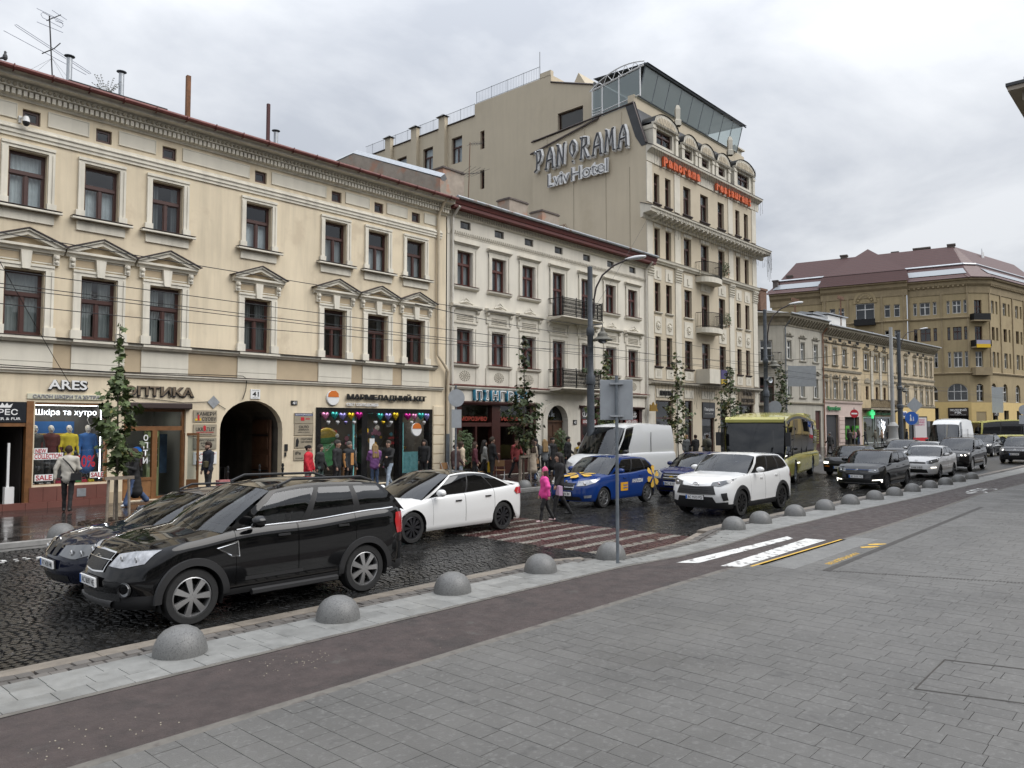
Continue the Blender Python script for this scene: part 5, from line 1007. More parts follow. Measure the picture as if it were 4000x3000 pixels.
for i, (x0, x1, zt) in enumerate(((40.35,43.3,21.75),(43.85,45.85,21.4),(46.1,48.2,21.4),(48.5,50.6,21.4),(51.3,54.6,21.75))):
 dmr = obj("dormer", MB(), M_htr, ht); q = MB(); c = (x0+x1)/2; hw = (x1-x0)/2; big = i in (0,4); ow = .95 if big else .48; zs = zt-.55
 wall(q, x0+.12, x1-.12, 19.75, zs, [(c-ow,c+ow,20.0,zs-.25)], y=-.22, dep=.25)
 A = arch_pts(x0, x1, zs, zt-zs+.15); q.py(A, -.38, -.22); A2 = arch_pts(x0+.0, x1-.0, zs+.02, zt-zs+.17); q.grid([[(a, yv, cc) for a, cc in A2] for yv in (-.45, 1.0)], m=1)
 Ai = arch_pts(x0+.35, x1-.35, zs+.05, zt-zs-.1); q.py(Ai, -.40, -.385, m=2)
 q.px([(-.2,zs-.12),(-.4,zs-.1),(-.45,zs),(-.2,zs+.02)], x0-.02, x1+.02)
 for s in (x0+.12, x1-.12): q.box(s-.16,s+.16,-.34,.6,19.75,zs-.12); q.box(s-.2,s+.2,-.38,.5,zs-.4,zs-.28)
 dmr.data = q.mesh("dormer"); [dmr.data.materials.append(m_) for m_ in (M_htr, M_slate, M_hot)]
 fm, pm = win_parts(ow*2, zs-.25-20.0, 'B' if big else 'N'); o = obj("dormer_window", fm, M_brown, dmr, (c, -.05, 20.0))
 obj("dormer_pane", quadm(-ow+.06, ow-.06, .06, zs-.35-20.0, .05), M_glass, dmr, (c,-.05,20.0))
for x in (43.6, 51.0): obj("finial", MB().lathe([(.28,0),(.28,.35),(.2,.4),(.22,1.1),(.12,1.35),(0,1.4)], 4, (x,-.15,21.9)), M_htr, ht)
M_pg = glass("greenish_terrace_glass", (.62,.7,.68), .45, (.36,.43,.42))
pht = obj("penthouse_frame", MB(), M_steel, ht); q = MB()
y0, y1, zb, zt = .75, .25, 23.1, 24.9
xs = np.linspace(40.4, 53.9, 10)
for x in xs: q.tube([(x,y0,zb),(x,y1,zt)], .04, 4)
q.tube([(40.4,y0,zb),(53.9,y0,zb)], .05, 4); q.tube([(40.1,y1-.15,zt+.05),(54.2,y1-.15,zt+.05)], .06, 4)
for x in xs: q.tube([(x,y1-.2,zt+.12),(x,4,zt+.35)], .04, 4)
ys = [.5, 2.1, 3.4, 4.2]
for y in ys: q.tube([(40.2,y,22.3 if y > 1 else 23),(40.2,y,zt-.45 if y > 2.5 else zt-.1)], .05, 4, m=1)
q.tube([(40.2,.25,zt),(40.2,4.3,zt-.5)], .06, 4, m=1); q.tube([(40.2,.6,23.1),(40.2,4.2,22.75)], .04, 4, m=1)
for zz in (22.5,22.7,22.9,23.1): q.tube([(40.15,3.4,zz),(40.15,4.2,zz)], .02, 4, m=1)
ar = [(40.2, .2+4.2*t, zt + .62*math.sin(math.pi*min(1,(t*.9+.1)))**.8 - .5*t) for t in np.linspace(0,1,13)]
q.tube(ar, .045, 5, m=1)
for i in (2,4,6,8,10): q.tube([ar[i], (40.2, ar[i][1]+.3, zt-.12*(ar[i][1]))], .025, 4, m=1); q.tube([ar[i], (40.2, ar[i][1]-.45, zt-.12*(ar[i][1]-.2))], .025, 4, m=1)
me = q.mesh("penthouse_frame"); me.materials.append(M_greymetal); me.materials.append(M_white); pht.data = me
for i in range(len(xs)-1): obj("glass_panel", MB().add([(xs[i]+.04,y0-.02,zb+.05),(xs[i+1]-.04,y0-.02,zb+.05),(xs[i+1]-.04,y1-.02,zt-.03),(xs[i]+.04,y1-.02,zt-.03)], [(0,1,2,3)]), M_pg, pht)
for i in range(3): obj("glass_panel", MB().add([(40.2,ys[i]+.05,22.4 if i else 23.1),(40.2,ys[i],zt-.08-.12*ys[i]),(40.2,ys[i+1]-.03,zt-.08-.12*ys[i+1]),(40.2,ys[i+1]-.05,22.4)], [(0,1,2,3)]), M_pg, pht)
obj("penthouse_roof", MB().add([(40.3,y1-.25,zt+.14),(54.2,y1-.25,zt+.14),(54.2,4.2,zt+.36),(40.3,4.2,zt+.36)], [(0,1,2,3)]), M_greymetal, pht)
obj("penthouse_rear", MB().box(40.6,54,4.3,4.4,22.3,25.2), mat("penthouse_inner", (.2,.2,.2), .7), pht)
for x in (54.5,): obj("roof_turret", MB().box(54.0,55.3,1.0,3.0,22.3,23.6).px([(.8,23.6),(.8,23.7),(3.2,23.7),(3.2,23.6)], 53.8, 55.5), M_htr, ht)
q = MB(); random.seed(21)
def icicles(xa, xb, y, z, L0, L1, step=.28):
 x = xa
 while x < xb:
  L_ = random.uniform(L0, L1); p = [(x + .05*math.sin(k*1.9+x*7), y, z - L_*k/5) for k in range(6)]; q.tube(p, .011, 3, cap=False); x += step*random.uniform(.6,1.3)
icicles(40.2, 56.2, -.84, 15.56, .6, 1.5); icicles(40.2, 55.8, -.48, 19.5, .5, 1.3, .3); icicles(40.2, 55.5, -.36, 5.05, .5, 1.6, .35); icicles(55.5,56.3,-.82,15.55,1.2,2.4,.12)
for i, (x0, x1, zt) in enumerate(((40.35,43.3,21.75),(43.85,45.85,21.4),(46.1,48.2,21.4),(48.5,50.6,21.4),(51.3,54.6,21.75))): icicles(x0+.2, x1-.1, -.47, zt-.1, .5, 1.2, .22)
tag(obj("icicle_lights", q, mat("light_wire", (.12,.11,.1), .7), None, (0,FY,0)), "curtains of unlit icicle light strings along the hotel cornices", "string lights"); bpy.data.objects["icicle_lights"]["kind"] = "stuff"
for r_ in ((40.86,42.85,.3,4.0),(44.4,45.4,.3,4.05),(46.63,48.38,.13,4.0),(49.25,50.3,.3,4.05),(52.1,54.5,.13,3.95)):
 q = MB(); frame_rect(q, *r_, .09, .12, .2); q.box(r_[0]+.09,r_[1]-.09,.12,.2,2.85,2.95)
 o = obj("shop_window", q, M_brown, ht); obj("shop_pane", quadm(r_[0]+.09,r_[1]-.09,r_[2]+.09,r_[3]-.09,.16), glass("shop_glass"), o)
for x in PIL: obj("shop_pier", MB().box(max(40,x-.4),x+.4,-.04,.01,.05,4.9), M_htr, ht)
for x0, x1 in ((40.9,43.1),(44.3,45.5),(46.6,48.4),(49.2,50.4)): obj("sign_panel", MB().box(x0,x1,-.04,.01,4.2,4.72), M_htr, ht)
def sgn(s, x, z, w, h, label, m_=M_blackp, cat="sign"):
 d = thing("sign_lettering", label, cat, (x, FY, z)); text("lettering", s, m_, 0, -.08, 0, w, h, d, bold=.03, ext=.05); return d
sgn("ПОЛІГРАФ", 42.0, 4.45, 1.5, .34, "black Cyrillic letters on the pale panel at the hotel's left shop")
d = tag(obj("hotel_board", MB().box(52.0,54.7,-.06,.01,4.0,5.0), mat("taupe_board", (.2,.16,.11), .6), None, (0,FY,0)), "taupe board with two dark Cyrillic words at the hotel entrance", "sign"); text("lettering", "ГОТЕЛЬ", mat("bronze_dark", (.05,.04,.03), .5), 53.4, -.09, 4.75, 1.5, .28, d, bold=.03, ext=.04); text("lettering", "РЕСТОРАН", mat("bronze_dark"), 53.4, -.09, 4.25, 1.9, .28, d, bold=.03, ext=.04)
d = tag(obj("restaurant_board", MB().box(46.65,48.35,-.08,-.02,2.95,3.98), mat("anthracite_board", (.035,.036,.04), .5), None, (0,FY,0)), "dark grey board with thin white handwriting on the hotel front", "sign"); text("lettering", "Панорама", M_white, 47.5, -.085, 3.5, 1.3, .26, d); text("lettering", "ресторан бар та лаунж", M_white, 47.5, -.085, 3.22, 1.1, .08, d)
M_or = mat("orange_letter", (.72,.13,.03), .45)
def each(sgnroot, s, x0, x1, z, h, m_, y, ext, slope=0):
 n = len(s); dx = (x1-x0)/n
 for i, c in enumerate(s):
  if c != ' ': text("letter", c, m_, x0+dx*(i+.5), y, z, dx*.8 if c not in "lit" else dx*.5, h*(1 if c in "Pltdh" else .78), sgnroot, bold=.05, ext=ext)
d = thing("hotel_sign", "orange gothic letters spelling the first word on the hotel's fascia", "sign", (0,FY,0)); each(d, "Panorama", 41.6, 46.4, 19.05, .62, M_or, -.2, .16)
d = thing("hotel_sign", "orange gothic letters spelling the second word on the hotel's fascia", "sign", (0,FY,0)); each(d, "restaurant", 48.6, 54.2, 19.05, .6, M_or, -.2, .16)
tag(obj("hotel_sign", MB().box(55.5,55.62,.4,.9,18.4,19.5).box(55.5,55.62,.2,.4,18.4,18.55).box(55.5,55.62,.9,1.1,19.35,19.5), M_or, None, (0,FY,0)), "single orange letter on the hotel's far corner", "sign")
big = thing("hotel_name_sign", "huge white-outlined grey letters on the hotel's blank side wall", "sign", (39.9, FY, 0))
M_lg = mat("letter_grey", (.06,.062,.07), .4, var=.5, vscale=5)
def strokes(name, polys, u0, zc, sx, sz):
 "polys: outlines in unit letter space; built as white slab and smaller grey slab in front"
 o = obj(name, MB(), None, big); qw, qg = MB(), MB()
 for P in polys:
  qw.tube([(-.10, -(u0+p[0]*sx), zc+p[1]*sz) for p in P], .155, 8); qg.tube([(-.24, -(u0+p[0]*sx), zc+p[1]*sz) for p in P], .062, 8)
 nw = len(qw.f); qw.add(qg.v, qg.f, 1);
 V = qw.v; qw.v = [(x*1.0, y, z) for x, y, z in V]
 me = qw.mesh(name); me.materials.append(M_white); me.materials.append(M_lg); o.data = me
LET = {'P': [[(.0,0),(.3,.1),(.35,.5),(.3,.9),(0,1)],[(.3,1),(.75,1),(.85,.75),(.7,.5),(.45,.4)]], 'A': [[(-.05,0),(.2,.0)],[(.08,0),(.25,.6),(.55,1)],[(.9,0),(.85,.6),(.62,1)],[(.8,0),(1.02,0)],[(.25,.38),(.85,.42)]], 'N': [[(-.05,0),(.2,0)],[(.1,0),(.2,1),(0,1)],[(.2,1),(.75,.0)],[(.75,.0),(.85,1),(1,1)]],
'O': [[(.5,1),(.2,.8),(.2,.5),(.5,.25),(.8,.5),(.8,.8),(.5,1)],[(.45,.0),(.55,.0)]], 'R': [[(-.05,0),(.2,0)],[(.1,0),(.25,1),(0,1)],[(.25,1),(.75,.95),(.75,.65),(.3,.5)],[(.4,.5),(.8,0),(1,0)]], 'M': [[(-.05,0),(.18,0)],[(.06,0),(.2,1),(.05,1)],[(.2,1),(.5,.35),(.8,1),(.95,1)],[(.8,1),(.9,0),(1.02,0)]]}
for i, c in enumerate("PANORAMA"): strokes("letter_" + c.lower() if False else "letter", LET[c], -8.75 + i*.985, 19.85, .72, 1.4)
d = obj("lower_word", None, None, big) if False else None
for s, yc, w in (("Lviv", 6.7, 1.9), ("Hotel", 4.15, 3.0)):
 o1 = text("lower_word", s, M_white, -.12, 0, 18.98, w, .95, big, bold=.07, ext=.1); o1.rotation_euler = (0,0,R(-90)); o1.location = (-.1, yc, 19.02)
 o2 = text("lower_word_face", s, M_lg, 0, 0, 0, w*.97, .85, big, bold=-.02); o2.rotation_euler = (0,0,R(-90)); o2.location = (-.2, yc, 19.02)
# ================= ROW BEYOND THE SIDE STREET =================
RA = R(-3.5)
def row_house(name, label, x0, x1, m_wall, wins, extra_ops=(), gf=None, z1=12.3, ang=RA, org=(82,30), style='B', fr=None, arch_gf=None):
 "wins: list of (xc, w, z0, z1)"
 h = thing(name, label, "building", (org[0], org[1], 0), ang)
 ops = [(x-w/2, x+w/2, a, c) for x, w, a, c in wins] + list(extra_ops)
 b = MB(); wall(b, x0, x1, 0, z1, ops, dep=.25); b.add([(x1,0,0),(x1,12,0),(x1,12,z1),(x1,0,z1)], [(0,1,2,3)]); b.add([(x0,0,0),(x0,0,z1),(x0,12,z1),(x0,12,0)], [(0,1,2,3)]); obj("facade_wall", b, m_wall, h)
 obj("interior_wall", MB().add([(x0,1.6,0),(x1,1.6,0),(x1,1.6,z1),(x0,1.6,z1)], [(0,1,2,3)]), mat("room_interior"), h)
 return h
M_grst = mat("grey_stucco", (.42,.395,.335), .88, var=.1, vscale=.6, streak=.2, bump=.1)
M_weath = mat("weathered_cream_plaster", (.50,.405,.27), .9, var=.22, vscale=.8, streak=.25, stain=((.27,.20,.13), .9, .55, .6), bump=.2, bscale=20)
M_weatht = mat("weathered_grey_trim", (.30,.265,.20), .9, var=.25, vscale=2, streak=.2)
M_tinr = mat("wet_tin_roof", (.42,.44,.46), .3, .5, var=.15, vscale=1)
def far_dress(h, wins, trim, m_fr=M_wwood, ped=None, cur=None):
 for x, w, a, c in wins:
  o = window(h, x, a, w, c-a, 'B', m_fr, y=.15, cur=random.choice((None,0,3)), curmat=random.choice((1,0,1)))
  q = MB(); q.box(-w/2-.14,-w/2,-.05,.01,0,c-a+.1); q.box(w/2,w/2+.14,-.05,.01,0,c-a+.1); q.box(-w/2-.14,w/2+.14,-.06,.01,c-a+.1,c-a+.3); q.px([(.01,-.14),(-.1,-.14),(-.15,-.05),(-.15,0),(.01,.02)], -w/2-.25, w/2+.25)
  hh = c-a
  if ped == 'tri' and a < 7: q.px([(.01,hh+.5),(-.15,hh+.5),(-.2,hh+.6),(.01,hh+.62)], -w/2-.4, w/2+.4); [q.py([(s*(w/2+.42),hh+.62),(0,hh+.98),(0,hh+.86),(s*(w/2+.1),hh+.62)][::s], -.2, .01) for s in (-1,1)]
  elif ped: q.px([(.01,hh+.45),(-.12,hh+.45),(-.2,hh+.55),(.01,hh+.6)], -w/2-.3, w/2+.3); [q.lathe([(0,-.16),(.08,-.14),(.12,-.05)], 7, (t*.17,0,hh+.7+.12*(1-abs(t)/2)), 'y') for t in (-2,-1,0,1,2)]
  obj("surround", q, trim, o, (0,-.15,0))
def far_cornice(h, x0, x1, trim, zt=13.0, m_roof=M_tinr):
 cn = obj("cornice", MB().px([(.01,zt-1.1),(-.08,zt-1.1),(-.1,zt-.85),(-.35,zt-.5),(-.4,zt-.35),(-.7,zt-.3),(-.75,zt-.1),(-.8,zt),(.01,zt+.2)], x0, x1), trim, h)
 cm_ = MB().px([(0,zt-.95),(-.2,zt-.85),(-.55,zt-.45),(-.6,zt-.32),(0,zt-.32)], -.12, .12).mesh("corbel")
 n = int((x1-x0)/.62)
 for k in range(n): obj("corbel", cm_, trim, cn, (x0+.3+k*(x1-x0-.4)/n,-.1,0))
 obj("roof", MB().add([(x0,-.85,zt+.02),(x1,-.85,zt+.02),(x1,6,zt+1.3),(x0,6,zt+1.3)], [(0,1,2,3)]), m_roof, h)
 obj("gutter", MB().tube([(x0,-.88,zt+.03),(x1,-.88,zt+.03)], .09, 6), M_tinr, h)
# --- grey house with a bent front
GW = [(x, 1.0, 8.92, 10.72) for x in (-7.65,-4.7,-1.7)] + [(x, 1.0, 5.2, 7.12) for x in (-7.75,-4.85,-1.75)]
gh = row_house("grey_house", "grey stucco house with bent front and heavy bracketed eaves beyond the hotel", -8.75, 0, M_grst, GW, [(-2.0,-.7,.1,3.9)])
far_dress(gh, GW, M_grst, ped='tri'); far_cornice(gh, -8.75, .2, M_weatht, 13.3)
obj("string_course", MB().px([(.01,4.5),(-.12,4.5),(-.18,4.65),(.01,4.7)], -8.75, 0), M_weatht, gh); obj("house_door", MB().box(-2.0,-.7,.15,.2,.1,3.9), mat("dark_red_door", (.06,.015,.012), .5), gh)
obj("drainpipe", MB().tube([(-8.6,-.6,12.6),(-8.6,-.12,12),(-8.6,-.12,.2)], .07, 6), M_greymetal, gh); obj("drainpipe", MB().tube([(-.1,-.6,12.6),(-.1,-.12,12),(-.1,-.12,.2)], .07, 6), mat("copper_pipe", (.2,.09,.05), .6), gh)
cw_ = (82 - 8.75*math.cos(RA), 30 - 8.75*math.sin(RA))
GB = [(-1.7,1.2,8.6,10.72),(-1.7,1.4,4.6,7.1)]
gb_ = MB(); wall(gb_, -9, 0, 0, 12.3, [(x-w/2,x+w/2,a,c) for x,w,a,c in GB], dep=.25)
dl_ = R(-47) - RA; bend = obj("bent_front", gb_, M_grst, gh, (-8.75,0,0), (0,0,dl_))
for x, w, a, c in GB:
 fm, pm = win_parts(w, c-a, 'B'); o = obj("window_frame", fm, M_wwood if a > 6 else mat("dark_red_door"), bend, (x,.15,a))
 obj("window_glass_sheet", quadm(x-w/2+.05,x+w/2-.05,a+.05,c-.05,.2), M_glass, bend)
obj("bent_cornice", MB().px([(.01,12.2),(-.08,12.2),(-.1,12.45),(-.35,12.8),(-.7,13.0),(-.8,13.3),(.01,13.5)], -9, .3), M_weatht, bend); obj("bent_roof", MB().add([(-9,-.85,13.32),(.3,-.85,13.32),(.3,6,14.6),(-9,6,14.6)], [(0,1,2,3)]), M_tinr, bend); obj("bent_interior", MB().box(-9,-.2,1.2,1.25,0,12.3), mat("room_interior"), bend)
obj("iron_balcony", MB().box(-2.9,-.5,-.9,0,8.35,8.5).box(-2.9,-.5,-.9,0,4.3,4.45), M_weatht, bend)
q = MB()
for z in (8.5, 4.45):
 for k in range(17): q.tube([(-2.85+k*.145,-.87,z),(-2.85+k*.145,-.87,z+.95)], .014, 3)
 q.tube([(-2.85,0,z+.95),(-2.85,-.87,z+.95),(-.55,-.87,z+.95),(-.55,0,z+.95)], .025, 4)
obj("iron_railing", q, M_iron, bend, kind="stuff")
obj("roof_chimney", MB().box(-7.5,-6.2,3,4,13.2,16.2).box(-7.6,-6.1,2.9,4.1,16.2,16.4), mat("old_brick", (.16,.09,.06), .9, var=.3, vscale=6), gh)
# --- weathered cream house
WW = [(x, w, 8.9, 10.75) for x, w in ((.75,.7),(3.05,1.05),(5.6,1.05),(8.45,1.0))] + [(x, w, 5.22, 7.0) for x, w in ((.65,.7),(3.1,1.0),(5.65,.95),(8.4,.95))]
wt = row_house("weathered_house", "weathered cream house with peeling plaster and pale pink ground floor", 0, 10.1, M_weath, WW, [(.5,3.6,.1,3.5),(5.2,9.2,.1,3.3)])
far_dress(wt, WW, M_weatht, ped='flat'); far_cornice(wt, .2, 10.1, M_weatht, 12.95)
for z0, z1 in ((8.2,8.5),(5.0,5.2),(11.2,11.35)): obj("string_course", MB().px([(.01,z0),(-.1,z0),(-.16,z1-.05),(.01,z1)], 0, 10.1), M_weatht, wt)
for x in (1.9,4.3,7.0): obj("pilaster", MB().box(x-.2,x+.2,-.06,.01,5.2,7.9), M_weatht, wt)
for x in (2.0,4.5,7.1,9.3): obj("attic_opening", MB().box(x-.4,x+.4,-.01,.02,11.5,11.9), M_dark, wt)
M_pink = mat("pale_pink_render", (.55,.44,.39), .85, var=.06)
q = MB(); wall(q, .05, 10.05, .1, 4.9, [(.5,3.6,.1,3.5),(5.2,9.2,.1,3.3)], y=-.05, dep=.2); obj("pink_ground_floor", q, M_pink, wt); obj("ground_course", MB().px([(-.05,4.75),(-.15,4.78),(-.2,4.95),(-.05,5.0)], 0, 10.1), M_pink, wt)
for k in range(6): obj("rustication_block", MB().px([(-.05,.5+k*.48),(-.11,.52+k*.48),(-.11,.92+k*.48),(-.05,.94+k*.48)], 3.7, 5.1), M_pink, wt)
obj("bank_doors", MB().box(.5,3.6,.2,.25,.1,3.5), mat("anthracite_board"), wt); obj("bank_window", MB().box(5.2,9.2,.3,.35,.1,3.3), M_dark, wt)
for x in (5.6, 8.2): tag(obj("cash_machine", MB().box(-.45,.45,-.1,.3,.7,2.2,0).box(-.3,.3,-.12,-.1,1.3,1.9,1), [mat("bank_green", (.06,.3,.03), .5), M_dark], None, (82+x*math.cos(RA), 30+x*math.sin(RA)-.1, .12), (0,0,RA)), "green cash machine in the pink front, %s one" % ("left" if x < 6 else "right"), "cash machine")
def rsign(s, x, z, w, h, m_, label, board=None, name="shop_sign", ext=.08, y=-.15):
 d = thing(name, label, "sign", (82+x*math.cos(RA), 30+x*math.sin(RA), z), RA)
 if board: obj("board", MB().box(-w/2-.15,w/2+.15,y,0,-h/2-.12,h/2+.12), board, d)
 text("lettering", s, m_, 0, y-.05, 0, w, h, d, bold=.04, ext=ext); return d
M_gsign = mat("green_letter", (.02,.2,.06), .4)
rsign("ПриватБанк", 2.2, 4.15, 3.3, .55, M_gsign, "green raised Cyrillic letters on the pale pink ground floor")
# --- third house
TW = [(11.7,1.35,8.8,10.68),(14.6,1.0,8.8,10.68),(17.2,1.1,8.85,10.7),(19.7,.7,8.85,10.7)]; TL = [(11.85,.85,5.35,6.9),(14.85,.85,5.35,6.9),(17.25,.85,5.35,6.9)]
M_ylst = mat("yellowish_plaster", (.50,.40,.25), .9, var=.14, vscale=1, streak=.2, stain=((.3,.23,.14), 1.1, .58, .5))
th = row_house("balcony_house", "yellowish weathered house with arched reliefs and a long iron balcony", 10.1, 20.4, M_ylst, TW + TL, [(10.5,19.9,.1,3.4)])
far_dress(th, TW, M_weatht, ped='flat')
for x, w, a, c in TL:
 o = window(th, x, a-.6, w, c-a+.6, 'N', mat("dark_red_door"), y=.15); q = MB(); q.py(arch_pts(-.85,.85,c-a+.95,.6), -.08, .01); q.py(arch_pts(-.6,.6,c-a+1.0,.4), -.14, -.085); obj("arched_relief", q, M_weatht, o, (0,-.15,0))
far_cornice(th, 10.1, 20.4, M_weatht, 12.95)
for x in (13.2,15.9,18.6): obj("pilaster", MB().box(x-.3,x+.3,-.1,.01,5.3,10.9), mat("pale_pilaster", (.52,.48,.4), .85, streak=.2, var=.1), th); obj("capital", MB().box(x-.4,x+.4,-.2,.01,10.5,11.1), M_weatht, th)
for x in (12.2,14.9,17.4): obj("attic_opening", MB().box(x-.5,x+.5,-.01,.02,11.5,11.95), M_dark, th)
bq = obj("balcony", MB().box(10.3,20.3,-1.0,0,4.15,4.35), M_weatht, th); q = MB()
for k in range(68): q.tube([(10.35+k*.147,-.97,4.35),(10.42+k*.147,-.97,4.8),(10.35+k*.147,-.97,5.3)], .02, 3)
q.tube([(10.35,-.97,5.32),(20.25,-.97,5.32)], .035, 4); q.tube([(10.35,-.97,4.42),(20.25,-.97,4.42)], .03, 4); obj("iron_railing", q, mat("rusty_iron", (.035,.022,.015), .7), bq, kind="stuff")
for k in range(6): obj("bracket", MB().px([(0,3.75),(-.6,4.1),(-.6,4.15),(0,4.15)], 10.9+k*1.75, 11.15+k*1.75), M_weatht, bq)
q = MB(); frame_rect(q, 10.5, 13.6, .3, 3.3, .08, .0, .1); frame_rect(q, 14.1, 18.7, .3, 3.3, .08, 0, .1); obj("shop_frame", q, mat("bright_frame", (.55,.6,.58), .4), th); obj("shop_glass_front", quadm(10.5,19.9,.1,3.4,.1), M_glass, th); obj("shop_room", MB().box(10.5,19.9,1.4,1.45,.1,3.4), mat("pharmacy_room", (.18,.16,.1), .7), th)
rsign("АПТЕКА ПОДОРОЖНИК", 16.2, 3.7, 5.2, .34, M_gsign, "green raised letters under the long iron balcony")
d = tag(obj("pharmacy_cross", MB().box(-.6,.6,-.15,0,-.2,.2).box(-.2,.2,-.15,0,.2,.6).box(-.2,.2,-.15,0,-.6,-.2), mat("green_led", (.05,.6,.2), .4, emit=.8), None, (82+12.2, 30-12.2*.061-.3, 3.75), (0,0,RA)), "glowing green pharmacy cross under the long iron balcony", "sign")
d = thing("neon_twig", "white neon twig figure in the pharmacy window", "sign", (82+16.2, 30-16.2*.061-.1, 1.5), RA); q = MB(); q.tube([(0,0,-.6),(0,0,1.4)], .04, 4)
for k in range(4): q.tube([(0,0,.1+k*.3),(.5*(-1)**k,0,.5+k*.3),(.55*(-1)**k,0,.8+k*.25)], .035, 4)
obj("tube", q, mat("neon_white"), d)
# --- fourth house
FW = [(x, w, 8.95, 10.75) for x, w in ((21.8,.8),(24.6,1.0),(27.9,.95),(30.15,.85),(32.3,.95),(34.2,.6))] + [(x, w, 5.1, 6.85) for x, w in ((21.8,.8),(24.8,1.0),(28.0,.8),(30.2,.9),(32.4,.9),(34.2,.6))]
M_w4 = mat("sand_plaster", (.50,.415,.29), .9, var=.2, vscale=.8, streak=.25, stain=((.3,.23,.15), 1, .58, .5))
fh = row_house("sandy_house", "sandy weathered house with yellow ground floor at the end of the row", 20.4, 35.4, M_w4, FW, [(21.2,24.0,.1,3.2),(25,28,.1,3.0),(29,34.5,.1,2.9)])
far_dress(fh, FW, M_weatht, ped='flat'); far_cornice(fh, 20.4, 35.9, M_weatht, 12.95)
for z0, z1 in ((8.2,8.5),(7.6,7.8),(4.7,4.95)): obj("string_course", MB().px([(.01,z0),(-.1,z0),(-.16,z1-.05),(.01,z1)], 20.4, 35.4), M_weatht, fh)
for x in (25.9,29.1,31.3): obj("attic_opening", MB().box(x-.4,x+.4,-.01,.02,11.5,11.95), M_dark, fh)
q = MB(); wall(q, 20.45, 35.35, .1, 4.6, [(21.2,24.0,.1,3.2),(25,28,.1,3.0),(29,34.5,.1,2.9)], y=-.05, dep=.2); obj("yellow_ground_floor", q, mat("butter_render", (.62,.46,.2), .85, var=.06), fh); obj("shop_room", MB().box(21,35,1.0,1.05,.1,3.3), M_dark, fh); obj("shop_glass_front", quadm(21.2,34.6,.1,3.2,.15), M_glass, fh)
rsign("SkyUp", 23.2, 3.75, 1.6, .5, mat("sign_blue", (.03,.08,.3), .4), "white lightbox with round blue mark on the yellow ground floor", M_white)
for x0, x1, z0, z1, w in ((2.2,4.8,12.9,14.5,"smaller"),(6.2,11.2,12.9,14.9,"larger")):
 s_ = tag(obj("roof_house", MB().box(x0,x1,2,4.5,z0,z1), mat("white_render", (.66,.66,.64), .8, var=.05), None, (82,30,0), (0,0,RA)), "%s white rendered chimney block on the weathered roofs" % w, "chimney"); obj("cap", MB().px([(1.8,z1+.1),(1.8,z1+.2),(3.2,z1+.5),(4.7,z1+.2),(4.7,z1+.1)], x0-.2, x1+.2), M_tinr, s_)
for x, z0, z1, w in ((9.9,12.9,17.2,"larger"),(-1.8,13.4,15.6,"smaller")):
 m = thing("roof_mast", "%s rooftop antenna mast with clustered rods above the row" % w, "antenna", (82+x*.998, 30-x*.061+2, z0)); h = z1-z0; q = MB(); q.tube([(-.12,0,0),(-.12,0,h)], .04, 4); q.tube([(.12,0,0),(.12,0,h)], .04, 4)
 for k in range(int(h/.35)): q.tube([(-.12,0,.2+k*.35),(.12,0,.3+k*.35)], .025, 3)
 for k in range(6): q.tube([(-.9+k*.35,0,h-.1),(-.75+k*.35,0,h+.25)], .06, 4)
 q.tube([(-1,0,h-.15),(1,0,h-.15)], .04, 4); obj("lattice", q, mat("rusty_rod"), m)
# ================= BIG BROWN BUILDING =================
M_brn = mat("brown_ashlar", (.36,.285,.165), .9, var=.14, vscale=.35, streak=.16, bump=.12, bscale=8, stain=((.25,.19,.11), .35, .56, .55))
M_tile = None
def roof_tile():
 m = bpy.data.materials.new("red_brown_roof_tiles"); m.use_nodes = True; n = m.node_tree.nodes; l = m.node_tree.links; b = n["Principled BSDF"]
 g_ = n.new("ShaderNodeNewGeometry"); w = n.new("ShaderNodeTexWave"); w.bands_direction = 'Z'; w.inputs["Scale"].default_value = .95; w.wave_profile = 'SAW'; w.inputs["Distortion"].default_value = .3; w.inputs["Detail Scale"].default_value = 4; l.new(g_.outputs["Position"], w.inputs["Vector"])
 r_ = n.new("ShaderNodeValToRGB"); r_.color_ramp.elements[0].color = (.03,.011,.01,1); r_.color_ramp.elements[1].color = (.085,.03,.026,1); r_.color_ramp.elements[1].position = .35; l.new(w.outputs[0], r_.inputs[0]); l.new(r_.outputs[0], b.inputs["Base Color"])
 bu_ = n.new("ShaderNodeBump"); bu_.inputs["Distance"].default_value = .15; bu_.inputs["Strength"].default_value = .5; l.new(w.outputs[0], bu_.inputs["Height"]); l.new(bu_.outputs[0], b.inputs["Normal"]); b.inputs["Roughness"].default_value = .45
 return m
M_tile = roof_tile()
bb = thing("brown_department_building", "massive brown stone building with red-brown mansard roof and rounded corner", "building", (134.9, 27.0, 0), 0)
LA, RAa = R(100) , R(-11)
def face(nm, org, ang, x0, x1, ops, z1=25.0):
 q = MB(); wall(q, x0, x1, 0, z1, ops, dep=.35); return obj(nm, q, M_brn, bb, org, (0,0,ang))
def bwin(par, x, w, z0, z1, m_fr=M_wwood, nm="window"):
 fm, pm = win_parts(w, z1-z0, 'B' if w > 1.1 else 'N'); obj(nm, fm, m_fr, par, (x,.25,z0)); obj("window_glass_sheet", quadm(-w/2+.06,w/2-.06,.08,z1-z0-.06,.05), M_glass, par, (x,.25,z0))
ZR = [(19.72,21.75),(15.55,17.6),(11.3,13.72)]
LG = []
for g0 in (-2.5+.0,):
 pass
left_tri = [(-7.25,.5),(-5.87,1.45),(-4.5,.5),(-2.65,.4),(-1.5,1.16),(-.35,.46)]
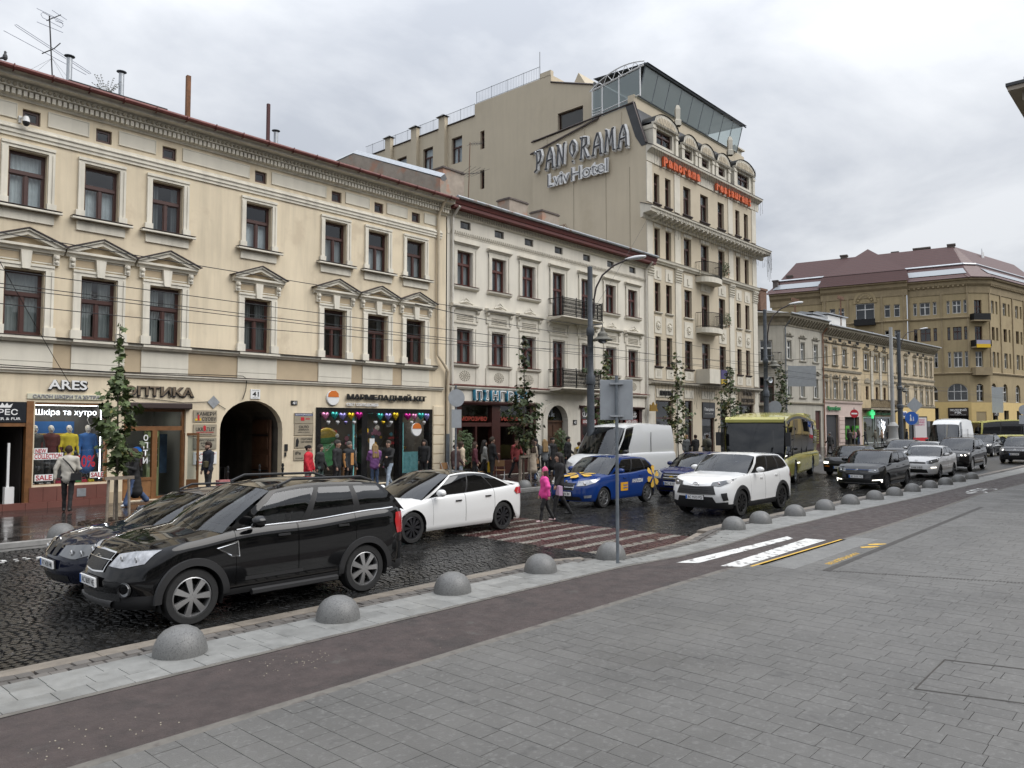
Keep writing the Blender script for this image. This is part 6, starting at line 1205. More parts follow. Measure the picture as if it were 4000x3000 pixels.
lo_ = [(x-w/2,x+w/2,a,c) for x,w in left_tri for a,c in ZR] + [(-3.05,-.35,6.1,8.77,1.2),(-7.0,-4.4,6.1,8.77,1.2),(-3.05,-.35,.3,5.0),(-7,-4.4,.3,5.0)]
pj = [(-11.1,.85),(-9.7,.85),(-18.0,.85),(-19.4,.85)]
po_ = [(x-w/2,x+w/2,a,c) for x,w in pj for a,c in ZR] + [(-15.8,-13.0,19.6,22.3,0.01)] + [(-15.6,-13.2,a,c) for a,c in ZR[1:]]
lw = face("left_wing", (0,0,0), R(100-180), -8.3, 0, lo_); pw_ = face("projecting_bay", (0,0,0), R(100-180), -21, -8.3, [o if len(o) == 4 else o[:4] for o in po_], 25.3)
pw_.location = (-.6*math.cos(R(10))*1.0, -.6*math.sin(R(10))*-0.0, 0)
le = face("end_wing", (0,0,0), R(100-180), -29.5, -21, [(x-.45,x+.45,a,c) for x in (-23,-25,-27) for a,c in ZR[:1]])
for x, w in left_tri:
 for a, c in ZR: bwin(lw, x, w, a, c, M_wwood if a != 15.55 else M_brown)
for x in (-1.7,-5.7):
 q = MB(); A = arch_pts(x-1.35,x+1.35,7.57,1.2); q.tube([(a,.2,c) for a,c in A], .08, 4); q.box(x-1.35,x+1.35,.15,.25,6.1,6.25); q.box(x-.5,x-.42,.15,.25,6.2,8.6); q.box(x+.42,x+.5,.15,.25,6.2,8.6); q.box(x-1.3,x+1.3,.15,.25,7.5,7.6); q.box(x-1.4,x-1.28,.15,.25,6.1,7.6); q.box(x+1.28,x+1.4,.15,.25,6.1,7.6); obj("arched_window", q, M_wwood, lw)
 obj("window_glass_sheet", quadm(x-1.35,x+1.35,6.1,8.7,.3), M_glass, lw)
for x, w in pj:
 for a, c in ZR: bwin(pw_, x, w, a, c)
 obj("oval_window", MB().lathe([(0,-.0),(.4,-.0),(.55,-.06),(.62,0)], 16, (x,-.02,23.85), 'y'), mat("oval_glass", (.2,.22,.25), .2), pw_)
for a, c in ZR[1:]: bwin(pw_, -14.4, 2.4, a, c)
bwin(pw_, -14.4, 2.8, 19.6, 22.25)
q = MB(); A0, A1 = arch_pts(-16.2,-12.6,22.3,2.1), arch_pts(-15.8,-13.0,22.3,1.7)
for i in range(len(A0)-1): q.add([(A0[i][0],-.15,A0[i][1]),(A0[i+1][0],-.15,A0[i+1][1]),(A1[i+1][0],-.15,A1[i+1][1]),(A1[i][0],-.15,A1[i][1]),(A0[i][0],.0,A0[i][1]),(A0[i+1][0],.0,A0[i+1][1])], [(0,3,2,1),(0,1,5,4)])
for k in range(9): q.lathe([(0,-.2),(.15,-.17),(.25,-.02)], 7, (-15.4+k*.25,0,22.75+.9*math.sin(k*.39)), 'y')
obj("sculpted_lunette", q, M_brn, pw_)
obj("iron_balcony", MB().box(-16,-12.8,-.9,0,18.6,18.75).box(-16,-12.8,-.9,-.85,18.75,19.6), M_iron, pw_)
M_brt = mat("brown_stone_trim", (.31,.245,.15), .9, var=.15, vscale=1, streak=.15)
for fo, x0, x1, zt in ((lw,-8.3,.2,25.0),(pw_,-21.2,-8.1,25.3),(le,-29.8,-21,25.0)):
 obj("cornice", MB().px([(.01,zt-2.2),(-.1,zt-2.2),(-.15,zt-1.2),(-.5,zt-.8),(-.6,zt-.3),(-.9,zt-.2),(-1.0,zt),(.01,zt+.2)], x0, x1), M_brt, fo)
 for z in (10.2,18.9): obj("string_course", MB().px([(.01,z),(-.15,z),(-.25,z+.2),(.01,z+.35)], x0, x1), M_brt, fo)
 obj("tin_eaves", MB().px([(.01,zt+.2),(-1.05,zt+.01),(-1.1,zt+.1),(.3,zt+.95)], x0-.3, x1+.1), M_tile, fo)
for x in (-8.1,-3.6,-.05): obj("pilaster_strip", MB().box(x-.12,x+.12,-.12,.01,10.5,23), M_brt, lw)
for x in (-20.6,-17,-11.9,-8.7): obj("pilaster_strip", MB().box(x-.15,x+.15,-.12,.01,10.5,24), M_brt, pw_)
ca_ = R(-45); cbn = face("corner_bay", (0,0,0), ca_, 0, 3.25, [(1.0,2.2,a,c) for a,c in ((19.0,21.7),(14.9,17.6),(11.3,13.7))] + [(1.0,2.1,6.0,8.7,.5)])
for a, c in ((19.0,21.7),(14.9,17.6),(11.3,13.7),(6.0,8.5)): bwin(cbn, 1.6, 1.2, a, c, M_wwood if a < 14 else M_brown)
obj("cornice", MB().px([(.01,22.8),(-.1,22.8),(-.15,23.8),(-.5,24.2),(-.6,24.7),(-.9,24.8),(-1.0,25),(.01,25.2)], -.3, 3.55), M_brt, cbn); obj("tin_eaves", MB().px([(.01,25.2),(-1.05,25.01),(-1.1,25.1),(.3,25.95)], -.5, 3.75), M_tile, cbn); obj("string_course", MB().px([(.01,10.2),(-.15,10.2),(-.25,10.4),(.01,10.55)], 0, 3.25), M_brt, cbn)
for z, m_ in ((18.3,M_iron),(14.2,M_iron),(10.0,M_brt)):
 bo = obj("small_balcony", MB().box(.3,2.95,-1.0,0,z,z+.2), M_brt, cbn)
 obj("parapet" if z < 11 else "iron_railing_panel", MB().box(.3,2.95,-1.0,-.92,z+.2,z+1.2).box(.3,.38,-.92,0,z+.2,z+1.2).box(2.87,2.95,-.92,0,z+.2,z+1.2), m_, cbn)
f_ = tag(obj("balcony_flag", MB().box(.5,2.7,-1.12,-1.05,14.75,15.35,0).box(.5,2.7,-1.12,-1.05,14.2,14.75,1), [mat("flag_pale", (.35,.33,.42), .7), mat("flag_yellow")], None, (134.9,27,0), (0,0,ca_)), "small pale and yellow flag on the brown building's corner balcony", "flag")
RO = (2.3,-2.3,0)
right_ = [(1.6,1.0),(3.05,.75),(6.1,1.3),(7.75,.65),(10.9,1.2),(12.5,.7),(15.5,1.2),(17.2,.7)]
ro_ = [(x-w/2,x+w/2,a,c) for x,w in right_ for a,c in ZR] + [(x-.9,x+.9,5.95,8.8,.9) for x in (1.2,5.4,10.3,15)] + [(x-.9,x+.9,.2,4.6) for x in (1.2,5.4,10.3,15)]
rw = face("right_wing", RO, RAa, 0, 24, ro_)
for x, w in right_:
 for a, c in ZR: bwin(rw, x, w, a, c, M_wwood if a != 15.55 else M_brown)
for x in (1.2,5.4,10.3,15): bwin(rw, x, 1.8, 5.95, 8.4)
obj("cornice", MB().px([(.01,22.8),(-.1,22.8),(-.15,23.8),(-.5,24.2),(-.6,24.7),(-.9,24.8),(-1.0,25),(.01,25.2)], 0, 24), M_brt, rw); obj("tin_eaves", MB().px([(.01,25.2),(-1.05,25.01),(-1.1,25.1),(.3,25.95)], -.2, 24), M_tile, rw); obj("string_course", MB().px([(.01,10.2),(-.15,10.2),(-.25,10.4),(.01,10.55)], 0, 24), M_brt, rw)
for x in (.3,4.4,9.0,13.6): obj("pilaster_strip", MB().box(x-.15,x+.15,-.14,.01,10.5,22.8), M_brt, rw)
dm_ = MB().box(-.15,.15,-.45,-.1,23.9,24.2).mesh("dentil")
for k in range(36): obj("dentil", dm_, M_brt, rw, (.3+k*.62,0,0))
for k in range(12): obj("dentil", dm_, M_brt, lw, (-8+k*.68,0,0))
M_ybase = mat("butter_render")
obj("yellow_ground_floor", MB().box(-8.3,.1,-.06,-.01,.2,1.0).box(-8.3,.1,-.06,-.01,5.0,5.9).box(-.3,.1,-.06,-.01,1,5).box(-4.3,-3.1,-.06,-.01,1,5), M_ybase, lw); obj("yellow_ground_floor", MB().box(0,3.25,-.06,-.01,4.4,5.8).box(0,.8,-.06,-.01,.2,4.4).box(2.4,3.25,-.06,-.01,.2,4.4), M_ybase, cbn)
q = MB(); wall(q, 0, 24, .2, 5.85, [(x-.9,x+.9,.2,4.6) for x in (1.2,5.4,10.3,15)], y=-.06, dep=.2); obj("yellow_ground_floor", q, M_ybase, rw)
for par, x, w, h in ((lw,-1.7,2.6,1.25),(rw,1.2,1.7,1.3)):
 o = tag(obj("jeweller_sign", MB().box(-w/2,w/2,-.15,0,-h/2,h/2), mat("dark_sign_brown", (.03,.022,.02), .4), None), "dark jeweller's sign with pale letters, %s one" % ("wide left" if par is lw else "narrow right"), "sign")
 o.matrix_world = Matrix.Translation((134.9,27,0)) @ (Matrix.Translation(par.location) @ Matrix.Rotation(par.rotation_euler.z,4,'Z')) @ Matrix.Translation((x,-.1,4.4))
 text("lettering", "ЗОЛОТИЙ", M_white, 0, -.17, .28, w*.85, .36, o, bold=.04); text("lettering", "ВІК", M_white, 0, -.17, -.15, w*.35, .36, o, bold=.04); text("lettering", "ювелірний завод", M_white, 0, -.17, -.48, w*.8, .12, o)
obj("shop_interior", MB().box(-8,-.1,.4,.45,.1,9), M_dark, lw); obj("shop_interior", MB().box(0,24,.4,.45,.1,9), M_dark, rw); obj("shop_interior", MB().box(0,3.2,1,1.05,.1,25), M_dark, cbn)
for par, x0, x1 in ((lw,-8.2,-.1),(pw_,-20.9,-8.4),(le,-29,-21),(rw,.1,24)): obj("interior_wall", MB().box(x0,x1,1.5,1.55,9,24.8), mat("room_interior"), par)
def wpt(par_ang, org, x, y, z): c, s = math.cos(par_ang), math.sin(par_ang); return (org[0]+x*c-y*s, org[1]+x*s+y*c, z)
la = R(-80)
def ring(off, z): return [wpt(la,(0,0),-29.8+off*.6,off,z), wpt(la,(0,0),.2-off*.4,off,z), wpt(RAa,(2.3,-2.3),0-.0+off*.45,off,z), wpt(RAa,(2.3,-2.3),26,off,z)]
q = MB(); r0, r1, r2, r3 = ring(-.9,25.2), ring(1.2,26.9), ring(1.9,27.6), ring(5.6,31.4)
for a, c in ((r0,r1),(r1,r2),(r2,r3)): q.grid([a, c])
obj("mansard_roof", q, M_tile, bb)
q = MB()
for (p0, p1, q0, q1) in ((r0[0],r0[1],r1[0],r1[1]),(r0[2],r0[3],r1[2],r1[3])):
 p0, p1, q0, q1 = map(Vector, (p0,p1,q0,q1)); up_ = Vector((0,0,.12))
 for a, c in ((.02,.32),(.72,.99)) if p0 == Vector(r0[0]) else ((.0,.99),): A_ = [p0.lerp(p1,a).lerp(q0.lerp(q1,a),.35)+up_, p0.lerp(p1,c).lerp(q0.lerp(q1,c),.35)+up_, p0.lerp(p1,c).lerp(q0.lerp(q1,c),.95)+up_, p0.lerp(p1,a).lerp(q0.lerp(q1,a),.95)+up_]; q.add(A_, [(0,1,2,3)])
for i_ in range(len(q.f)): obj("skylight_band", MB().add([q.v[j] for j in q.f[i_]], [(0,1,2,3)]), mat("skylight_glass", (.3,.32,.34), .25, .1), bb)
q = MB()
for i in range(3): q.tube([Vector(r2[i])+Vector((0,0,.1)), Vector(r2[i+1])+Vector((0,0,.1))], .22, 4)
obj("snow_gutter", q, M_tinr, bb)
pyr = MB(); b0 = [wpt(la,(0,0),x,y,27.3) for x, y in ((-21,-.5),(-8.3,-.5),(-8.3,9),(-21,9))]; ap_ = wpt(la,(0,0),-14.5,4.6,32.3); pyr.add(b0+[ap_], [(0,1,4),(1,2,4),(2,3,4),(3,0,4)]); pyr.add([wpt(la,(0,0),x,y,z) for x,y,z in ((-21.5,-1.6,25.4),(-7.8,-1.6,25.4),(-8.3,-.4,27.3),(-21,-.4,27.3))], [(0,1,2,3)]); obj("pyramid_roof", pyr, M_tile, bb)
M_chs = mat("sooty_brick")
for x, y, z, w, nm in ((-2.2,6.0,30.6,1.0,""),(-6.5,6.4,30.6,2.4,""),(-10.5,6.4,30.4,1.0,""),(-18.5,6,30.7,1.0,""),(-27,3,27.5,.9,""),(-29,1,26.5,.8,"")):
 p = wpt(la,(0,0),x,y,z); obj("roof_chimney", MB().box(-w/2,w/2,-.5,.5,-2.0,1.0).box(-w/2-.12,w/2+.12,-.62,.62,1.0,1.25), M_chs, bb, p, (0,0,la))
for x in (2,5,8.5,10): p = wpt(RAa,(2.3,-2.3),x,6.5,30.3); obj("roof_chimney", MB().box(-.5,.5,-.5,.5,-2.5,.6).box(-.6,.6,-.6,.6,.6,.85), M_chs, bb, p, (0,0,RAa))
m = thing("cell_antenna", "white mobile phone antenna panels on the brown building's roof", "antenna", tuple(np.array(wpt(RAa,(2.3,-2.3),11.1,5,28.6)) + np.array((134.9,27,0)))); obj("pole", MB().tube([(0,0,0),(0,0,3.6)], .05, 5), M_steel, m)
for dx in (-.6,0,.6): obj("panel", MB().box(dx-.15,dx+.15,-.2,-.05,.9,3.0), M_white, m)
# ---------------- cornice corner of the theatre-like building at the right edge of the picture
ec = thing("stone_building", "corner of a stone cornice reaching in at the top right edge", "building", (29.6, 4.57, 0), 0)
obj("cornice_corner", MB().box(0,20,-12,0,13.6,13.75).box(.35,20,-12,-.35,13.3,13.6).box(.7,20,-12,-.7,13.0,13.3).box(1.0,20,-12,-1.0,12.6,13.0), mat("stone_cornice", (.33,.29,.24), .85, var=.15), ec); obj("roof_edge", MB().box(-.05,20,-12,.05,13.75,13.85).box(.4,20,-12,-.4,13.85,14.1), M_slate, ec); obj("stone_wall", MB().box(1.4,20,-12,-1.4,0,12.6), mat("stone_cornice"), ec)
# ================= VEHICLES =================
def paint(name, c, flake=.0, rough=.25): return mat("car_paint_" + name, c, rough, flake, coat=1.0, spec=.0)
M_cg = glass("car_glass", (.30,.32,.32), .0); M_tg = glass("tinted_car_glass", (.05,.05,.055), .35, (.008,.008,.009))
M_tyre = mat("tyre_rubber", (.018,.018,.018), .75, var=.2, vscale=20); M_alloy = mat("alloy_rim", (.5,.5,.5), .3, .85); M_dalloy = mat("dark_alloy_rim", (.05,.05,.055), .3, .6); M_balloy = mat("black_rim", (.015,.015,.016), .35, .3)
M_clad = mat("grey_plastic_cladding", (.018,.018,.019), .6, bump=.05, bscale=300); M_lamp = mat("headlamp_glass", (.36,.37,.39), .1, .2, coat=1, var=.35, vscale=14); M_lampd = mat("dark_headlamp", (.12,.125,.13), .06, .3, coat=1); M_lit = mat("lit_lamp", (1,.95,.85), .3, emit=2.2); M_tail = mat("tail_lamp_red", (.42,.012,.015), .15, coat=1); M_seat = mat("car_seat", (.03,.03,.032), .8); M_under = mat("underbody", (.008,.008,.008), .9)
_wm = {}
def wheel_meshes(r0, spokes, w=.215):
 k = (r0, spokes, w)
 if k in _wm: return _wm[k]
 rr = r0*.70; t = MB().lathe([(rr,-w*.42),(rr*1.04,-w*.5),(r0*.93,-w*.5),(r0*.985,-w*.38),(r0,-w*.2),(r0,w*.2),(r0*.985,w*.38),(r0*.93,w*.5),(rr,w*.42)], 36, ax='y').mesh("tyre", 35)
 m = MB(); m.lathe([(rr*1.0,-w*.44),(rr*.95,-w*.46),(rr*.92,-w*.40),(rr*.9,-w*.05),(rr*.9,w*.4)], 36, ax='y'); m.lathe([(0,-w*.46),(rr*.17,-w*.46),(rr*.22,-w*.40),(rr*.22,-w*.2)], 14, ax='y')
 for i in range(abs(spokes)):
  a = 2*math.pi*i/abs(spokes); hw = rr*(.13 if spokes < 0 else .085) if abs(spokes) < 8 else rr*.055
  for sg_ in ((0,) if abs(spokes) != 10 else (-.09,.09)):
   c, s = math.cos(a+sg_), math.sin(a+sg_)
   P = [(rr*.15,-hw*.7),(rr*.93,-hw*1.25),(rr*.93,hw*1.25),(rr*.15,hw*.7)]
   f = [(x*c-y*s, -w*.47 if i_ in (0,3) else -w*.45, x*s+y*c) for i_, (x, y) in enumerate(P)]; bck = [(p[0],p[1]+.04,p[2]) for p in f]; m.add(f+bck, [(0,1,2,3),(7,6,5,4),(0,4,5,1),(3,2,6,7)])
 for i in range(5): a = i*1.2566; m.lathe([(0,-w*.475),(.012,-w*.475),(.012,-w*.44)], 6, (rr*.12*math.cos(a),0,rr*.12*math.sin(a)), 'y')
 b = MB().lathe([(0,-w*.1),(rr*.62,-w*.1),(rr*.62,0),(0,0)], 20, ax='y').lathe([(rr*.9,-.0),(rr*.9,w*.45),(0,w*.45)], 20, ax='y').mesh("wheel")
 _wm[k] = (t, m.mesh("rim", 30), b); return _wm[k]
def ip(P): xs = [p[0] for p in P]; zs = [p[1] for p in P]; return lambda x: float(np.interp(x, xs, zs))
def smooth_ip(P):
 xs = np.array([p[0] for p in P], float); zs = np.array([p[1] for p in P], float); d = np.gradient(zs, xs)
 def f(x):
  i = int(np.clip(np.searchsorted(xs, x)-1, 0, len(xs)-2)); h = xs[i+1]-xs[i]; t = min(1, max(0, (x-xs[i])/h))
  return float((2*t**3-3*t**2+1)*zs[i]+(t**3-2*t**2+t)*h*d[i]+(-2*t**3+3*t**2)*zs[i+1]+(t**3-t**2)*h*d[i+1])
 return f
def vehicle(name, label, cat, loc, yaw, L, W, wb, fo, r0, zb, top, nose, cabin, roof, pm, rim=None, spokes=7, pillars=(.0,.1,.40,.45,.74,.79,.97,1), doors=None, glass_m=None, gm_rear=None, clad=None, arch=None,
   cf=.75, cr_=.55, nf=2.5, nr=3.0, tail=((0,0),(2,0)), rails=False, head=None, grille=(), plate=None, plate_z=.5, crown=.05, rcrown=.05, tumble=.80, mirror=True, tl=None, seg_glass=(1,3,5), extra=None, handles=True, wheels=None, group=None, roof_m=None, tw=.215, mirror_m=None, arch_m=None):
 V = thing(name, label, cat, (loc[0], loc[1], 0), yaw, group); hw = W/2; ws = wheels or (fo, fo+wb); Ra = r0*1.14
 zt = smooth_ip(top); nz_ = ip(nose); tz_ = ip(tail); xa, xr0, xr1, xd = cabin; zrf = smooth_ip(roof)
 pf = ip([(0,.95),(.08,.985),(.45,1.0),(.72,.992),(.88,.975),(.96,.95),(1.0,.915)])
 cols = []
 for th in np.linspace(0, math.pi/2, 13): cols.append((cf*(1-math.cos(th)**(2/nf)), math.sin(th)**(2/nf)))
 xs = set(np.linspace(cf, L-cr_, 26)[1:-1])
 for xw in ws: xs |= {xw + Ra*math.cos(t) for t in np.linspace(0, math.pi, 19)} | {xw-Ra-.002, xw+Ra+.002}
 dcut = []
 for a, c in doors or (): xs |= {a-.006, a, c, c+.006}; dcut += [(a, c)]
 xs |= {xa, xd}; xs = sorted(x for x in xs if cf+.004 < x < L-cr_-.004); ks = []
 for x in xs:
  if not ks or x-ks[-1] > .0035: ks.append(x)
 cols += [(x, 1.0) for x in ks]
 for th in np.linspace(0, math.pi/2, 9): cols.append((L-cr_+cr_*math.sin(th)**(2/nr), math.cos(th)**(2/nr)))
 T = [0,.05,.1,.16,.24,.32,.42,.52,.62,.7,.78,.85,.9,.94,.97,1]; tc_ = ip(((0,0),(1,1)))
 def pt(x, yn, z, t):
  wf = max(0, 1-x/cf); wr = max(0, (x-(L-cr_))/cr_)
  return (x + nz_(z)*wf**.7 + tz_(z)*wr**.7, yn*hw*pf(t), z)
 def zarch(x):
  for xw in ws:
   if abs(x-xw) < Ra: return r0 + math.sqrt(max(0, Ra*Ra-(x-xw)**2))
  return -1
 G = []; ZB = zb if callable(zb) else (lambda x: zb)
 for x, yn in cols:
  z0, z1 = ZB(x), zt(x); za = zarch(x); col = []
  for t in T: z = max(z0+(z1-z0)*t, min(za, z1-.02)); col.append(pt(x, yn, z, (z-z0)/(z1-z0)))
  G.append(col)
 B = MB(); DR = {}
 def mir(p): return (p[0], -p[1], p[2])
 def q4(mb, a, b_, c, d, m=0):
  if len({tuple(round(v, 4) for v in p) for p in (a,b_,c,d)}) < 3: return
  mb.add([a,b_,c,d], [(0,1,2,3)], m)
 for i in range(len(cols)-1):
  xm = (cols[i][0]+cols[i+1][0])/2; side = cols[i][1] >= .999 and cols[i+1][1] >= .999
  for j in range(len(T)-1):
   a, b_, c, d = G[i][j], G[i+1][j], G[i+1][j+1], G[i][j+1]
   m = 1 if clad and (a[2]+c[2])/2 < clad(xm) else 0
   tgt = B
   if side and T[j] >= .16:
    for k, (da, dc) in enumerate(dcut):
     if da < xm < dc: tgt = DR.setdefault((k, -1), MB()); tg2 = DR.setdefault((k, 1), MB())
     elif da-.01 < xm < dc+.01: tgt = None
   if tgt is None: continue
   q4(tgt, mir(a), mir(b_), mir(c), mir(d), m); q4(B if tgt is B else tg2, b_, a, d, c, m)
 for lo_, hi_ in ((-1, xa+.02), (xd-.02, 99)):
  prev = None
  for i, (x, yn) in enumerate(cols):
   if not lo_ <= x <= hi_: prev = None; continue
   e = G[i][-1]; row = []
   for u in np.linspace(-1, 1, 13): row.append((e[0], e[1]*u, e[2] + crown*(1-u*u)*min(1, yn*1.0) + (.012*math.exp(-((abs(u)-.7)/.12)**2) if lo_ < 0 else 0)))
   if prev: [q4(B, prev[k], prev[k+1], row[k+1], row[k]) for k in range(12)]
   prev = row
 yb = lambda x: hw*.905*(1-.06*max(0,(x-L*.55)/(L*.45))**2); yr = lambda x: hw*tumble*(1-.09*max(0,(x-L*.5)/(L*.5))**2)
 ws_ = sorted(set(list(pillars)+list(np.linspace(0,1,15)))); GH = []
 xbv = lambda v: xa+(xd-xa)*v; xtv = lambda v: xr0+(xr1-xr0)*v
 def gp(v, h):
  xb_, xt_ = xbv(v), xtv(v); b_ = (xb_, yb(xb_), zt(xb_)-.012); t_ = (xt_, yr(xt_), zrf(xt_)); bul = .05*math.sin(math.pi*h)*(hw/.9)
  x = b_[0]+(t_[0]-b_[0])*h; return (x, b_[1]+(t_[1]-b_[1])*h+bul, b_[2]+(t_[2]-b_[2])*h)
 H_ = [0,.07,.3,.6,.88,.94,1.0]; SG = []
 for i in range(len(ws_)-1):
  v0, v1 = ws_[i], ws_[i+1]; vm = (v0+v1)/2; seg = max(k for k in range(len(pillars)) if pillars[k] <= vm+1e-9); gl = seg in seg_glass
  for j in range(len(H_)-1):
   a, b_, c, d = gp(v0,H_[j]), gp(v1,H_[j]), gp(v1,H_[j+1]), gp(v0,H_[j+1]); isg = gl and 1 <= j <= 3
   if isg: SG.append((seg,(a,b_,c,d))); continue
   blk = (j in (0,4) and gl) or (not gl and seg not in (0,len(pillars)-2) and j < 5 and (glass_m is not None) and seg+1 in seg_glass)
   q4(B, mir(a), mir(b_), mir(c), mir(d), 2 if blk else 0); q4(B, b_, a, d, c, 2 if blk else 0)
 for x in ks:  # shelf between shoulder and glass
  pass
 sh = [i for i, (x, yn) in enumerate(cols) if xa-.01 <= x <= xd+.01]
 for i0, i1 in zip(sh, sh[1:]):
  a, b_ = G[i0][-1], G[i1][-1]; c, d = (b_[0], yb(b_[0]), b_[2]-.012), (a[0], yb(a[0]), a[2]-.012); q4(B, mir(a), mir(b_), mir(c), mir(d)); q4(B, b_, a, d, c)
 rx = sorted(set(list(np.linspace(xr0, xr1, 13)))); RG = [[(x, u*yr(x), zrf(x)+rcrown*(1-u**4)*.9) for u in np.linspace(-1,1,11)] for x in rx]
 rm = MB(); rm.grid([r_[::1] for r_ in RG]); obj("roof_panel", rm, roof_m or pm, V, smooth=60)
 def screen(xb_, xt_, bow, nm, gm):
  P = []; zb_ = zt(xb_)
  for h in np.linspace(0,1,7):
   row = []
   for u in np.linspace(-1,1,13):
    b0 = (xb_-bow*(1-u*u), u*yb(xb_)*.985, zb_-.012+crown*.75*(1-u*u)); t0 = (xt_-bow*.45*(1-u*u), u*yr(xt_)*.985, zrf(xt_)+rcrown*.9*(1-u**4)); bul = .03*math.sin(math.pi*h)*(1 if bow > 0 else -1)
    row.append((b0[0]+(t0[0]-b0[0])*h-bul, b0[1]+(t0[1]-b0[1])*h, b0[2]+(t0[2]-b0[2])*h+abs(bul)*.5))
   P.append(row)
  return P
 wsP = screen(xa, xr0, .16 if cf > .5 else .1, "w", None); m_ = MB(); m_.grid([[p for p in r_] for r_ in wsP]); obj("windscreen", m_, glass_m or M_cg, V, smooth=True)
 rsP = screen(xd, xr1, -.08, "r", None); m_ = MB(); m_.grid([r_[::-1] for r_ in rsP]); obj("rear_window", m_, gm_rear or glass_m or M_tg, V, smooth=True)
 for nm_, pp in (("a", wsP), ("r", rsP)): pass
 b0 = B.weld().mesh("body", 48); obj("body", b0, [pm, M_clad if clad else pm, M_black], V)
 for (k, s), mb in DR.items(): dd = obj("door", mb.weld(), [pm, M_clad if clad else pm, M_black], V, smooth=48); DR[(k, s)] = dd
 for seg in sorted({q[0] for q in SG}):
  for s in (-1, 1):
   mb = MB()
   for sgm, (a, b_, c, d) in SG:
    if sgm == seg: mb.add([mir(a),mir(b_),mir(c),mir(d)] if s < 0 else [b_,a,d,c], [(0,1,2,3)])
   obj("side_window", mb.weld(), gm_rear if (gm_rear and seg > seg_glass[0]) else (glass_m or M_cg), V, smooth=True)
 tub = MB(); zt0 = min(zt(xa), zt((xa+xd)/2))-.08; tub.box(.12+cf*.25, L-.15-cr_*.2, -hw*.86, hw*.86, ZB(L/2)+.0, zt0 if wb < 4 else zt0-.3)
 tub.v = [(v[0], v[1]*(1 if xa-.2 < v[0] < xd else .8), v[2] if v[2] < .5 else (v[2] if True else 0)) for v in tub.v]
 for k, v in enumerate(tub.v):
  if v[2] > .5 and v[0] < xa: tub.v[k] = (v[0], v[1], zt(.3)-.14)
  if v[2] > .5 and v[0] > xd: tub.v[k] = (v[0], v[1], zt(L-.2)-.1)
 obj("underbody", tub, M_under, V)
 if wb < 4:
  sm = MB(); sm.px([(0,0)]*3, 0, 0) if False else None
  sm.box(-.05,.5,-.24,.24,0,.18); sm.add([(.42,-.23,.1),(.42,.23,.1),(.62,.2,.72),(.62,-.2,.72),(.56,-.23,.1),(.56,.23,.1),(.72,.2,.72),(.72,-.2,.72)], [(0,3,2,1),(4,5,6,7),(0,1,5,4),(2,3,7,6),(0,4,7,3),(1,2,6,5)]); sm.box(.64,.74,-.12,.12,.74,.94); sme = sm.mesh("seat")
  for sx in (xr0-.35, xr0+.6):
   for sy in (-.36,.36): obj("seat", sme, M_seat, V, (sx, sy*hw/.9, zt0-.42))
  obj("steering_wheel", MB().tube([(0,.17*math.cos(t),.17*math.sin(t)) for t in np.linspace(0,2*math.pi,15)[:-1]], .016, 5, loop=True), M_black, V, (xr0-.48, .36*hw/.9, zt0+.12), (0,R(-25),0)); obj("dashboard", MB().px([(-hw*.8,0)]*3,0,0).box(xa+.1, xa+.55, -hw*.82, hw*.82, zt0-.25, zt0+.06) if False else MB().box(xa+.1, xa+.55, -hw*.82, hw*.82, zt0-.25, zt0+.05), M_black, V)
 tm, rmm, bm = wheel_meshes(r0, spokes, tw)
 for xw in ws:
  for s in (-1, 1):
   w_ = obj("wheel", bm, M_under, V, (xw, s*(hw-.025-tw*.5), r0), (0, 0, 0 if s < 0 else math.pi)); obj("tyre", tm, M_tyre, w_); ro = obj("rim", rmm if not len(rmm.materials) or rmm.materials[0] == (rim or M_alloy) else rmm.copy(), rim or M_alloy, w_); ro.data.materials[0] = rim or M_alloy
   A = [(xw+Ra*math.cos(t), r0+Ra*math.sin(t)) for t in np.linspace(-.35, math.pi+.35, 19)]
   lm = MB(); lm.grid([[(a, s*yv, c) for a, c in A] for yv in (hw*.985, hw-.36)]); obj("arch_liner", lm, M_under, V)
   if arch:
    A2 = [(xw+(Ra+arch)*math.cos(t), r0+(Ra+arch)*math.sin(t)) for t in np.linspace(-.05, math.pi+.05, 25)]; A1 = [(xw+(Ra-.012)*math.cos(t), r0+(Ra-.012)*math.sin(t)) for t in np.linspace(-.05, math.pi+.05, 25)]
    am = MB(); yo = lambda x, z: s*(hw*pf(min(1,max(0,(z-ZB(x))/(zt(x)-ZB(x)))))+.018); am.grid([[(a, yo(a,c), c) for a, c in A1], [(a, yo(a,c), c) for a, c in A2], [(a, yo(a,c)-s*.03, c) for a, c in [(xw+(Ra+arch+.01)*math.cos(t), r0+(Ra+arch+.01)*math.sin(t)) for t in np.linspace(-.05, math.pi+.05, 25)]]]); obj("arch_trim", am, arch_m or M_clad, V, smooth=60)
 def fp(y, z, off):
  x_ = 0.4; t = (z-ZB(.3))/(zt(.4)-ZB(.3)); p_ = pf(min(1,max(0,t))); yy = min(.9995, abs(y)/(hw*p_)); th = math.asin(yy**(nf/2)); x = cf*(1-math.cos(th)**(2/nf)); n_ = (math.cos(th), yy)
  return (x + nz_(z)*max(0,1-x/cf)**.7 - off*n_[0], y+(off*n_[1] if y > 0 else -off*n_[1]), z)
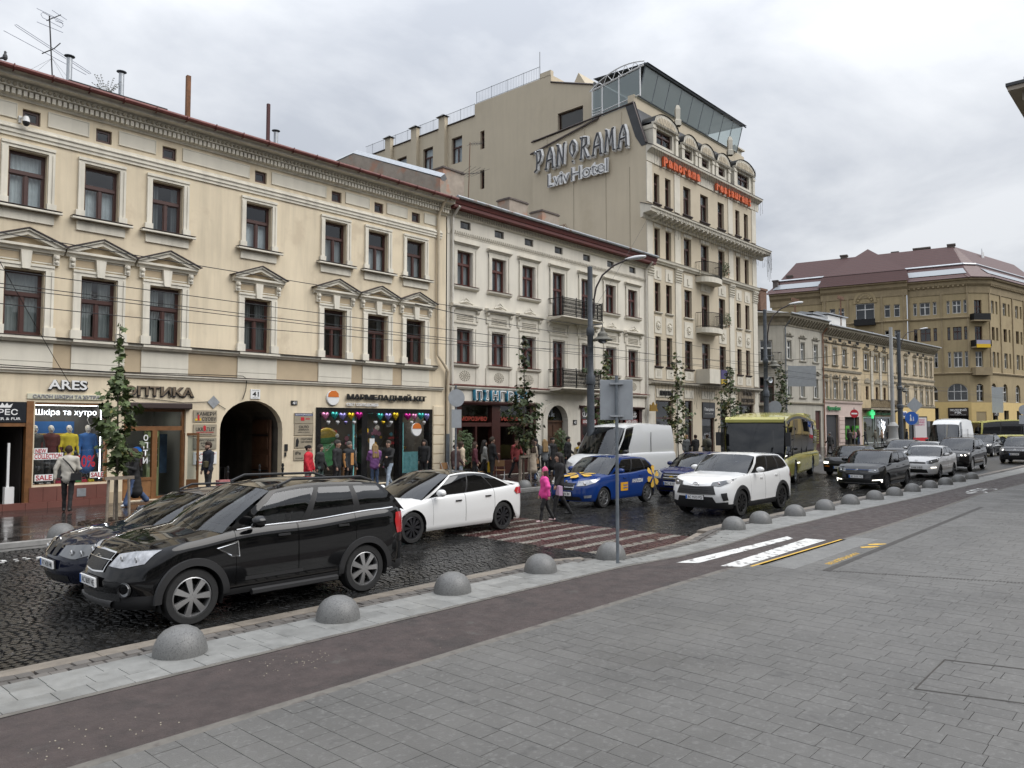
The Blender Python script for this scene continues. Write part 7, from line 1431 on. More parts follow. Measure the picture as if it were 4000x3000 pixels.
 def patch_(nm, topl, botl, m, off=.008, both=True, rows=5, par=None, n=12):
  def dens(P): P = np.array(P, float); d = np.r_[0, np.cumsum(np.hypot(*np.diff(P, axis=0).T))]; return np.stack([np.interp(np.linspace(0,d[-1],n), d, P[:,i]) for i in (0,1)], 1)
  a, b_ = dens(topl), dens(botl); o_ = None
  for s in ((-1, 1) if both else (1,)):
   mb = MB(); mb.grid([[fp(s*(a[k][0]+(b_[k][0]-a[k][0])*h), a[k][1]+(b_[k][1]-a[k][1])*h, off) for k in range(n)] for h in np.linspace(0,1,rows)]); mb.grid([[fp(s*a[k][0],a[k][1],off) for k in range(n)],[fp(s*a[k][0],a[k][1],-.03) for k in range(n)]]); mb.grid([[fp(s*b_[k][0],b_[k][1],off) for k in range(n)],[fp(s*b_[k][0],b_[k][1],-.03) for k in range(n)]])
   o_ = obj(nm, mb, m, par or V, smooth=50)
  return o_
 V_ = dict(fp=fp, patch=patch_, pt=pt, root=V, zt=zt, hw=hw, pf=pf, ZB=ZB, gp=gp, mir=mir, doors=DR, yr=yr, zrf=zrf)
 if head: patch_("headlamp", head[0], head[1], head[2] if len(head) > 2 else M_lamp, .012)
 for g_ in grille: patch_(*g_[:4], **(g_[4] if len(g_) > 4 else {}))
 if plate:
  p0 = fp(0, plate_z, .035); po = obj("number_plate", MB().box(-.012,.012,-.262,.262,-.056,.056), M_white, V, (p0[0], 0, p0[2]), (0,R(-4),0)); obj("plate_holder", MB().box(.012,.03,-.275,.275,-.068,.068), M_black, po)
  t_ = text("plate_text", plate, M_blackp, 0, 0, 0, .42, .075, po, bold=.01); t_.rotation_euler = (0,0,R(-90)); t_.location = (-.014, -.025, 0); obj("country_band", MB().box(-.0135,-.012,.215,.26,-.053,.053), M_bluep, po)
 def sp(x, z, off=.0, s=-1): return (x, s*(hw*pf(min(1,max(0,(z-ZB(x))/(zt(x)-ZB(x)))))+off), z)
 V_['sp'] = sp
 if tl:
  for s in (-1, 1):
   mb = MB(); P = []
   for z in np.linspace(tl[2], tl[3], 6):
    row = []
    for k in range(8):
     f_ = k/7; x = tl[0](z) + (L-.02-tl[0](z))*f_; wr = max(0, (x-(L-cr_))/cr_); yn = (max(0,1-wr**nr))**(1/nr); p = pt(min(x,L-.001), yn, z, (z-ZB(x))/(zt(x)-ZB(x))); row.append((p[0]+.008*f_, s*(p[1]+.012), p[2]))
    P.append(row)
   mb.grid(P); obj("tail_lamp", mb, M_tail, V, smooth=True)
 if mirror:
  for s in (-1, 1):
   zz = zt(xa+.35)+.03; y0 = hw*.97
   mm2 = MB().lathe([(0,-.10),(.05,-.095),(.075,-.05),(.082,.02),(.078,.07)], 10, ax='x'); mm2.v = [(v[0]*.8, v[1]*1.35, v[2]*1.0) for v in mm2.v]; mo = obj("mirror", mm2, mirror_m or pm, V, (xa+.42, s*(y0+.13), zz+.07), smooth=50); obj("mirror_glass", MB().lathe([(0,.058),(.075,.058)], 10, ax='x'), M_chrome, mo, scale=(1,1.3,1)); obj("mirror_stalk", MB().box(-.03,.03,-.08 if s > 0 else 0, 0 if s > 0 else .08, -.06,-.02), M_black, mo, (0,-s*.06,-.02))
 if handles and doors:
  for k, (a, c) in enumerate(dcut):
   for s in (-1, 1):
    x = c-.22; z = zt(x)-.14; p = sp(x, z, .012, s); ho = DR.get((k, s)); h_ = obj("door_handle", MB().box(-.09,.09,-.014,.014,-.013,.013), handles if handles is not True else pm, ho or V, p)
 for s in (-1, 1): obj("wiper", MB().tube([(0,0,0),(.18,.3,.13)], .009, 4), M_black, V, (xa-.05, -.05+s*.3, zt(xa)+.035)) if cf > .5 else None
 if rails:
  for s in (-1, 1): x0, x1 = xr0+.15, xr1-.1; obj("roof_rail", MB().tube([(x0,s*yr(x0)*.93,zrf(x0)+.03),(x0+.22,s*yr(x0)*.93,zrf(x0+.2)+.085),(x1-.22,s*yr(x1)*.93,zrf(x1-.2)+.085),(x1,s*yr(x1)*.93,zrf(x1)+.03)], .02, 6), M_black, V, smooth=40)
 if extra: extra(V_)
 return V
def emblem(V, y, z, kind, s=.07, m=None):
 p = V['fp'](y, z, .02); o = obj("emblem", MB(), m or M_chrome, V['root'], p, (0,R(-8),0)); q = MB(); C0 = lambda a, b_, ox=0, oz=0: [(0, ox+a*math.cos(t), oz+b_*math.sin(t)) for t in np.linspace(0,2*math.pi,17)[:-1]]
 if kind == 'rings': q.tube(C0(s,s*.68), s*.1, 5, loop=True); q.tube(C0(s*.33,s*.62), s*.08, 5, loop=True); q.tube(C0(s*.72,s*.24,0,s*.36), s*.08, 5, loop=True)
 elif kind == 'vw': q.tube(C0(s,s), s*.1, 5, loop=True); q.tube([(0,-s*.65,s*.6),(0,0,-s*.0),(0,s*.65,s*.6)], s*.1, 4); q.tube([(0,-s*.9,s*.1),(0,-s*.4,-s*.75),(0,0,-.0),(0,s*.4,-s*.75),(0,s*.9,s*.1)], s*.1, 4)
 elif kind == 'bow': q.box(-.008,.008,-s*1.3,s*1.3,-s*.25,s*.25); q.box(-.008,.008,-s*.42,s*.42,-s*.55,s*.55)
 elif kind == 'oval': q.tube(C0(s,s*.55), s*.12, 5, loop=True); q.box(-.005,.005,-s*.5,s*.5,-s*.12,s*.12)
 else: q.lathe([(0,-.015),(s,-.01),(s,.0)], 16, ax='x')
 o.data = q.mesh("emblem"); o.data.materials.append(m or M_chrome)
def lamp_inside(V, ys, z, r_=.045, m=None):
 for y in ys:
  for s in (-1,1): p = V['fp'](s*y, z, .016); obj("lamp_reflector", MB().lathe([(0,-.012),(r_*.6,-.01),(r_,-.0)], 12, ax='x'), m or M_chrome, V['root'], p)
M_mesh = mat("grille_black", (.01,.01,.01), .4, bump=.6, bscale=90)
def hbars(V, y, z0, z1, n, m=None, off=.02):
 for k in range(n):
  z = z0+(z1-z0)*(k+.5)/n; pts = [V['fp'](yy, z, off) for yy in np.linspace(-y, y, 13)]; obj("grille_bar", MB().tube(pts, .006, 4), m or M_chrome, V['root'])
# ---- black SUV in front
def suv_x(V):
 hbars(V, .36, .82, .90, 1, M_chrome, .03); emblem(V, 0, .86, 'bow', .075)
 for s in (-1,1):
  p = V['fp'](s*.66, .52, .0); obj("fog_lamp", MB().lathe([(.085,-.03),(.092,-.012),(.07,0),(0,.02)], 18, ax='x'), M_lampd, V['root'], p, (0,0,s*R(-28))); p = V['fp'](s*.66,.52,.012); obj("fog_lamp_rim", MB().tube([(0,.085*math.cos(t),.085*math.sin(t)) for t in np.linspace(0,2*math.pi,21)[:-1]], .012, 5, loop=True), M_black, V['root'], p, (0,0,s*R(-28)))
  obj("running_board", MB().tube([(1.65,s*.9,.30),(3.0,s*.9,.30)], .045, 6), M_chrome if False else M_clad, V['root'])
  obj("belt_trim", MB().tube([(x, s*(V['hw']*.918), V['zt'](x)+.004) for x in np.linspace(1.45,4.05,14)], .012, 5), M_chrome, V['root'])
  q = MB(); q.tube([V['sp'](x,z,.01,s) for x,z in ((1.16,.93),(1.44,.99),(1.46,.8),(1.34,.82))], .014, 5, loop=True); obj("side_vent_trim", q, M_chrome, V['root'])
  mb = MB(); mb.add([V['sp'](x,z,.006,s) for x,z in ((1.17,.92),(1.44,.98),(1.45,.81),(1.34,.83))], [(0,1,2,3)]); obj("side_vent", mb, M_mesh, V['root'])
  mb = MB(); mb.add([V['sp'](x,z,.004,s) for x,z in ((1.55,.52),(2.42,.52),(2.42,.47),(1.55,.47))], [(0,1,2,3)]); obj("door_moulding", mb, M_clad, V['root'])
 lamp_inside(V, (.5,.68), .88, .05)
 V['patch']("skid_plate",[(-.5,.38),(0,.38),(.5,.38)],[(-.42,.29),(0,.29),(.42,.29)],mat("silver_plastic", (.1,.1,.1), .5),.03,both=False)
vehicle("black_suv", "black SUV with chrome belt line stopped nearest the camera", "car", (3.75,10.52), R(-1), 4.44, 1.85, 2.65, .85, .357, lambda x: .30 if 1.2 < x < 3.4 else .27, ((0,.78),(.12,.93),(.4,1.0),(1.0,1.07),(1.45,1.13),(2.6,1.16),(3.9,1.22),(4.3,1.2),(4.44,1.1)), ((.2,.08),(.35,-.02),(.6,-.05),(.8,.02),(1.05,.2)), (1.24,1.98,3.88,4.33), ((1.9,1.60),(2.4,1.675),(3.2,1.67),(4.0,1.60),(4.3,1.55)), paint("black", (.004,.004,.0045)), M_alloy, -7, glass_m=M_cg, gm_rear=M_tg,
 pillars=(0,.07,.38,.42,.68,.72,.95,1), doors=((1.42,2.34),(2.36,3.32)), clad=lambda x: .42 if x < .9 or x > 3.6 else .40, arch=.075, rails=True, head=([(.40,.93),(.6,.97),(.81,.985)],[(.36,.79),(.58,.775),(.78,.83)]), grille=(("grille_frame",[(-.33,.95),(0,.965),(.33,.95)],[(-.28,.71),(0,.69),(.28,.71)],M_chrome,dict(both=False,off=.012)),("grille_mesh",[(-.30,.935),(0,.945),(.30,.935)],[(-.25,.73),(0,.71),(.25,.73)],M_mesh,dict(both=False,off=.02)),("lower_grille",[(-.6,.47),(0,.47),(.6,.47)],[(-.6,.38),(0,.38),(.6,.38)],M_mesh,dict(both=False))), plate="AC 8697 HE", plate_z=.585, tl=(lambda z: 4.05+.25*abs(z-1.02), 0, .84, 1.16), extra=suv_x, cf=.78, nf=2.6, tumble=.80, handles=M_black, rcrown=.04)
def bmw_x(V):
 for s in (-1,1): V['patch']("kidney_grille",[(.03,.78),(.2,.77)],[(.05,.62),(.18,.63)],M_mesh,.02); break
 lamp_inside(V,(.5,.64),.68,.05); emblem(V,0,.83,'disc',.04)
navy = paint("midnight_blue", (.008,.010,.022))
vehicle("dark_estate_car", "midnight blue estate car with kidney grilles behind the black SUV", "car", (3.92,12.75), 0, 4.45, 1.74, 2.72, .76, .315, .24, ((0,.68),(.15,.78),(.5,.86),(1.1,.92),(1.35,.95),(2.5,.97),(4.0,1.0),(4.45,.9)), ((.2,.06),(.4,-.02),(.6,0),(.85,.16)), (1.28,2.05,3.7,4.33), ((1.9,1.33),(2.4,1.395),(3.2,1.385),(3.8,1.33),(4.3,1.25)), navy, M_alloy, 5, glass_m=M_cg, gm_rear=M_tg, doors=((1.45,2.4),(2.42,3.3)), rails=True, head=([(.28,.77),(.6,.80),(.82,.80)],[(.26,.64),(.6,.60),(.8,.68)],M_lampd), grille=(("lower_grille",[(-.5,.36),(0,.36),(.5,.36)],[(-.5,.27),(0,.27),(.5,.27)],M_mesh,dict(both=False)),), plate="AT 5428 HM", plate_z=.5, extra=bmw_x, cf=.7)
def tes_x(V):
 lamp_inside(V,(.7,),.66,.04)
 for s in (-1,1): obj("window_trim", MB().tube([V['mir'](V['gp'](v,.02)) if s < 0 else V['gp'](v,.02) for v in np.linspace(.03,.97,12)], .008, 4), M_black, V['root'])
vehicle("white_electric_saloon", "glossy white electric saloon with black wheels beside the pedestrian crossing", "car", (9.93,13.5), R(1), 4.65, 1.85, 2.88, .84, .335, .22, ((0,.60),(.2,.72),(.6,.82),(1.05,.88),(1.5,.93),(2.6,.97),(3.6,1.02),(4.3,1.06),(4.58,1.05),(4.65,.98)), ((.2,.05),(.4,-.02),(.6,.02),(.8,.2)), (1.12,2.1,3.3,4.15), ((1.7,1.30),(2.2,1.40),(2.7,1.425),(3.3,1.36),(3.9,1.2)), paint("pearl_white", (.72,.72,.71)), M_dalloy, 10, glass_m=M_tg, doors=((1.42,2.42),(2.44,3.4)), pillars=(0,.06,.44,.46,.76,.77,.96,1), seg_glass=(1,3,5), head=([(.42,.70),(.7,.76),(.88,.8)],[(.45,.63),(.7,.64),(.86,.7)],M_lamp), grille=(("lower_grille",[(-.55,.36),(0,.36),(.55,.36)],[(-.55,.27),(0,.27),(.55,.27)],M_mesh,dict(both=False)),), tl=(lambda z: 4.1+1.2*abs(z-.92), 0, .84, 1.0), extra=tes_x, cf=.85, cr_=.6, tumble=.74, handles=M_black, roof_m=M_tg, rcrown=.03)
def sk_x(V):
 hbars(V,.33,.56,.72,1); lamp_inside(V,(.6,),.74,.05); emblem(V,0,.80,'disc',.045)
 for k in range(13): y = -.3+k*.05; p0, p1 = V['fp'](y,.58,.02), V['fp'](y*1.05,.71,.02); obj("grille_slat", MB().tube([p0,p1], .008, 4), M_chrome if k in (0,12) else M_black, V['root'])
 def flower(c, f, rr):
  o = obj("petal_decal", MB(), None, V['root']); q = MB()
  for k in range(6):
   a = k*math.pi/3+.3; P = [f(c[0]+rr*(.18*math.cos(a)+rad*math.cos(a+d)), c[1]+rr*(.18*math.sin(a)+rad*math.sin(a+d))) for rad, d in ((0,0),(.45,-.42),(.75,-.42),(.95,-.2),(.95,.2),(.75,.42),(.45,.42))]; q.add(P, [tuple(range(7))])
  o.data = q.mesh("petal_decal"); o.data.materials.append(mat("petal_yellow", (.68,.42,.07), .35))
 zt = V['zt']; hw = V['hw']; flower((.72,0), lambda x,y: (x, y, zt(x)+.05*(1-(y/(hw*.9))**2)+.014), .46)
 flower((3.62,.82), lambda x,z: V['sp'](x,z,.006,-1), .33)
 sgn_ = MB(); sgn_.add([V['sp'](x,z,.006,-1) for x,z in ((1.72,.72),(2.12,.72),(2.12,.46),(1.72,.46))], [(0,1,2,3)]); so_ = obj("door_sticker", sgn_, mat("sticker_amber", (.72,.36,.02), .4), V['root'])
 for s_, x, z, w, h in (("сінево",1.97,.64,.24,.06),("synevo",1.97,.54,.24,.06)): p = V['sp'](x,z,.012,-1); text("sticker_text", s_, M_bluep, p[0], p[1], p[2], w, h, V['root'], bold=.02)
 p = V['sp'](2.66,.74,.012,-1); text("door_lettering", "АНАЛІЗИ", M_white, p[0], p[1], p[2], .62, .12, V['root'], bold=.03)
vehicle("blue_laboratory_car", "blue hatchback with yellow petal decals and white door lettering", "car", (18.38,14.5), 0, 4.0, 1.73, 2.44, .86, .31, .22, ((0,.66),(.15,.80),(.5,.90),(1.0,.96),(1.3,.98),(2.4,1.0),(3.6,1.04),(3.95,.98),(4.0,.9)), ((.2,.05),(.4,-.02),(.65,0),(.9,.18)), (1.15,1.85,3.35,3.86), ((1.7,1.42),(2.2,1.465),(2.9,1.46),(3.5,1.40),(3.8,1.33)), paint("signal_blue", (.008,.036,.17)), M_alloy, 9, glass_m=M_cg, gm_rear=M_tg, doors=((1.35,2.2),(2.22,3.1)), pillars=(0,.08,.42,.46,.76,.79,.95,1), head=([(.4,.82),(.65,.86),(.83,.9)],[(.4,.68),(.65,.70),(.81,.78)]), grille=(("grille_mesh",[(-.34,.76),(0,.77),(.34,.76)],[(-.3,.55),(0,.545),(.3,.55)],M_mesh,dict(both=False)),("lower_grille",[(-.5,.36),(0,.36),(.5,.36)],[(-.55,.25),(0,.25),(.55,.25)],M_mesh,dict(both=False)),("fog_lamp",[(.62,.40),(.78,.42)],[(.62,.33),(.77,.34)],M_lamp)), plate="KA 6296 BK", plate_z=.44, extra=sk_x, cf=.68, tumble=.83, handles=True)
def av_x(V): emblem(V,0,.72,'bow',.06,M_yellowp); hbars(V,.34,.64,.82,2); lamp_inside(V,(.62,),.74,.05)
vehicle("dark_blue_saloon", "dark blue saloon with chrome-barred grille half hidden by the white SUV", "car", (23.3,13.75), 0, 4.3, 1.7, 2.48, .8, .3, .22, ((0,.68),(.15,.82),(.5,.92),(1.0,.98),(1.3,1.0),(2.5,1.0),(3.6,1.08),(4.2,1.08),(4.3,1.0)), ((.2,.05),(.4,-.02),(.65,0),(.9,.15)), (1.15,1.85,3.0,3.55), ((1.7,1.40),(2.2,1.48),(2.8,1.47),(3.3,1.38)), paint("deep_blue", (.012,.02,.085)), M_alloy, 5, glass_m=M_cg, gm_rear=M_tg, doors=((1.35,2.2),(2.22,3.05)), head=([(.42,.82),(.62,.88),(.82,.94)],[(.42,.66),(.62,.66),(.8,.75)]), grille=(("grille_mesh",[(-.36,.84),(0,.85),(.36,.84)],[(-.34,.62),(0,.61),(.34,.62)],M_mesh,dict(both=False)),("lower_grille",[(-.5,.36),(0,.36),(.5,.36)],[(-.5,.27),(0,.27),(.5,.27)],M_mesh,dict(both=False))), plate="BC 5104", plate_z=.5, extra=av_x, cf=.65)
def rav_x(V):
 emblem(V,0,.88,'rings',.09); lamp_inside(V,(.62,),.92,.04); hbars(V,.4,.68,.84,3,M_black,.02)
 obj("roof_fin", MB().py([(0,0),(.2,0),(.18,.07),(.12,.07)], -.02,.02), V['root'].children[0].data.materials[0], V['root'], (3.6,0,1.66))
vehicle("white_suv", "white SUV with black wheel arches between crossing and stone domes", "car", (19.15,10.53), 0, 4.6, 1.86, 2.70, .93, .36, lambda x: .24, ((0,.86),(.12,.98),(.4,1.05),(1.0,1.11),(1.45,1.14),(2.5,1.14),(3.8,1.2),(4.4,1.2),(4.6,1.05)), ((.2,.10),(.4,.0),(.6,-.05),(.8,.0),(1.05,.16)), (1.42,2.1,3.85,4.42), ((1.9,1.57),(2.4,1.645),(3.1,1.64),(3.9,1.60),(4.35,1.55)), paint("clean_white", (.74,.74,.73)), M_balloy, 10, glass_m=M_cg, gm_rear=M_tg, doors=((1.5,2.42),(2.44,3.45)), pillars=(0,.07,.38,.42,.68,.72,.93,1), clad=lambda x: .40 if x < .9 else .37, arch=.085, arch_m=M_black, head=([(.45,.95),(.7,1.0),(.88,1.05)],[(.42,.87),(.66,.85),(.85,.95)],M_lampd), grille=(("grille_mesh",[(-.5,.86),(0,.83),(.5,.86)],[(-.58,.63),(0,.62),(.58,.63)],M_mesh,dict(both=False,off=.014)),("lower_grille",[(-.5,.56),(0,.56),(.5,.56)],[(-.62,.30),(0,.30),(.62,.30)],M_clad,dict(both=False,off=.012)),("fog_lamp",[(.70,.66),(.82,.68)],[(.74,.46),(.84,.48)],M_black,)), plate="BC 9573 PO", plate_z=.54, tl=(lambda z: 4.15+1.5*abs(z-1.0), 0, .9, 1.1), extra=rav_x, cf=.72, nf=2.9, tumble=.80)
# ---- vans
wv = paint("van_white", (.66,.67,.67), rough=.35)
def van_x(V):
 hw = V['hw'];
 for s in (-1,1):
  for x in (1.85,3.5): obj("panel_joint", MB().box(x-.006,x+.006,s*hw*.94-.01,s*hw*.94+.01,1.4,2.2), M_black, V['root'])
  obj("side_moulding", MB().tube([V['sp'](x,.62,.01,s) for x in np.linspace(1.5,4.0,6)], .02, 4), M_black, V['root'])
VT = ((0,.85),(.15,1.05),(.5,1.2),(.95,1.33),(1.5,1.36),(5.55,1.36))
vehicle("white_panel_van", "tall white panel van parked at the far kerb behind the blue car", "van", (23.75,17.95), 0, 5.5, 2.05, 3.68, .85, .34, .3, VT, ((.2,.05),(.5,-.02),(.9,.05),(1.3,.25)), (.95,1.75,5.38,5.46), ((1.5,2.25),(1.9,2.42),(2.6,2.50),(5.5,2.46)), wv, M_greymetal, 5, glass_m=M_cg, gm_rear=wv, pillars=(0,.03,.175,.2,1), seg_glass=(1,), doors=((1.2,2.05),), head=([(.5,1.0),(.75,1.05),(.93,1.1)],[(.5,.8),(.75,.8),(.9,.9)]), grille=(("bumper",[(-.9,.62),(0,.62),(.9,.62)],[(-.9,.34),(0,.34),(.9,.34)],M_clad,dict(both=False,off=.03)),), extra=van_x, cf=.6, nf=3.2, cr_=.12, tumble=.84, mirror_m=M_black, rcrown=.06)
vehicle("white_high_roof_van", "white high-roofed van in the middle of the distant queue", "van", (55.3,12.9), 0, 5.6, 1.95, 3.4, .85, .33, .3, VT, ((.2,.05),(.5,-.02),(.9,.05),(1.3,.2)), (.95,1.65,5.45,5.55), ((1.4,2.2),(1.8,2.6),(2.6,2.78),(5.6,2.75)), wv, M_greymetal, 5, glass_m=M_cg, gm_rear=wv, pillars=(0,.03,.175,.2,1), seg_glass=(1,), doors=((1.2,2.05),), head=([(.5,1.0),(.75,1.02),(.9,1.02)],[(.5,.82),(.75,.82),(.9,.85)]), extra=van_x, cf=.55, nf=3.2, cr_=.12, tumble=.8, mirror_m=M_black)
# ---- yellow bus
by = paint("bus_lime_yellow", (.50,.47,.15), rough=.35)
def bus_x(V):
 r_ = V['root']; hw = V['hw']
 for s in (-1,1):
  arm = obj("mirror_arm", MB().tube([(.1,s*(hw-.1),2.45),(-.25,s*(hw+.1),2.4),(-.3,s*(hw+.12),2.15)], .025, 5), M_black, r_); obj("mirror_head", MB().box(-.4,-.22,s*(hw+.12)-.1,s*(hw+.12)+.1,1.65,2.2), M_black, r_)
  obj("roof_marker", MB().lathe([(0,-.03),(.06,-.02),(.06,.02)], 10, ax='x'), M_black, r_, (.07,s*(hw-.28),2.72))
  for x in (1.2,2.35,5.4,7.2): obj("window_post", MB().box(x-.03,x+.03,s*(hw*.925)-.02,s*(hw*.925)+.02,1.15,2.5), M_black, r_)
 o = obj("route_board", MB().box(.16,.2,.1,.9,1.02,1.32), M_white, r_); t_ = text("route_text", "32 АВТОВОКЗАЛ", M_red, .15, .5, 1.17, .7, .09, r_, bold=.02); t_.rotation_euler = (0,0,R(-90)); obj("destination_glass", MB().box(.2,.22,-hw*.75,hw*.75,2.3,2.6), M_black, r_)
 obj("roof_brow", MB().py([(.02,2.60),(.35,2.72),(.35,2.84),(.12,2.82),(.0,2.72)], -hw*.93, hw*.93), by, r_)
 obj("roof_unit", MB().py([(8.6,2.78),(11.6,2.78),(11.6,3.02),(8.8,3.08)], -hw*.7, hw*.7), by, r_); q = MB(); [q.box(11.0,11.7,-hw-.012,-hw+.02,1.5+k*.13,1.57+k*.13) for k in range(6)]; obj("engine_grille", q, mat("bus_grille", (.25,.25,.06), .6), r_)
 for x, y in ((.6,.5),(3.0,-.45),(4.5,.4),(6.5,-.4)): obj("passenger_seat", MB().box(x,x+.1,y-.4,y+.4,.9,1.5), mat("seat_blue", (.03,.06,.15), .8), r_)
bus = vehicle("yellow_bus", "lime yellow city bus with black windscreen behind the white SUV", "bus", (29.08+.62,12.6+1.25-.0), R(14.5), 12.0, 2.5, 6.3, 2.75, .47, .3, ((0,.95),(.3,1.08),(1.0,1.12),(12,1.12)), ((.2,.03),(.6,-.02),(1.1,.0),(1.5,.02)), (.10,.22,11.75,11.95), ((.1,2.66),(.6,2.74),(11.9,2.72)), by, M_greymetal, 8, glass_m=M_tg, pillars=(0,.02,.20,.215,.42,.43,.62,.63,.9,1), seg_glass=(1,3,5,7), cf=.28, nf=4.5, cr_=.2, nr=4, tumble=.95, crown=.0, rcrown=.08, mirror=False, handles=False, head=([(.6,.72),(.9,.74),(1.15,.76)],[(.6,.55),(.9,.55),(1.13,.58)]), extra=bus_x, tw=.28)
bus.location = (29.70-.25*-1.25*1.0, 12.6+.968*1.25, 0)
c_ = copy_tree(bus, None, (108.5,21.5,0), (0,0,R(-47)), "yellow roofed bus far off at the right edge below the brown building")
# ---- the distant queue
def golf_x(V): emblem(V,0,.74,'vw',.065); lamp_inside(V,(.62,),.74,.04); V['patch']("running_light",[(.55,.40),(.80,.42),(.84,.42)],[(.55,.375),(.79,.385),(.82,.30)],M_lit,.018); hbars(V,.5,.765,.785,1,M_bluep)
dk = paint("graphite", (.011,.0115,.013))
vehicle("graphite_hatchback", "graphite hatchback with C-shaped running lights behind the white SUV", "car", (31.0,10.15), 0, 4.26, 1.8, 2.64, .85, .32, .2, ((0,.66),(.15,.80),(.5,.90),(1.1,.97),(1.4,.99),(2.5,1.0),(3.8,1.05),(4.2,1.0),(4.26,.9)), ((.2,.05),(.4,-.02),(.65,0),(.9,.18)), (1.25,1.95,3.6,4.12), ((1.8,1.38),(2.3,1.435),(3.0,1.43),(3.7,1.36),(4.1,1.28)), dk, M_dalloy, 10, glass_m=M_cg, gm_rear=M_tg, doors=((1.45,2.4),(2.42,3.25)), head=([(.42,.80),(.65,.82),(.86,.88)],[(.42,.70),(.65,.68),(.84,.74)],M_lampd), grille=(("grille_mesh",[(-.42,.79),(0,.8),(.42,.79)],[(-.42,.70),(0,.69),(.42,.70)],M_mesh,dict(both=False)),("lower_grille",[(-.7,.44),(0,.44),(.7,.44)],[(-.66,.28),(0,.28),(.66,.28)],M_mesh,dict(both=False)),("bumper_trim",[(-.7,.275),(0,.275),(.7,.275)],[(-.7,.25),(0,.25),(.7,.25)],M_chrome,dict(both=False,off=.015))), plate="BC 0101 YC", plate_z=.52, extra=golf_x, cf=.7, tumble=.82)
SED = ((0,.66),(.15,.80),(.5,.90),(1.05,.96),(1.35,.98),(2.5,.99),(3.6,1.05),(4.2,1.05),(4.38,.95))
def kia_x(V): emblem(V,0,.83,'oval',.06); V['patch']("running_light",[(.62,.52),(.8,.53)],[(.62,.49),(.79,.5)],M_lit,.018); lamp_inside(V,(.62,),.76,.04)
vehicle("white_small_saloon", "white small saloon between the graphite hatchback and the black SUV behind", "car", (39.5,10.25), 0, 4.38, 1.72, 2.6, .85, .31, .2, SED, ((.2,.05),(.4,-.02),(.65,0),(.9,.18)), (1.2,1.95,3.1,3.75), ((1.75,1.36),(2.25,1.45),(2.9,1.44),(3.4,1.35)), paint("white", (.7,.7,.7)), M_dalloy, 5, glass_m=M_cg, gm_rear=M_tg, doors=((1.42,2.3),(2.32,3.15)), head=([(.42,.80),(.62,.86),(.84,.93)],[(.45,.70),(.62,.68),(.82,.78)],M_lampd), grille=(("grille_mesh",[(-.4,.76),(0,.77),(.4,.76)],[(-.4,.68),(0,.68),(.4,.68)],M_mesh,dict(both=False)),("lower_grille",[(-.45,.42),(0,.42),(.45,.42)],[(-.5,.26),(0,.26),(.5,.26)],M_mesh,dict(both=False))), plate="7988 HB", plate_z=.5, extra=kia_x, cf=.68)
SUVT = ((0,.80),(.12,.92),(.4,1.0),(1.1,1.08),(1.5,1.12),(2.6,1.14),(4.2,1.2),(4.7,1.15),(4.86,1.0)); SUVN = ((.2,.08),(.4,0),(.6,-.03),(.8,.02),(1.05,.18))
def x5_x(V): V['patch']("kidney_grille",[(.03,.9),(.26,.9)],[(.05,.7),(.22,.7)],M_mesh,.018); lamp_inside(V,(.56,.72),.86,.05,M_lit)
vehicle("black_large_suv", "large black SUV with lit twin headlamps behind the white saloon", "car", (46.4,10.4), 0, 4.86, 1.93, 2.93, .9, .37, .26, SUVT, SUVN, (1.4,2.15,4.15,4.7), ((2.0,1.64),(2.6,1.73),(3.4,1.72),(4.2,1.65),(4.6,1.6)), paint("black2", (.01,.01,.012)), M_alloy, 10, glass_m=M_cg, gm_rear=M_tg, doors=((1.6,2.6),(2.62,3.55)), head=([(.4,.92),(.65,.95),(.88,.98)],[(.38,.8),(.65,.78),(.86,.84)],M_lampd), grille=(("lower_grille",[(-.6,.5),(0,.5),(.6,.5)],[(-.6,.36),(0,.36),(.6,.36)],M_mesh,dict(both=False)),), extra=x5_x, cf=.75)
def og_x(V): V['patch']("lit_headlamp",[(.5,.70),(.74,.70)],[(.5,.60),(.74,.60)],M_lit,.02); V['patch']("turn_signal",[(.45,.50),(.7,.50)],[(.45,.44),(.7,.44)],mat("amber_lamp",(.5,.15,.02),.3),.02); q = MB().lathe([(0,0),(.11,0),(.11,.004),(0,.004)],16); obj("bonnet_emblem", q, mat("faded_emblem",(.3,.25,.25),.5), V['root'], (.85,0,V['zt'](.85)+.05))
vehicle("old_dark_hatchback", "old dark hatchback with lit headlamps behind the graphite one", "car", (38.5,13.4), R(2), 4.02, 1.68, 2.47, .82, .29, .2, ((0,.70),(.08,.78),(.5,.86),(1.1,.91),(1.3,.93),(3.7,.95),(4.02,.9)), ((.2,.03),(.6,0),(.8,.06)), (1.2,1.8,3.3,3.85), ((1.65,1.34),(2.1,1.40),(3.3,1.38),(3.7,1.3)), paint("faded_black", (.016,.016,.018), rough=.4), M_greymetal, 7, glass_m=M_cg, gm_rear=M_tg, doors=((1.35,2.2),(2.22,3.0)), head=([(.42,.72),(.78,.72)],[(.42,.58),(.78,.58)],M_lampd), grille=(("grille_mesh",[(-.42,.72),(.42,.72)],[(-.42,.6),(.42,.6)],M_mesh,dict(both=False)),), plate="HC 102 E", plate_z=.42, extra=og_x, cf=.4, nf=3.2)
dkk = paint("dark_grey", (.016,.0165,.018))
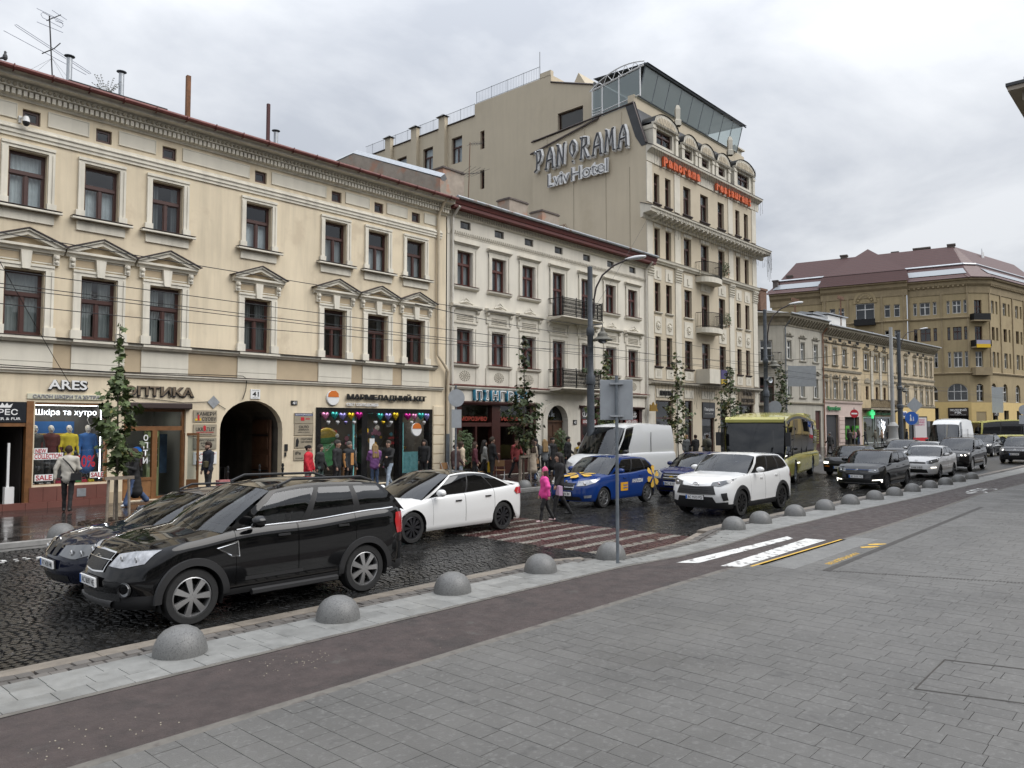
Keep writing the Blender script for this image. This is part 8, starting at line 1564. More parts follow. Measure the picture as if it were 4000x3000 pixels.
for nm, lb, x, y, pm_, T_, prof, pl_ in (("dark_crossover", "dark grey hatchback in the middle lane behind the old dark hatchback", 53.0, 15.0, dkk, SED, 1.46, None), ("silver_saloon", "pale car squeezed before the white high-roofed van", 49.2, 12.75, paint("silver", (.42,.43,.43), .5), SED, 1.44, None), ("distant_silver_car", "silver car deepest in the queue between two dark SUVs", 77.5, 11.6, paint("silver", (.42,.43,.43), .5), SED, 1.44, None)):
 vehicle(nm, lb, "car", (x,y), 0, 4.38, 1.78, 2.6, .85, .32, .2, T_, ((.2,.05),(.4,-.02),(.65,0),(.9,.18)), (1.2,1.95,3.5,4.2), ((1.75,1.36),(2.25,prof),(3.0,prof-.01),(3.8,1.36)), pm_, M_alloy, 5, glass_m=M_cg, gm_rear=M_tg, doors=((1.42,2.3),(2.32,3.15)), head=([(.42,.80),(.62,.86),(.84,.93)],[(.45,.70),(.62,.68),(.82,.78)],M_lampd), grille=(("grille_mesh",[(-.4,.72),(.4,.72)],[(-.4,.58),(.4,.58)],M_mesh,dict(both=False)),), cf=.68)
def tg_x(V): emblem(V,0,.86,'vw',.07); hbars(V,.5,.8,.92,2); lamp_inside(V,(.62,),.86,.06,M_lit)
def ds_x(V): lamp_inside(V,(.62,),.86,.06,M_lit)
for nm, lb, x, y, ex, pl_, pc_ in (("compact_black_suv", "black compact SUV with lit headlamps cut by the right edge", 57.9, 9.25, tg_x, "BC 1111 HK", paint("black3", (.014,.014,.016))), ("distant_dark_suv", "dark SUV with one bright headlamp behind the large black SUV", 68.9, 13.4, ds_x, None, dkk)):
 vehicle(nm, lb, "car", (x,y), 0, 4.45, 1.82, 2.6, .9, .35, .25, ((0,.80),(.12,.92),(.4,1.0),(1.1,1.06),(1.5,1.1),(2.6,1.12),(3.9,1.18),(4.3,1.12),(4.45,1.0)), SUVN, (1.3,2.0,3.8,4.3), ((1.9,1.58),(2.4,1.66),(3.2,1.65),(3.9,1.58),(4.2,1.52)), pc_, M_alloy, 5, glass_m=M_cg, gm_rear=M_tg, doors=((1.5,2.4),(2.42,3.3)), head=([(.42,.92),(.65,.95),(.86,.97)],[(.4,.8),(.65,.78),(.84,.84)],M_lampd), grille=(("grille_mesh",[(-.4,.92),(.4,.92)],[(-.4,.78),(.4,.78)],M_mesh,dict(both=False)),("lower_grille",[(-.6,.5),(.6,.5)],[(-.6,.34),(.6,.34)],M_mesh,dict(both=False))), plate=pl_, plate_z=.6, extra=ex, cf=.7, rails=True)
# ================= PEOPLE =================
def surfnet(f, org, h):
 s = f < 0; c = sum(s[i:i+s.shape[0]-1, j:j+s.shape[1]-1, k:k+s.shape[2]-1].astype(np.int8) for i in (0,1) for j in (0,1) for k in (0,1))
 act = (c > 0) & (c < 8); idx = -np.ones(act.shape, np.int32); ijk = np.argwhere(act); idx[act] = np.arange(len(ijk)); pos = np.zeros((len(ijk),3)); cnt = np.zeros(len(ijk))
 for ax in range(3):
  o1, o2 = [a for a in range(3) if a != ax]
  for u in (0,1):
   for v in (0,1):
    a = np.zeros(3, int); a[o1] = u; a[o2] = v; b = a.copy(); b[ax] = 1
    pa, pb = ijk+a, ijk+b; fa, fb = f[tuple(pa.T)], f[tuple(pb.T)]; m = (fa < 0) != (fb < 0); t = np.where(m, fa/np.where(fa-fb == 0, 1, fa-fb), 0)
    p = a[None].astype(float).repeat(len(ijk), 0); p[:,ax] += t; pos[m] += p[m]; cnt[m] += 1
 V = (ijk + pos/cnt[:,None])*h + org; F = []
 for ax in range(3):
  o1, o2 = (ax+1)%3, (ax+2)%3; sl0 = [slice(None)]*3; sl1 = [slice(None)]*3; sl0[ax] = slice(0,-1); sl1[ax] = slice(1,None)
  e = np.argwhere(s[tuple(sl0)] != s[tuple(sl1)]); e = e[(e[:,o1] > 0) & (e[:,o2] > 0) & (e[:,o1] < s.shape[o1]-1) & (e[:,o2] < s.shape[o2]-1)]
  def cell(d1, d2): q = e.copy(); q[:,o1] -= d1; q[:,o2] -= d2; return idx[tuple(q.T)]
  Q = np.stack([cell(1,1), cell(0,1), cell(0,0), cell(1,0)], 1); ins = s[tuple(e.T)]; Q[~ins] = Q[~ins][:, ::-1]; F.append(Q)
 F = np.concatenate(F); F = F[(F >= 0).all(1)]; return V, F
def sdf_mesh(name, prims, mats_, h, wob=0.0):
 "prims: (a, b, ra, rb, material, (sx,sy,sz), k) tapered capsules blended into ONE surface"
 P = np.array([p[i] for p in prims for i in (0,1)], float); rm = max(max(p[2],p[3]) for p in prims)+.05; lo, hi = P.min(0)-rm, P.max(0)+rm; n = np.ceil((hi-lo)/h).astype(int)+2
 f = np.full(n, .5); g = np.full(n, 9.0); lab = np.zeros(n, np.int8); ax = [lo[i]+np.arange(n[i])*h for i in range(3)]
 for a, b, ra, rb, m, sc, k in prims:
  a, b = np.array(a, float), np.array(b, float); R_ = max(ra,rb)*max(sc)+.07; l_ = np.minimum(a,b)-R_; h_ = np.maximum(a,b)+R_
  i0 = np.maximum(((l_-lo)/h).astype(int), 0); i1 = np.minimum(((h_-lo)/h).astype(int)+1, n); sl = tuple(slice(i0[i], i1[i]) for i in range(3))
  X, Y, Z = np.meshgrid(*[ax[i][sl[i]] for i in range(3)], indexing='ij', sparse=True); ab = b-a; L2 = max((ab**2).sum(), 1e-9)
  t = np.clip(((X-a[0])*ab[0]+(Y-a[1])*ab[1]+(Z-a[2])*ab[2])/L2, 0, 1)
  d = np.sqrt(((X-a[0]-t*ab[0])/sc[0])**2+((Y-a[1]-t*ab[1])/sc[1])**2+((Z-a[2]-t*ab[2])/sc[2])**2) - (ra+(rb-ra)*t)
  F0 = f[sl]; hh = np.clip(.5+.5*(F0-d)/k, 0, 1); f[sl] = F0*(1-hh)+d*hh-k*hh*(1-hh); G0 = g[sl]; w = d < G0; G0[w] = d[w]; lab[sl][w] = m
 if wob:
  X, Y, Z = np.meshgrid(*ax, indexing='ij', sparse=True); f = f + wob*(np.sin(31*Z+9*X)*np.sin(17*X+11*Z)+.6*np.sin(23*Y+40*Z*.5))*((lab == 1) | (lab == 2))
 V, F = surfnet(f, lo, h); me = bpy.data.meshes.new(name); me.from_pydata(V.tolist(), [], F.tolist()); gi = np.clip(np.rint((V-lo)/h).astype(int), 0, n-1); ml = lab[tuple(gi.T)]
 me.polygons.foreach_set("material_index", ml[F[:,0]].astype(np.int32)); me.polygons.foreach_set("use_smooth", [True]*len(F))
 for q in mats_: me.materials.append(q)
 me.update(); return me
_cl = {}
def cloth(c, r=.8): return mat("cloth_%.3f_%.3f_%.3f" % c, c, r, var=.15, vscale=7)
SKIN = (.42,.26,.19)
def person(x, y, face, H, top, legs, hair, label, style='short', topk='jacket', stride=.25, arms=((.2,.1,.3),(-.15,.1,.3)), shoes=(.02,.02,.02), h=.02, z=.125, skin=SKIN, headturn=0, name="person", lean=0, group=None, hat=None, flare=0, head=True):
 s = H/1.75; O = (1,1,1); pr = []
 def cap(a, b, ra, rb, m, sc=O, k=.03): pr.append((tuple(np.array(a)*s), tuple(np.array(b)*s), ra*s, rb*s, m, sc, k*s))
 feet = []
 for sd, a in ((-1, stride), (1, -stride)):
  hip = np.array((sd*.09, 0, .90)); kb = .12 + (.5*abs(stride) if a < 0 else 0); kn = hip+.43*np.array((0, math.sin(a), -math.cos(a))); an = kn+.42*np.array((0, math.sin(a-kb), -math.cos(a-kb))); feet.append((hip, kn, an, sd))
 dz = .075 - min(f_[2][2] for f_ in feet)
 for hip, kn, an, sd in feet:
  for v in (hip, kn, an): v[2] += dz
  cap(hip, kn, .088, .062, 2); cap(kn, an, .06+flare*.3, .048+flare, 2); ft = an+np.array((sd*.02,.13,-.045)); cap(an+np.array((0,-.03,-.035)), ft, .042, .034, 3, O, .015); ft[2] = max(ft[2], .03)
 zz = dz; up = np.array((0, lean, 0))
 T = lambda v: np.array(v, float)+np.array((0, lean*max(0, v[2]-.9), zz))
 pad = {'jacket': .012, 'puffer': .042, 'coat': .018, 'sweater': .012, 'tee': 0}[topk]
 cap(T((0,0,.95)), T((0,.0,1.15)), .125+pad, .125+pad, 1, (1.1,.85,1), .05); cap(T((0,0,1.15)), T((0,.01,1.36)), .13+pad, .14+pad, 1, (1.2,.82,1), .06); cap(T((-.13,0,1.40)), T((.13,0,1.40)), .07+pad*.6, .07+pad*.6, 1, O, .05)
 cap(T((-.06,0,.9)), T((.06,0,.9)), .115, .115, 2, (1,.95,1), .04)
 if topk in ('jacket','puffer','sweater'): cap(T((0,0,.88)), T((0,0,1.0)), .135+pad, .13+pad, 1, (1.12,.9,1), .02)
 if topk == 'coat': cap(T((0,0,1.0)), T((0,-.03-.2*abs(stride)*.3,.45)), .14+pad, .19+pad, 1, (1.1,.95,1), .03)
 for (p, q_, e), sd in zip(arms, (-1, 1)):
  sh = T((sd*.195,0,1.40)); d1 = np.array((sd*math.sin(q_), math.sin(p)*math.cos(q_), -math.cos(p)*math.cos(q_))); el = sh+.28*d1; d2 = np.array((sd*math.sin(q_)*.2 - (sd*.25 if e > 1.2 else 0), math.sin(p+e), -math.cos(p+e))); d2 /= np.linalg.norm(d2); wr = el+.25*d2
  cap(sh, el, .062+pad*.7, .05+pad*.7, 1, O, .035); cap(el, wr, .048+pad*.6, .036+pad*.5, 1 if topk != 'tee' else 0, O, .02); pm_ = wr+.09*d2; cap(wr+.02*d2, pm_, .027, .03, 0, (.7,1,1), .012)
  sdv = np.cross(d2, (sd,0,0)); sdv = sdv/max(np.linalg.norm(sdv),1e-6)
  for k_, ln in enumerate((.062,.075,.07,.055)): b0 = pm_+sdv*(k_-1.5)*.017; b1 = b0+d2*ln*.55; b2 = b1+d2*ln*.35+np.array((-sd*.018,0,0)); cap(b0, b1, .0115, .0105, 0, O, .006); cap(b1, b2, .0105, .009, 0, O, .006)
  cap(wr+.03*d2, wr+.075*d2+sdv*-.04, .014, .011, 0, O, .008)
 cap(T((0,.0,1.42)), T((0,.015,1.53)), .055, .05, 0, O, .02)
 if topk in ('puffer','jacket','coat'): cap(T((-.05,.0,1.47)), T((.05,.0,1.47)), .055, .055, 1, O, .02)
 hc = T((0,.02,1.63)); ct, st = math.cos(headturn), math.sin(headturn)
 def hv(a, b, c): return hc+np.array((a*ct-b*st, a*st+b*ct, c))
 cap(hv(0,-.015,.03), hv(0,.015,.0), .088, .083, 0, (.88,1.02,1.12), .02); cap(hv(0,.045,-.075), hv(0,.03,-.04), .045, .06, 0, (1,.9,1), .03); cap(hv(0,.095,-.005), hv(0,.112,-.03), .010, .016, 0, O, .012)
 for sd in (-1,1): cap(hv(sd*.08,-.0,-.02), hv(sd*.082,-.005,.015), .016, .018, 0, (.6,1,1), .006); cap(hv(sd*.033,.087,.012), hv(sd*.036,.087,.012), .011, .011, 4, O, .004); cap(hv(sd*.02,.092,.036), hv(sd*.05,.084,.036), .007, .006, 5, O, .004)
 cap(hv(-.02,.086,-.062), hv(.02,.086,-.062), .008, .008, 6, O, .004)
 tm = cloth(top); ms = [mat("skin_%.2f" % skin[0], skin, .55, var=.05), tm, cloth(legs), cloth(shoes, .5), mat("eye_dark", (.02,.015,.012), .3), cloth(hair), mat("lips", (.30,.12,.10), .5)]
 r_ = thing(name, label, "person" if name == "person" else name.replace("_"," "), (x, y, z), face-math.pi/2, group)
 obj("body", sdf_mesh("body", pr, ms, h*s, .004 if topk != 'puffer' else .007), None, r_)
 hp = []
 def hcap(a, b, ra, rb, sc=O, k=.02): hp.append((tuple(a*s), tuple(b*s), ra*s, rb*s, 0, sc, k*s))
 if style != 'bald':
  hcap(hv(0,-.03,.045), hv(0,.0,.055), .092, .09, (.95,1.02,1.05)); hcap(hv(-.03,.05,.095), hv(.03,.05,.095), .03, .03)
  if style in ('short','beard'): hcap(hv(-.07,-.03,0), hv(-.07,-.03,.03), .025, .03); hcap(hv(.07,-.03,0), hv(.07,-.03,.03), .025, .03); hcap(hv(0,-.075,-.02), hv(0,-.07,.03), .05, .06)
  if style == 'beard': hcap(hv(-.045,.05,-.085), hv(.045,.05,-.085), .03, .03); hcap(hv(-.07,.01,-.05), hv(-.045,.05,-.085), .02, .028); hcap(hv(.07,.01,-.05), hv(.045,.05,-.085), .02, .028)
  if style == 'long':
   for a in (-.07,0,.07): hcap(hv(a,-.06,.02), T((a*1.3,-.13,1.22)), .055, .045, O, .03)
   for sd in (-1,1): hcap(hv(sd*.085,.0,.03), T((sd*.12,.03,1.32)), .03, .025, O, .03)
  if style == 'bun': hcap(hv(0,-.11,.06), hv(0,-.12,.07), .04, .045); hcap(hv(0,-.07,-.01), hv(0,-.07,.03), .05, .06)
  if style == 'hood': hcap(hv(0,-.05,-.05), hv(0,-.03,.04), .095, .11, (1,1.05,1)); hcap(T((-.08,-.04,1.47)), T((.08,-.04,1.47)), .07, .07)
  obj("hair" if style != 'hood' else "hood", sdf_mesh("hair", hp, [cloth(hair)], h*s, 0), None, r_)
 if hat: obj("hat", sdf_mesh("hat", [(tuple(hv(0,-.02,.06)*s), tuple(hv(0,-.02,.09)*s), .105*s, .1*s, 0, (.98,1.05,1), .02)] + ([(tuple(hv(0,.09,.07)*s), tuple(hv(0,.13,.065)*s), .05*s, .045*s, 0, (1,1,.3), .02)] if hat[1] else [(tuple(hv(0,-.03,.15)*s), tuple(hv(0,-.03,.17)*s), .06*s, .04*s, 0, O, .03)]), [cloth(hat[0])], h*s), None, r_)
 r_["_hand"] = 0; del r_["_hand"]; return r_
UPX, PX, PY = R(180), R(0), R(90)
BLK, NAV, JEAN, LJ = (.012,.012,.013), (.016,.02,.035), (.05,.08,.16), (.32,.38,.45)
BR, BLD, DKH = (.035,.018,.01), (.28,.18,.08), (.012,.009,.008)
p = person(7.6,23.5,R(62),1.78,(.52,.49,.43),BLK,BR,"man in cream knitted sweater and black trousers facing the shop window",topk='sweater',stride=.16,arms=((-.15,.35,.15),(.3,.12,1.2)),h=.014)
obj("crossbody_bag", MB().py([(-.14,0),(.14,0),(.12,.2),(-.12,.2)], -.05, .05), M_black, p, (.22,-.12,.86)); obj("bag_strap", MB().tube([(.2,-.1,1.05),(.05,-.17,1.3),(-.12,-.08,1.47),(-.12,.1,1.42),(.1,.17,1.15),(.2,.1,1.0)], .018, 4), M_black, p)
p = person(9.45,23.7,R(183),1.70,BLK,JEAN,BR,"woman in long black coat and flared jeans reading her phone",'long','coat',.38,((.35,.1,1.5),(-.3,.1,.3)),(.6,.6,.6),.014,flare=.04); obj("white_collar", MB().tube([(-.07,.07,1.38),(0,.11,1.30),(.07,.07,1.38)], .025, 5), M_white, p); obj("phone", MB().box(-.04,.04,-.005,.005,-.07,.07), M_black, p, (-.12,.46,1.12), (R(-35),0,0))
p = person(11.98,24.2,R(186),1.80,NAV,(.03,.03,.032),BR,"bearded man in navy hooded jacket with shoulder bag left of archway",'beard','jacket',.06,((.1,.1,.25),(.05,.08,.2)),h=.016); obj("sling_bag", MB().lathe([(0,-.12),(.08,-.1),(.09,.08),(0,.11)], 8), mat("olive_bag", (.07,.06,.03), .8), p, (-.12,.16,1.12)); obj("scarf", MB().tube([(-.08,.02,1.46),(0,.1,1.43),(.08,.02,1.46)], .035, 6), mat("orange_scarf", (.4,.12,.03), .8), p)
person(14.69,22.6,R(-52),1.66,(.50,.015,.03),(.2,.16,.16),DKH,"woman in bright red quilted jacket right of the archway",'bun','puffer',.05,((.1,.22,.25),(.1,.2,.3)),h=.016)
person(15.62,23.3,R(-60),1.66,(.02,.022,.022),(.1,.16,.14),DKH,"dark-haired woman in dark jacket and green trousers half hidden behind men",'long','jacket',.1,h=.02)
person(15.71,22.4,R(-62),1.82,(.015,.015,.016),BLK,(.05,.045,.04),"stocky man in black leather jacket before the sweet shop",'short','jacket',.06,((.05,.16,.3),(.05,.16,.3)),h=.016)
p = person(16.27,22.5,R(-75),1.76,(.015,.016,.018),BLK,(.12,.11,.1),"man in padded black vest over orange top before the sweet shop",'short','puffer',.06,((.1,.15,.3),(.1,.15,.3)),h=.016)
obj("orange_front", MB().box(-.075,.075,.13,.165,.98,1.4), cloth((.5,.24,.08)), p); [obj("orange_sleeve", MB().tube([(sd*.225,0,1.38),(sd*.265,.03,1.12),(sd*.27,.1,.9)], [.085,.07,.055], 8), cloth((.5,.24,.08)), p, smooth=60) for sd in (-1,1)]
person(18.03,23.3,R(70),1.64,(.22,.09,.26),(.06,.09,.16),BLD,"blonde woman in purple quilted jacket seen from behind at shop door",'long','puffer',.05,((.5,.1,1.3),(.3,.15,1.0)),h=.016)
person(18.2,22.7,R(200),1.80,BLK,LJ,(.06,.045,.035),"man in black bomber jacket and pale jeans striding past sweet shop",'short','jacket',.34,((.6,.1,1.0),(.1,.1,.6)),(.6,.6,.58),.016)
person(21.28,24.2,R(210),1.74,BLK,BLK,DKH,"long-haired woman in black leather jacket at sweet shop's right edge",'long','jacket',.05,h=.016)
person(15.4,12.8,R(138),1.36,(.66,.06,.28),BLK,(.06,.03,.02),"girl in pink jacket and pink knitted hat on the crossing",'long','puffer',.24,((-.25,.5,.2),(.1,.1,.3)),(.6,.45,.45),.012,z=.01,hat=((.60,.10,.22),0))
p = person(16.5,13.2,R(150),1.74,BLK,BLK,DKH,"woman with long black hair and black jacket beside the girl",'long','jacket',.30,((.15,.1,.35),(-.1,.1,.3)),h=.013,z=.01); obj("lilac_bag", MB().py([(-.13,0),(.13,0),(.11,.25),(-.11,.25)], -.05, .05), mat("lilac_cloth", (.45,.3,.42), .7), p, (-.3,.12,.62))
GP = [(20.6,21.6,R(-80),1.6,(.045,.02,.018),BLK,BR,"person in dark brown jacket leaning by the round sign pole",'short','puffer'),(21.37,22.1,R(-20),1.68,(.55,.45,.33),LJ,BR,"person in cream puffer and pale jeans near the restaurant",'hood','puffer'),(22.04,22.0,R(-40),1.66,(.09,.02,.03),BLK,BR,"woman in dark plaid shirt walking by the restaurant",'long','jacket'),(23.3,22.7,R(-30),1.72,(.28,.28,.27),BLK,DKH,"woman in light grey jacket behind the man with yellow bag",'long','jacket'),(23.05,22.0,R(-20),1.84,BLK,BLK,(.04,.03,.02),"man in black jacket carrying a yellow bag",'short','jacket'),(25.0,22.4,R(-95),1.78,(.2,.03,.03),(.03,.03,.035),BR,"man in khaki cap and red plaid shirt behind the staked tree",'short','jacket'),(25.0,21.5,R(75),1.72,(.42,.35,.27),JEAN,BR,"woman in long beige coat with long brown hair walking away",'long','coat'),(26.9,22.9,R(200),1.70,BLK,BLK,BLK,"woman in black headscarf near the restaurant corner",'hood','coat'),(26.1,21.7,R(60),1.70,(.15,.16,.17),BLK,BLD,"blonde long-haired woman in grey sweater seen from behind",'long','sweater'),(27.74,22.6,R(-95),1.74,BLK,JEAN,DKH,"woman in black coat before the arched house door",'bun','coat'),(28.9,22.6,R(-70),1.80,(.02,.02,.022),NAV,DKH,"man in dark padded jacket right of the arched door",'short','puffer'),(29.1,22.1,R(10),1.55,(.42,.36,.26),(.3,.25,.2),BR,"person in pale coat with yellow hood before the white van",'bun','coat'),
(40.8,23.0,R(-100),1.72,(.12,.13,.13),JEAN,BLD,"blonde woman in grey padded jacket at the hotel front",'long','puffer'),(41.0,22.5,R(70),1.76,BLK,BLK,BR,"man in black leather jacket seen from behind at the hotel front",'short','jacket'),(43.0,22.8,R(60),1.72,(.09,.085,.06),BLK,BR,"person in khaki jacket with backpack beside the bus",'short','puffer'),(59.4,21.3,R(60),1.76,(.015,.015,.015),(.05,.04,.035),(.1,.1,.1),"old man in black jacket walking away past the stone domes",'short','jacket'),(87.2,31.4,R(-110),1.7,BLK,(.05,.04,.03),DKH,"person in black coat at the grey house wall",'short','coat'),
(87.8,29.3,R(200),1.75,(.12,.1,.07),(.1,.09,.06),BR,"person in khaki clothes at the cash machines",'short','jacket'),(89.1,29.3,R(20),1.7,(.5,.28,.3),BLK,BLD,"person in pale pink jacket at the cash machines",'long','puffer'),(88.1,28.5,R(80),1.7,BLK,JEAN,(.1,.05,.03),"woman in black jacket and jeans before the pharmacy",'long','jacket'),(90.3,28.5,R(100),1.8,BLK,NAV,DKH,"tall man in black before the pharmacy",'short','jacket'),(88.9,27.0,R(80),1.76,(.12,.11,.08),(.2,.19,.17),BR,"person in olive jacket and cap before the queue",'short','puffer'),(92.9,27.5,R(90),1.7,(.4,.28,.2),BLK,BLD,"person in peach padded jacket in the distant crowd",'short','puffer'),(92.1,26.5,R(85),1.68,(.03,.03,.04),BLK,DKH,"person with lilac backpack in the distant crowd",'short','jacket'),(94.3,26.8,R(-90),1.72,(.02,.02,.025),BLK,(.4,.4,.4),"person in dark clothes and pale hat in the distant crowd",'short','jacket'),(97.7,26.2,R(-60),1.8,(.015,.02,.03),NAV,DKH,"man in navy coat by the distant concrete column",'short','coat'),(86.0,28.8,R(10),1.7,(.02,.02,.02),BLK,DKH,"person in black nearest the bus in the distant crowd",'short','jacket'),(95.6,27.6,R(180),1.72,(.05,.05,.06),BLK,BR,"person in charcoal coat before the poster stand",'short','coat')]
for i, (x, y, a, H, t, l_, hr, lb, st, tk) in enumerate(GP):
 far = x > 50; p = person(x, y, a, H, t, l_, hr, lb, st, tk, random.choice((.08,.2,.3)), ((random.uniform(-.2,.4),.12,random.uniform(.2,1.2)),(random.uniform(-.3,.2),.12,.3)), (.5,.5,.5) if i % 3 == 1 else (.02,.02,.02), .03 if far else .02)
 if i == 4: obj("yellow_bag", MB().py([(-.17,0),(.17,0),(.13,.42),(-.13,.42)], -.06, .06), mat("bag_yellow", (.6,.4,.03), .6), p, (-.34,.1,.4))
 if i in (14, 23): obj("backpack", MB().lathe([(0,-.2),(.14,-.18),(.15,.1),(.1,.2),(0,.22)], 10), cloth((.07,.07,.06) if i == 14 else (.25,.2,.4)), p, (0,-.2,1.2), smooth=True)
 if i in (5, 21): obj("cap", MB().lathe([(.0,.09),(.07,.07),(.1,0)], 12).box(-.06,.06,.08,.16,-.005,.005), cloth((.12,.1,.06)), p, (0,.02,1.70))
 if i == 11: obj("yellow_hood", MB().lathe([(0,.06),(.1,.05),(.14,-.03)], 10), mat("bag_yellow", (.6,.4,.03), .6), p, (0,-.04,1.28))
WHT = (.62,.6,.58)
for x, t, l_, lb, tk in ((7.42,(.02,.02,.02),BLK,"mannequin in hooded black cape at the left of the display",'coat'),(7.85,(.09,.015,.015),BLK,"mannequin in maroon leather jacket in the shop display",'jacket'),(8.35,(.62,.48,.03),BLK,"mannequin in bright yellow leather jacket in the shop display",'jacket'),(8.88,(.03,.12,.35),(.03,.03,.03),"mannequin in long blue coat at the right of the display",'coat')):
 person(x, FY+.75, R(-90), 1.74, t, l_, WHT, lb, 'bald', tk, .03, ((.05,.2,.3),(.05,.2,.3)), (.05,.05,.05), .02, z=.74, skin=WHT, name="mannequin")
sc_ = thing("pink_suitcase", "small pink suitcase with tall handle in front of the archway", "suitcase", (12.3,23.8,.125)); obj("shell", MB().box(-.2,.2,-.12,.12,.05,.6), mat("suitcase_pink", (.45,.18,.18), .45, bump=.2, bscale=30), sc_); obj("handle", MB().tube([(-.09,.08,.6),(-.09,.08,1.0),(.09,.08,1.0),(.09,.08,.6)], .012, 5), M_black, sc_); [obj("castor", MB().lathe([(0,-.02),(.03,-.02),(.03,.02),(0,.02)], 8, (sx,0,.03), 'x'), M_black, sc_) for sx in (-.15,.15)]
# ================= STREET FURNITURE =================
M_dome = mat("speckled_granite", (.15,.15,.146), .45, var=.5, vscale=45, bump=.12, bscale=90, stain=((.045,.045,.043), 45, .54, .85))
dm = MB().lathe([(.275,-.02),(.272,.05),(.255,.12),(.22,.19),(.17,.24),(.1,.275),(.045,.285),(0,.287)], 28).mesh("dome_bollard", True)
ND = [(3.78,8.18),(5.75,8.14),(7.77,8.2),(9.81,8.25),(11.64,8.12),(16.75,8.24),(18.21,8.25),(20.29,8.23),(22.28,8.17),(24.34,8.16),(26.36,8.07),(28.2,8.0),(30.34,8.0),(32.5,7.95),(34.6,7.9),(36.8,7.9),(39,7.85)]
for i, (x, y) in enumerate(ND):
 w = ("nearest the black SUV's front wheel","below the black SUV's rear wheel","right of the black SUV's tail","left of the grey sign post","directly behind the grey sign post","first one past the crossing","right under the white SUV's front wheel","under the white SUV's middle door","under the white SUV's rear wheel","just right of the white SUV","left of the graphite hatchback","under the graphite hatchback's bumper","under the graphite hatchback's front wheel","under the graphite hatchback's rear wheel","under the white small saloon's bumper","second to last at the right","last at the right end of the row")[i]
 tag(obj("dome_bollard", dm, M_dome, None, (x,y,.118), (0,0,i*1.3)), "grey granite dome bollard, " + w, "bollard", "dome bollards along the near kerb")
for x, y, w in ((5.86,18.42,"beside the dark estate car at the far kerb"),(22.24,19.5,"behind the girl at the far kerb"),(51.4,19.9,"on the far kerb beside the bus rear, nearer one"),(55.5,20.8,"on the far kerb beside the bus rear, farther one")): tag(obj("dome_bollard", dm, M_dome, None, (x,y,.118)), "granite dome bollard " + w, "bollard", "dome bollards along the far kerb")
M_back = mat("grey_sign_back", (.33,.35,.37), .5, .3, var=.08, vscale=5)
sp_ = thing("sign_post", "grey post carrying the back of a rectangular road sign near the camera", "road sign", (11.27,7.72,.12)); obj("post", MB().tube([(0,0,-.05),(0,0,3.28)], .03, 10), M_greymetal, sp_, smooth=40)
vx = Vector((11.27,7.72,0)).normalized(); sa = math.atan2(vx.y, vx.x)-math.pi/2
pl_ = obj("sign_plate", MB().box(-.28,.28,-.055,-.035,2.50,3.2), M_back, sp_, (0,0,0), (0,0,math.pi+R(-50))); obj("sign_edge", MB().tube([(-.28,-.045,2.5),(.28,-.045,2.5),(.28,-.045,3.2),(-.28,-.045,3.2)], .012, 4, loop=True), M_back, pl_); [obj("clamp", MB().box(-.12,.12,-.04,.035,z,z+.03), M_steel, pl_) for z in (2.55,3.12)]
def sign_pole(x, y, ztop, parts, label, m=M_greymetal, rz=R(-48)):
 s_ = thing("road_sign", label, "road sign", (x,y,.12), rz); obj("post", MB().tube([(0,0,-.05),(0,0,ztop)], .035, 8), m, s_, smooth=40)
 for k, z, w, h, mm, dec in parts:
  if k == 'o': o = obj("sign_disc", MB().lathe([(0,-.06),(w,-.06),(w,-.045),(0,-.045)], 24, (0,0,z), 'y'), mm, s_)
  elif k == 'd': o = obj("sign_plate", MB().py([(-w,z),(0,z-w),(w,z),(0,z+w)], -.06, -.045), mm, s_)
  else: o = obj("sign_plate", MB().box(-w/2,w/2,-.06,-.045,z-h/2,z+h/2), mm, s_)
  if dec == 'bar': obj("white_bar", MB().box(-w*.7,w*.7,-.065,-.061,z-.07,z+.07), M_white, o)
  if dec == 'walk': obj("figures", MB().tube([(-.15,-.065,z-.3),(-.1,-.065,z),(-.1,-.065,z+.2)], .06, 5).tube([(.02,-.065,z-.3),(-.08,-.065,z)], .05, 5).lathe([(0,-.07),(.07,-.066)], 10, (-.1,0,z+.3), 'y').tube([(.2,-.065,z-.3),(.18,-.065,z),(.18,-.065,z+.02)], .05, 5).lathe([(0,-.07),(.05,-.066)], 10, (.18,0,z+.1), 'y'), M_white, o)
 return s_
sign_pole(18.03,18.9,3.75,(('o',3.3,.30,0,M_back,0),('r',2.6,.36,.62,M_back,0)),"round and rectangular sign backs on a pole left of the restaurant",rz=R(-20))
sign_pole(73.1,24,3.9,(('o',3.35,.38,0,mat("sign_red",(.45,.02,.03),.4),'bar'),),"round red no-entry sign with white bar before the pink front")
sign_pole(86.0,22.6,3.6,(('o',3.0,.68,0,mat("sign_cobalt",(.02,.1,.4),.4),'walk'),),"round blue walking adult and child sign near the concrete column")
sign_pole(92.6,24,4.9,(('d',4.45,.9,0,M_back,0),('r',2.9,.85,1.2,M_back,0)),"grey diamond sign back above a plate near the poster stand")
sign_pole(44.6,19.2,3.8,(('o',3.4,.40,0,M_back,0),('r',2.75,.7,.3,M_back,0)),"round grey sign back above the bus roof")
sign_pole(112,19.5,6.6,(('r',5.4,1.4,3.2,M_back,0),),"tall grey sign back before the yellow ground floor"); sign_pole(104,15.6,4.6,(('o',4.0,.55,0,M_back,0),('r',2.9,1.1,1.0,M_back,0)),"round grey sign back over a square plate at far right")
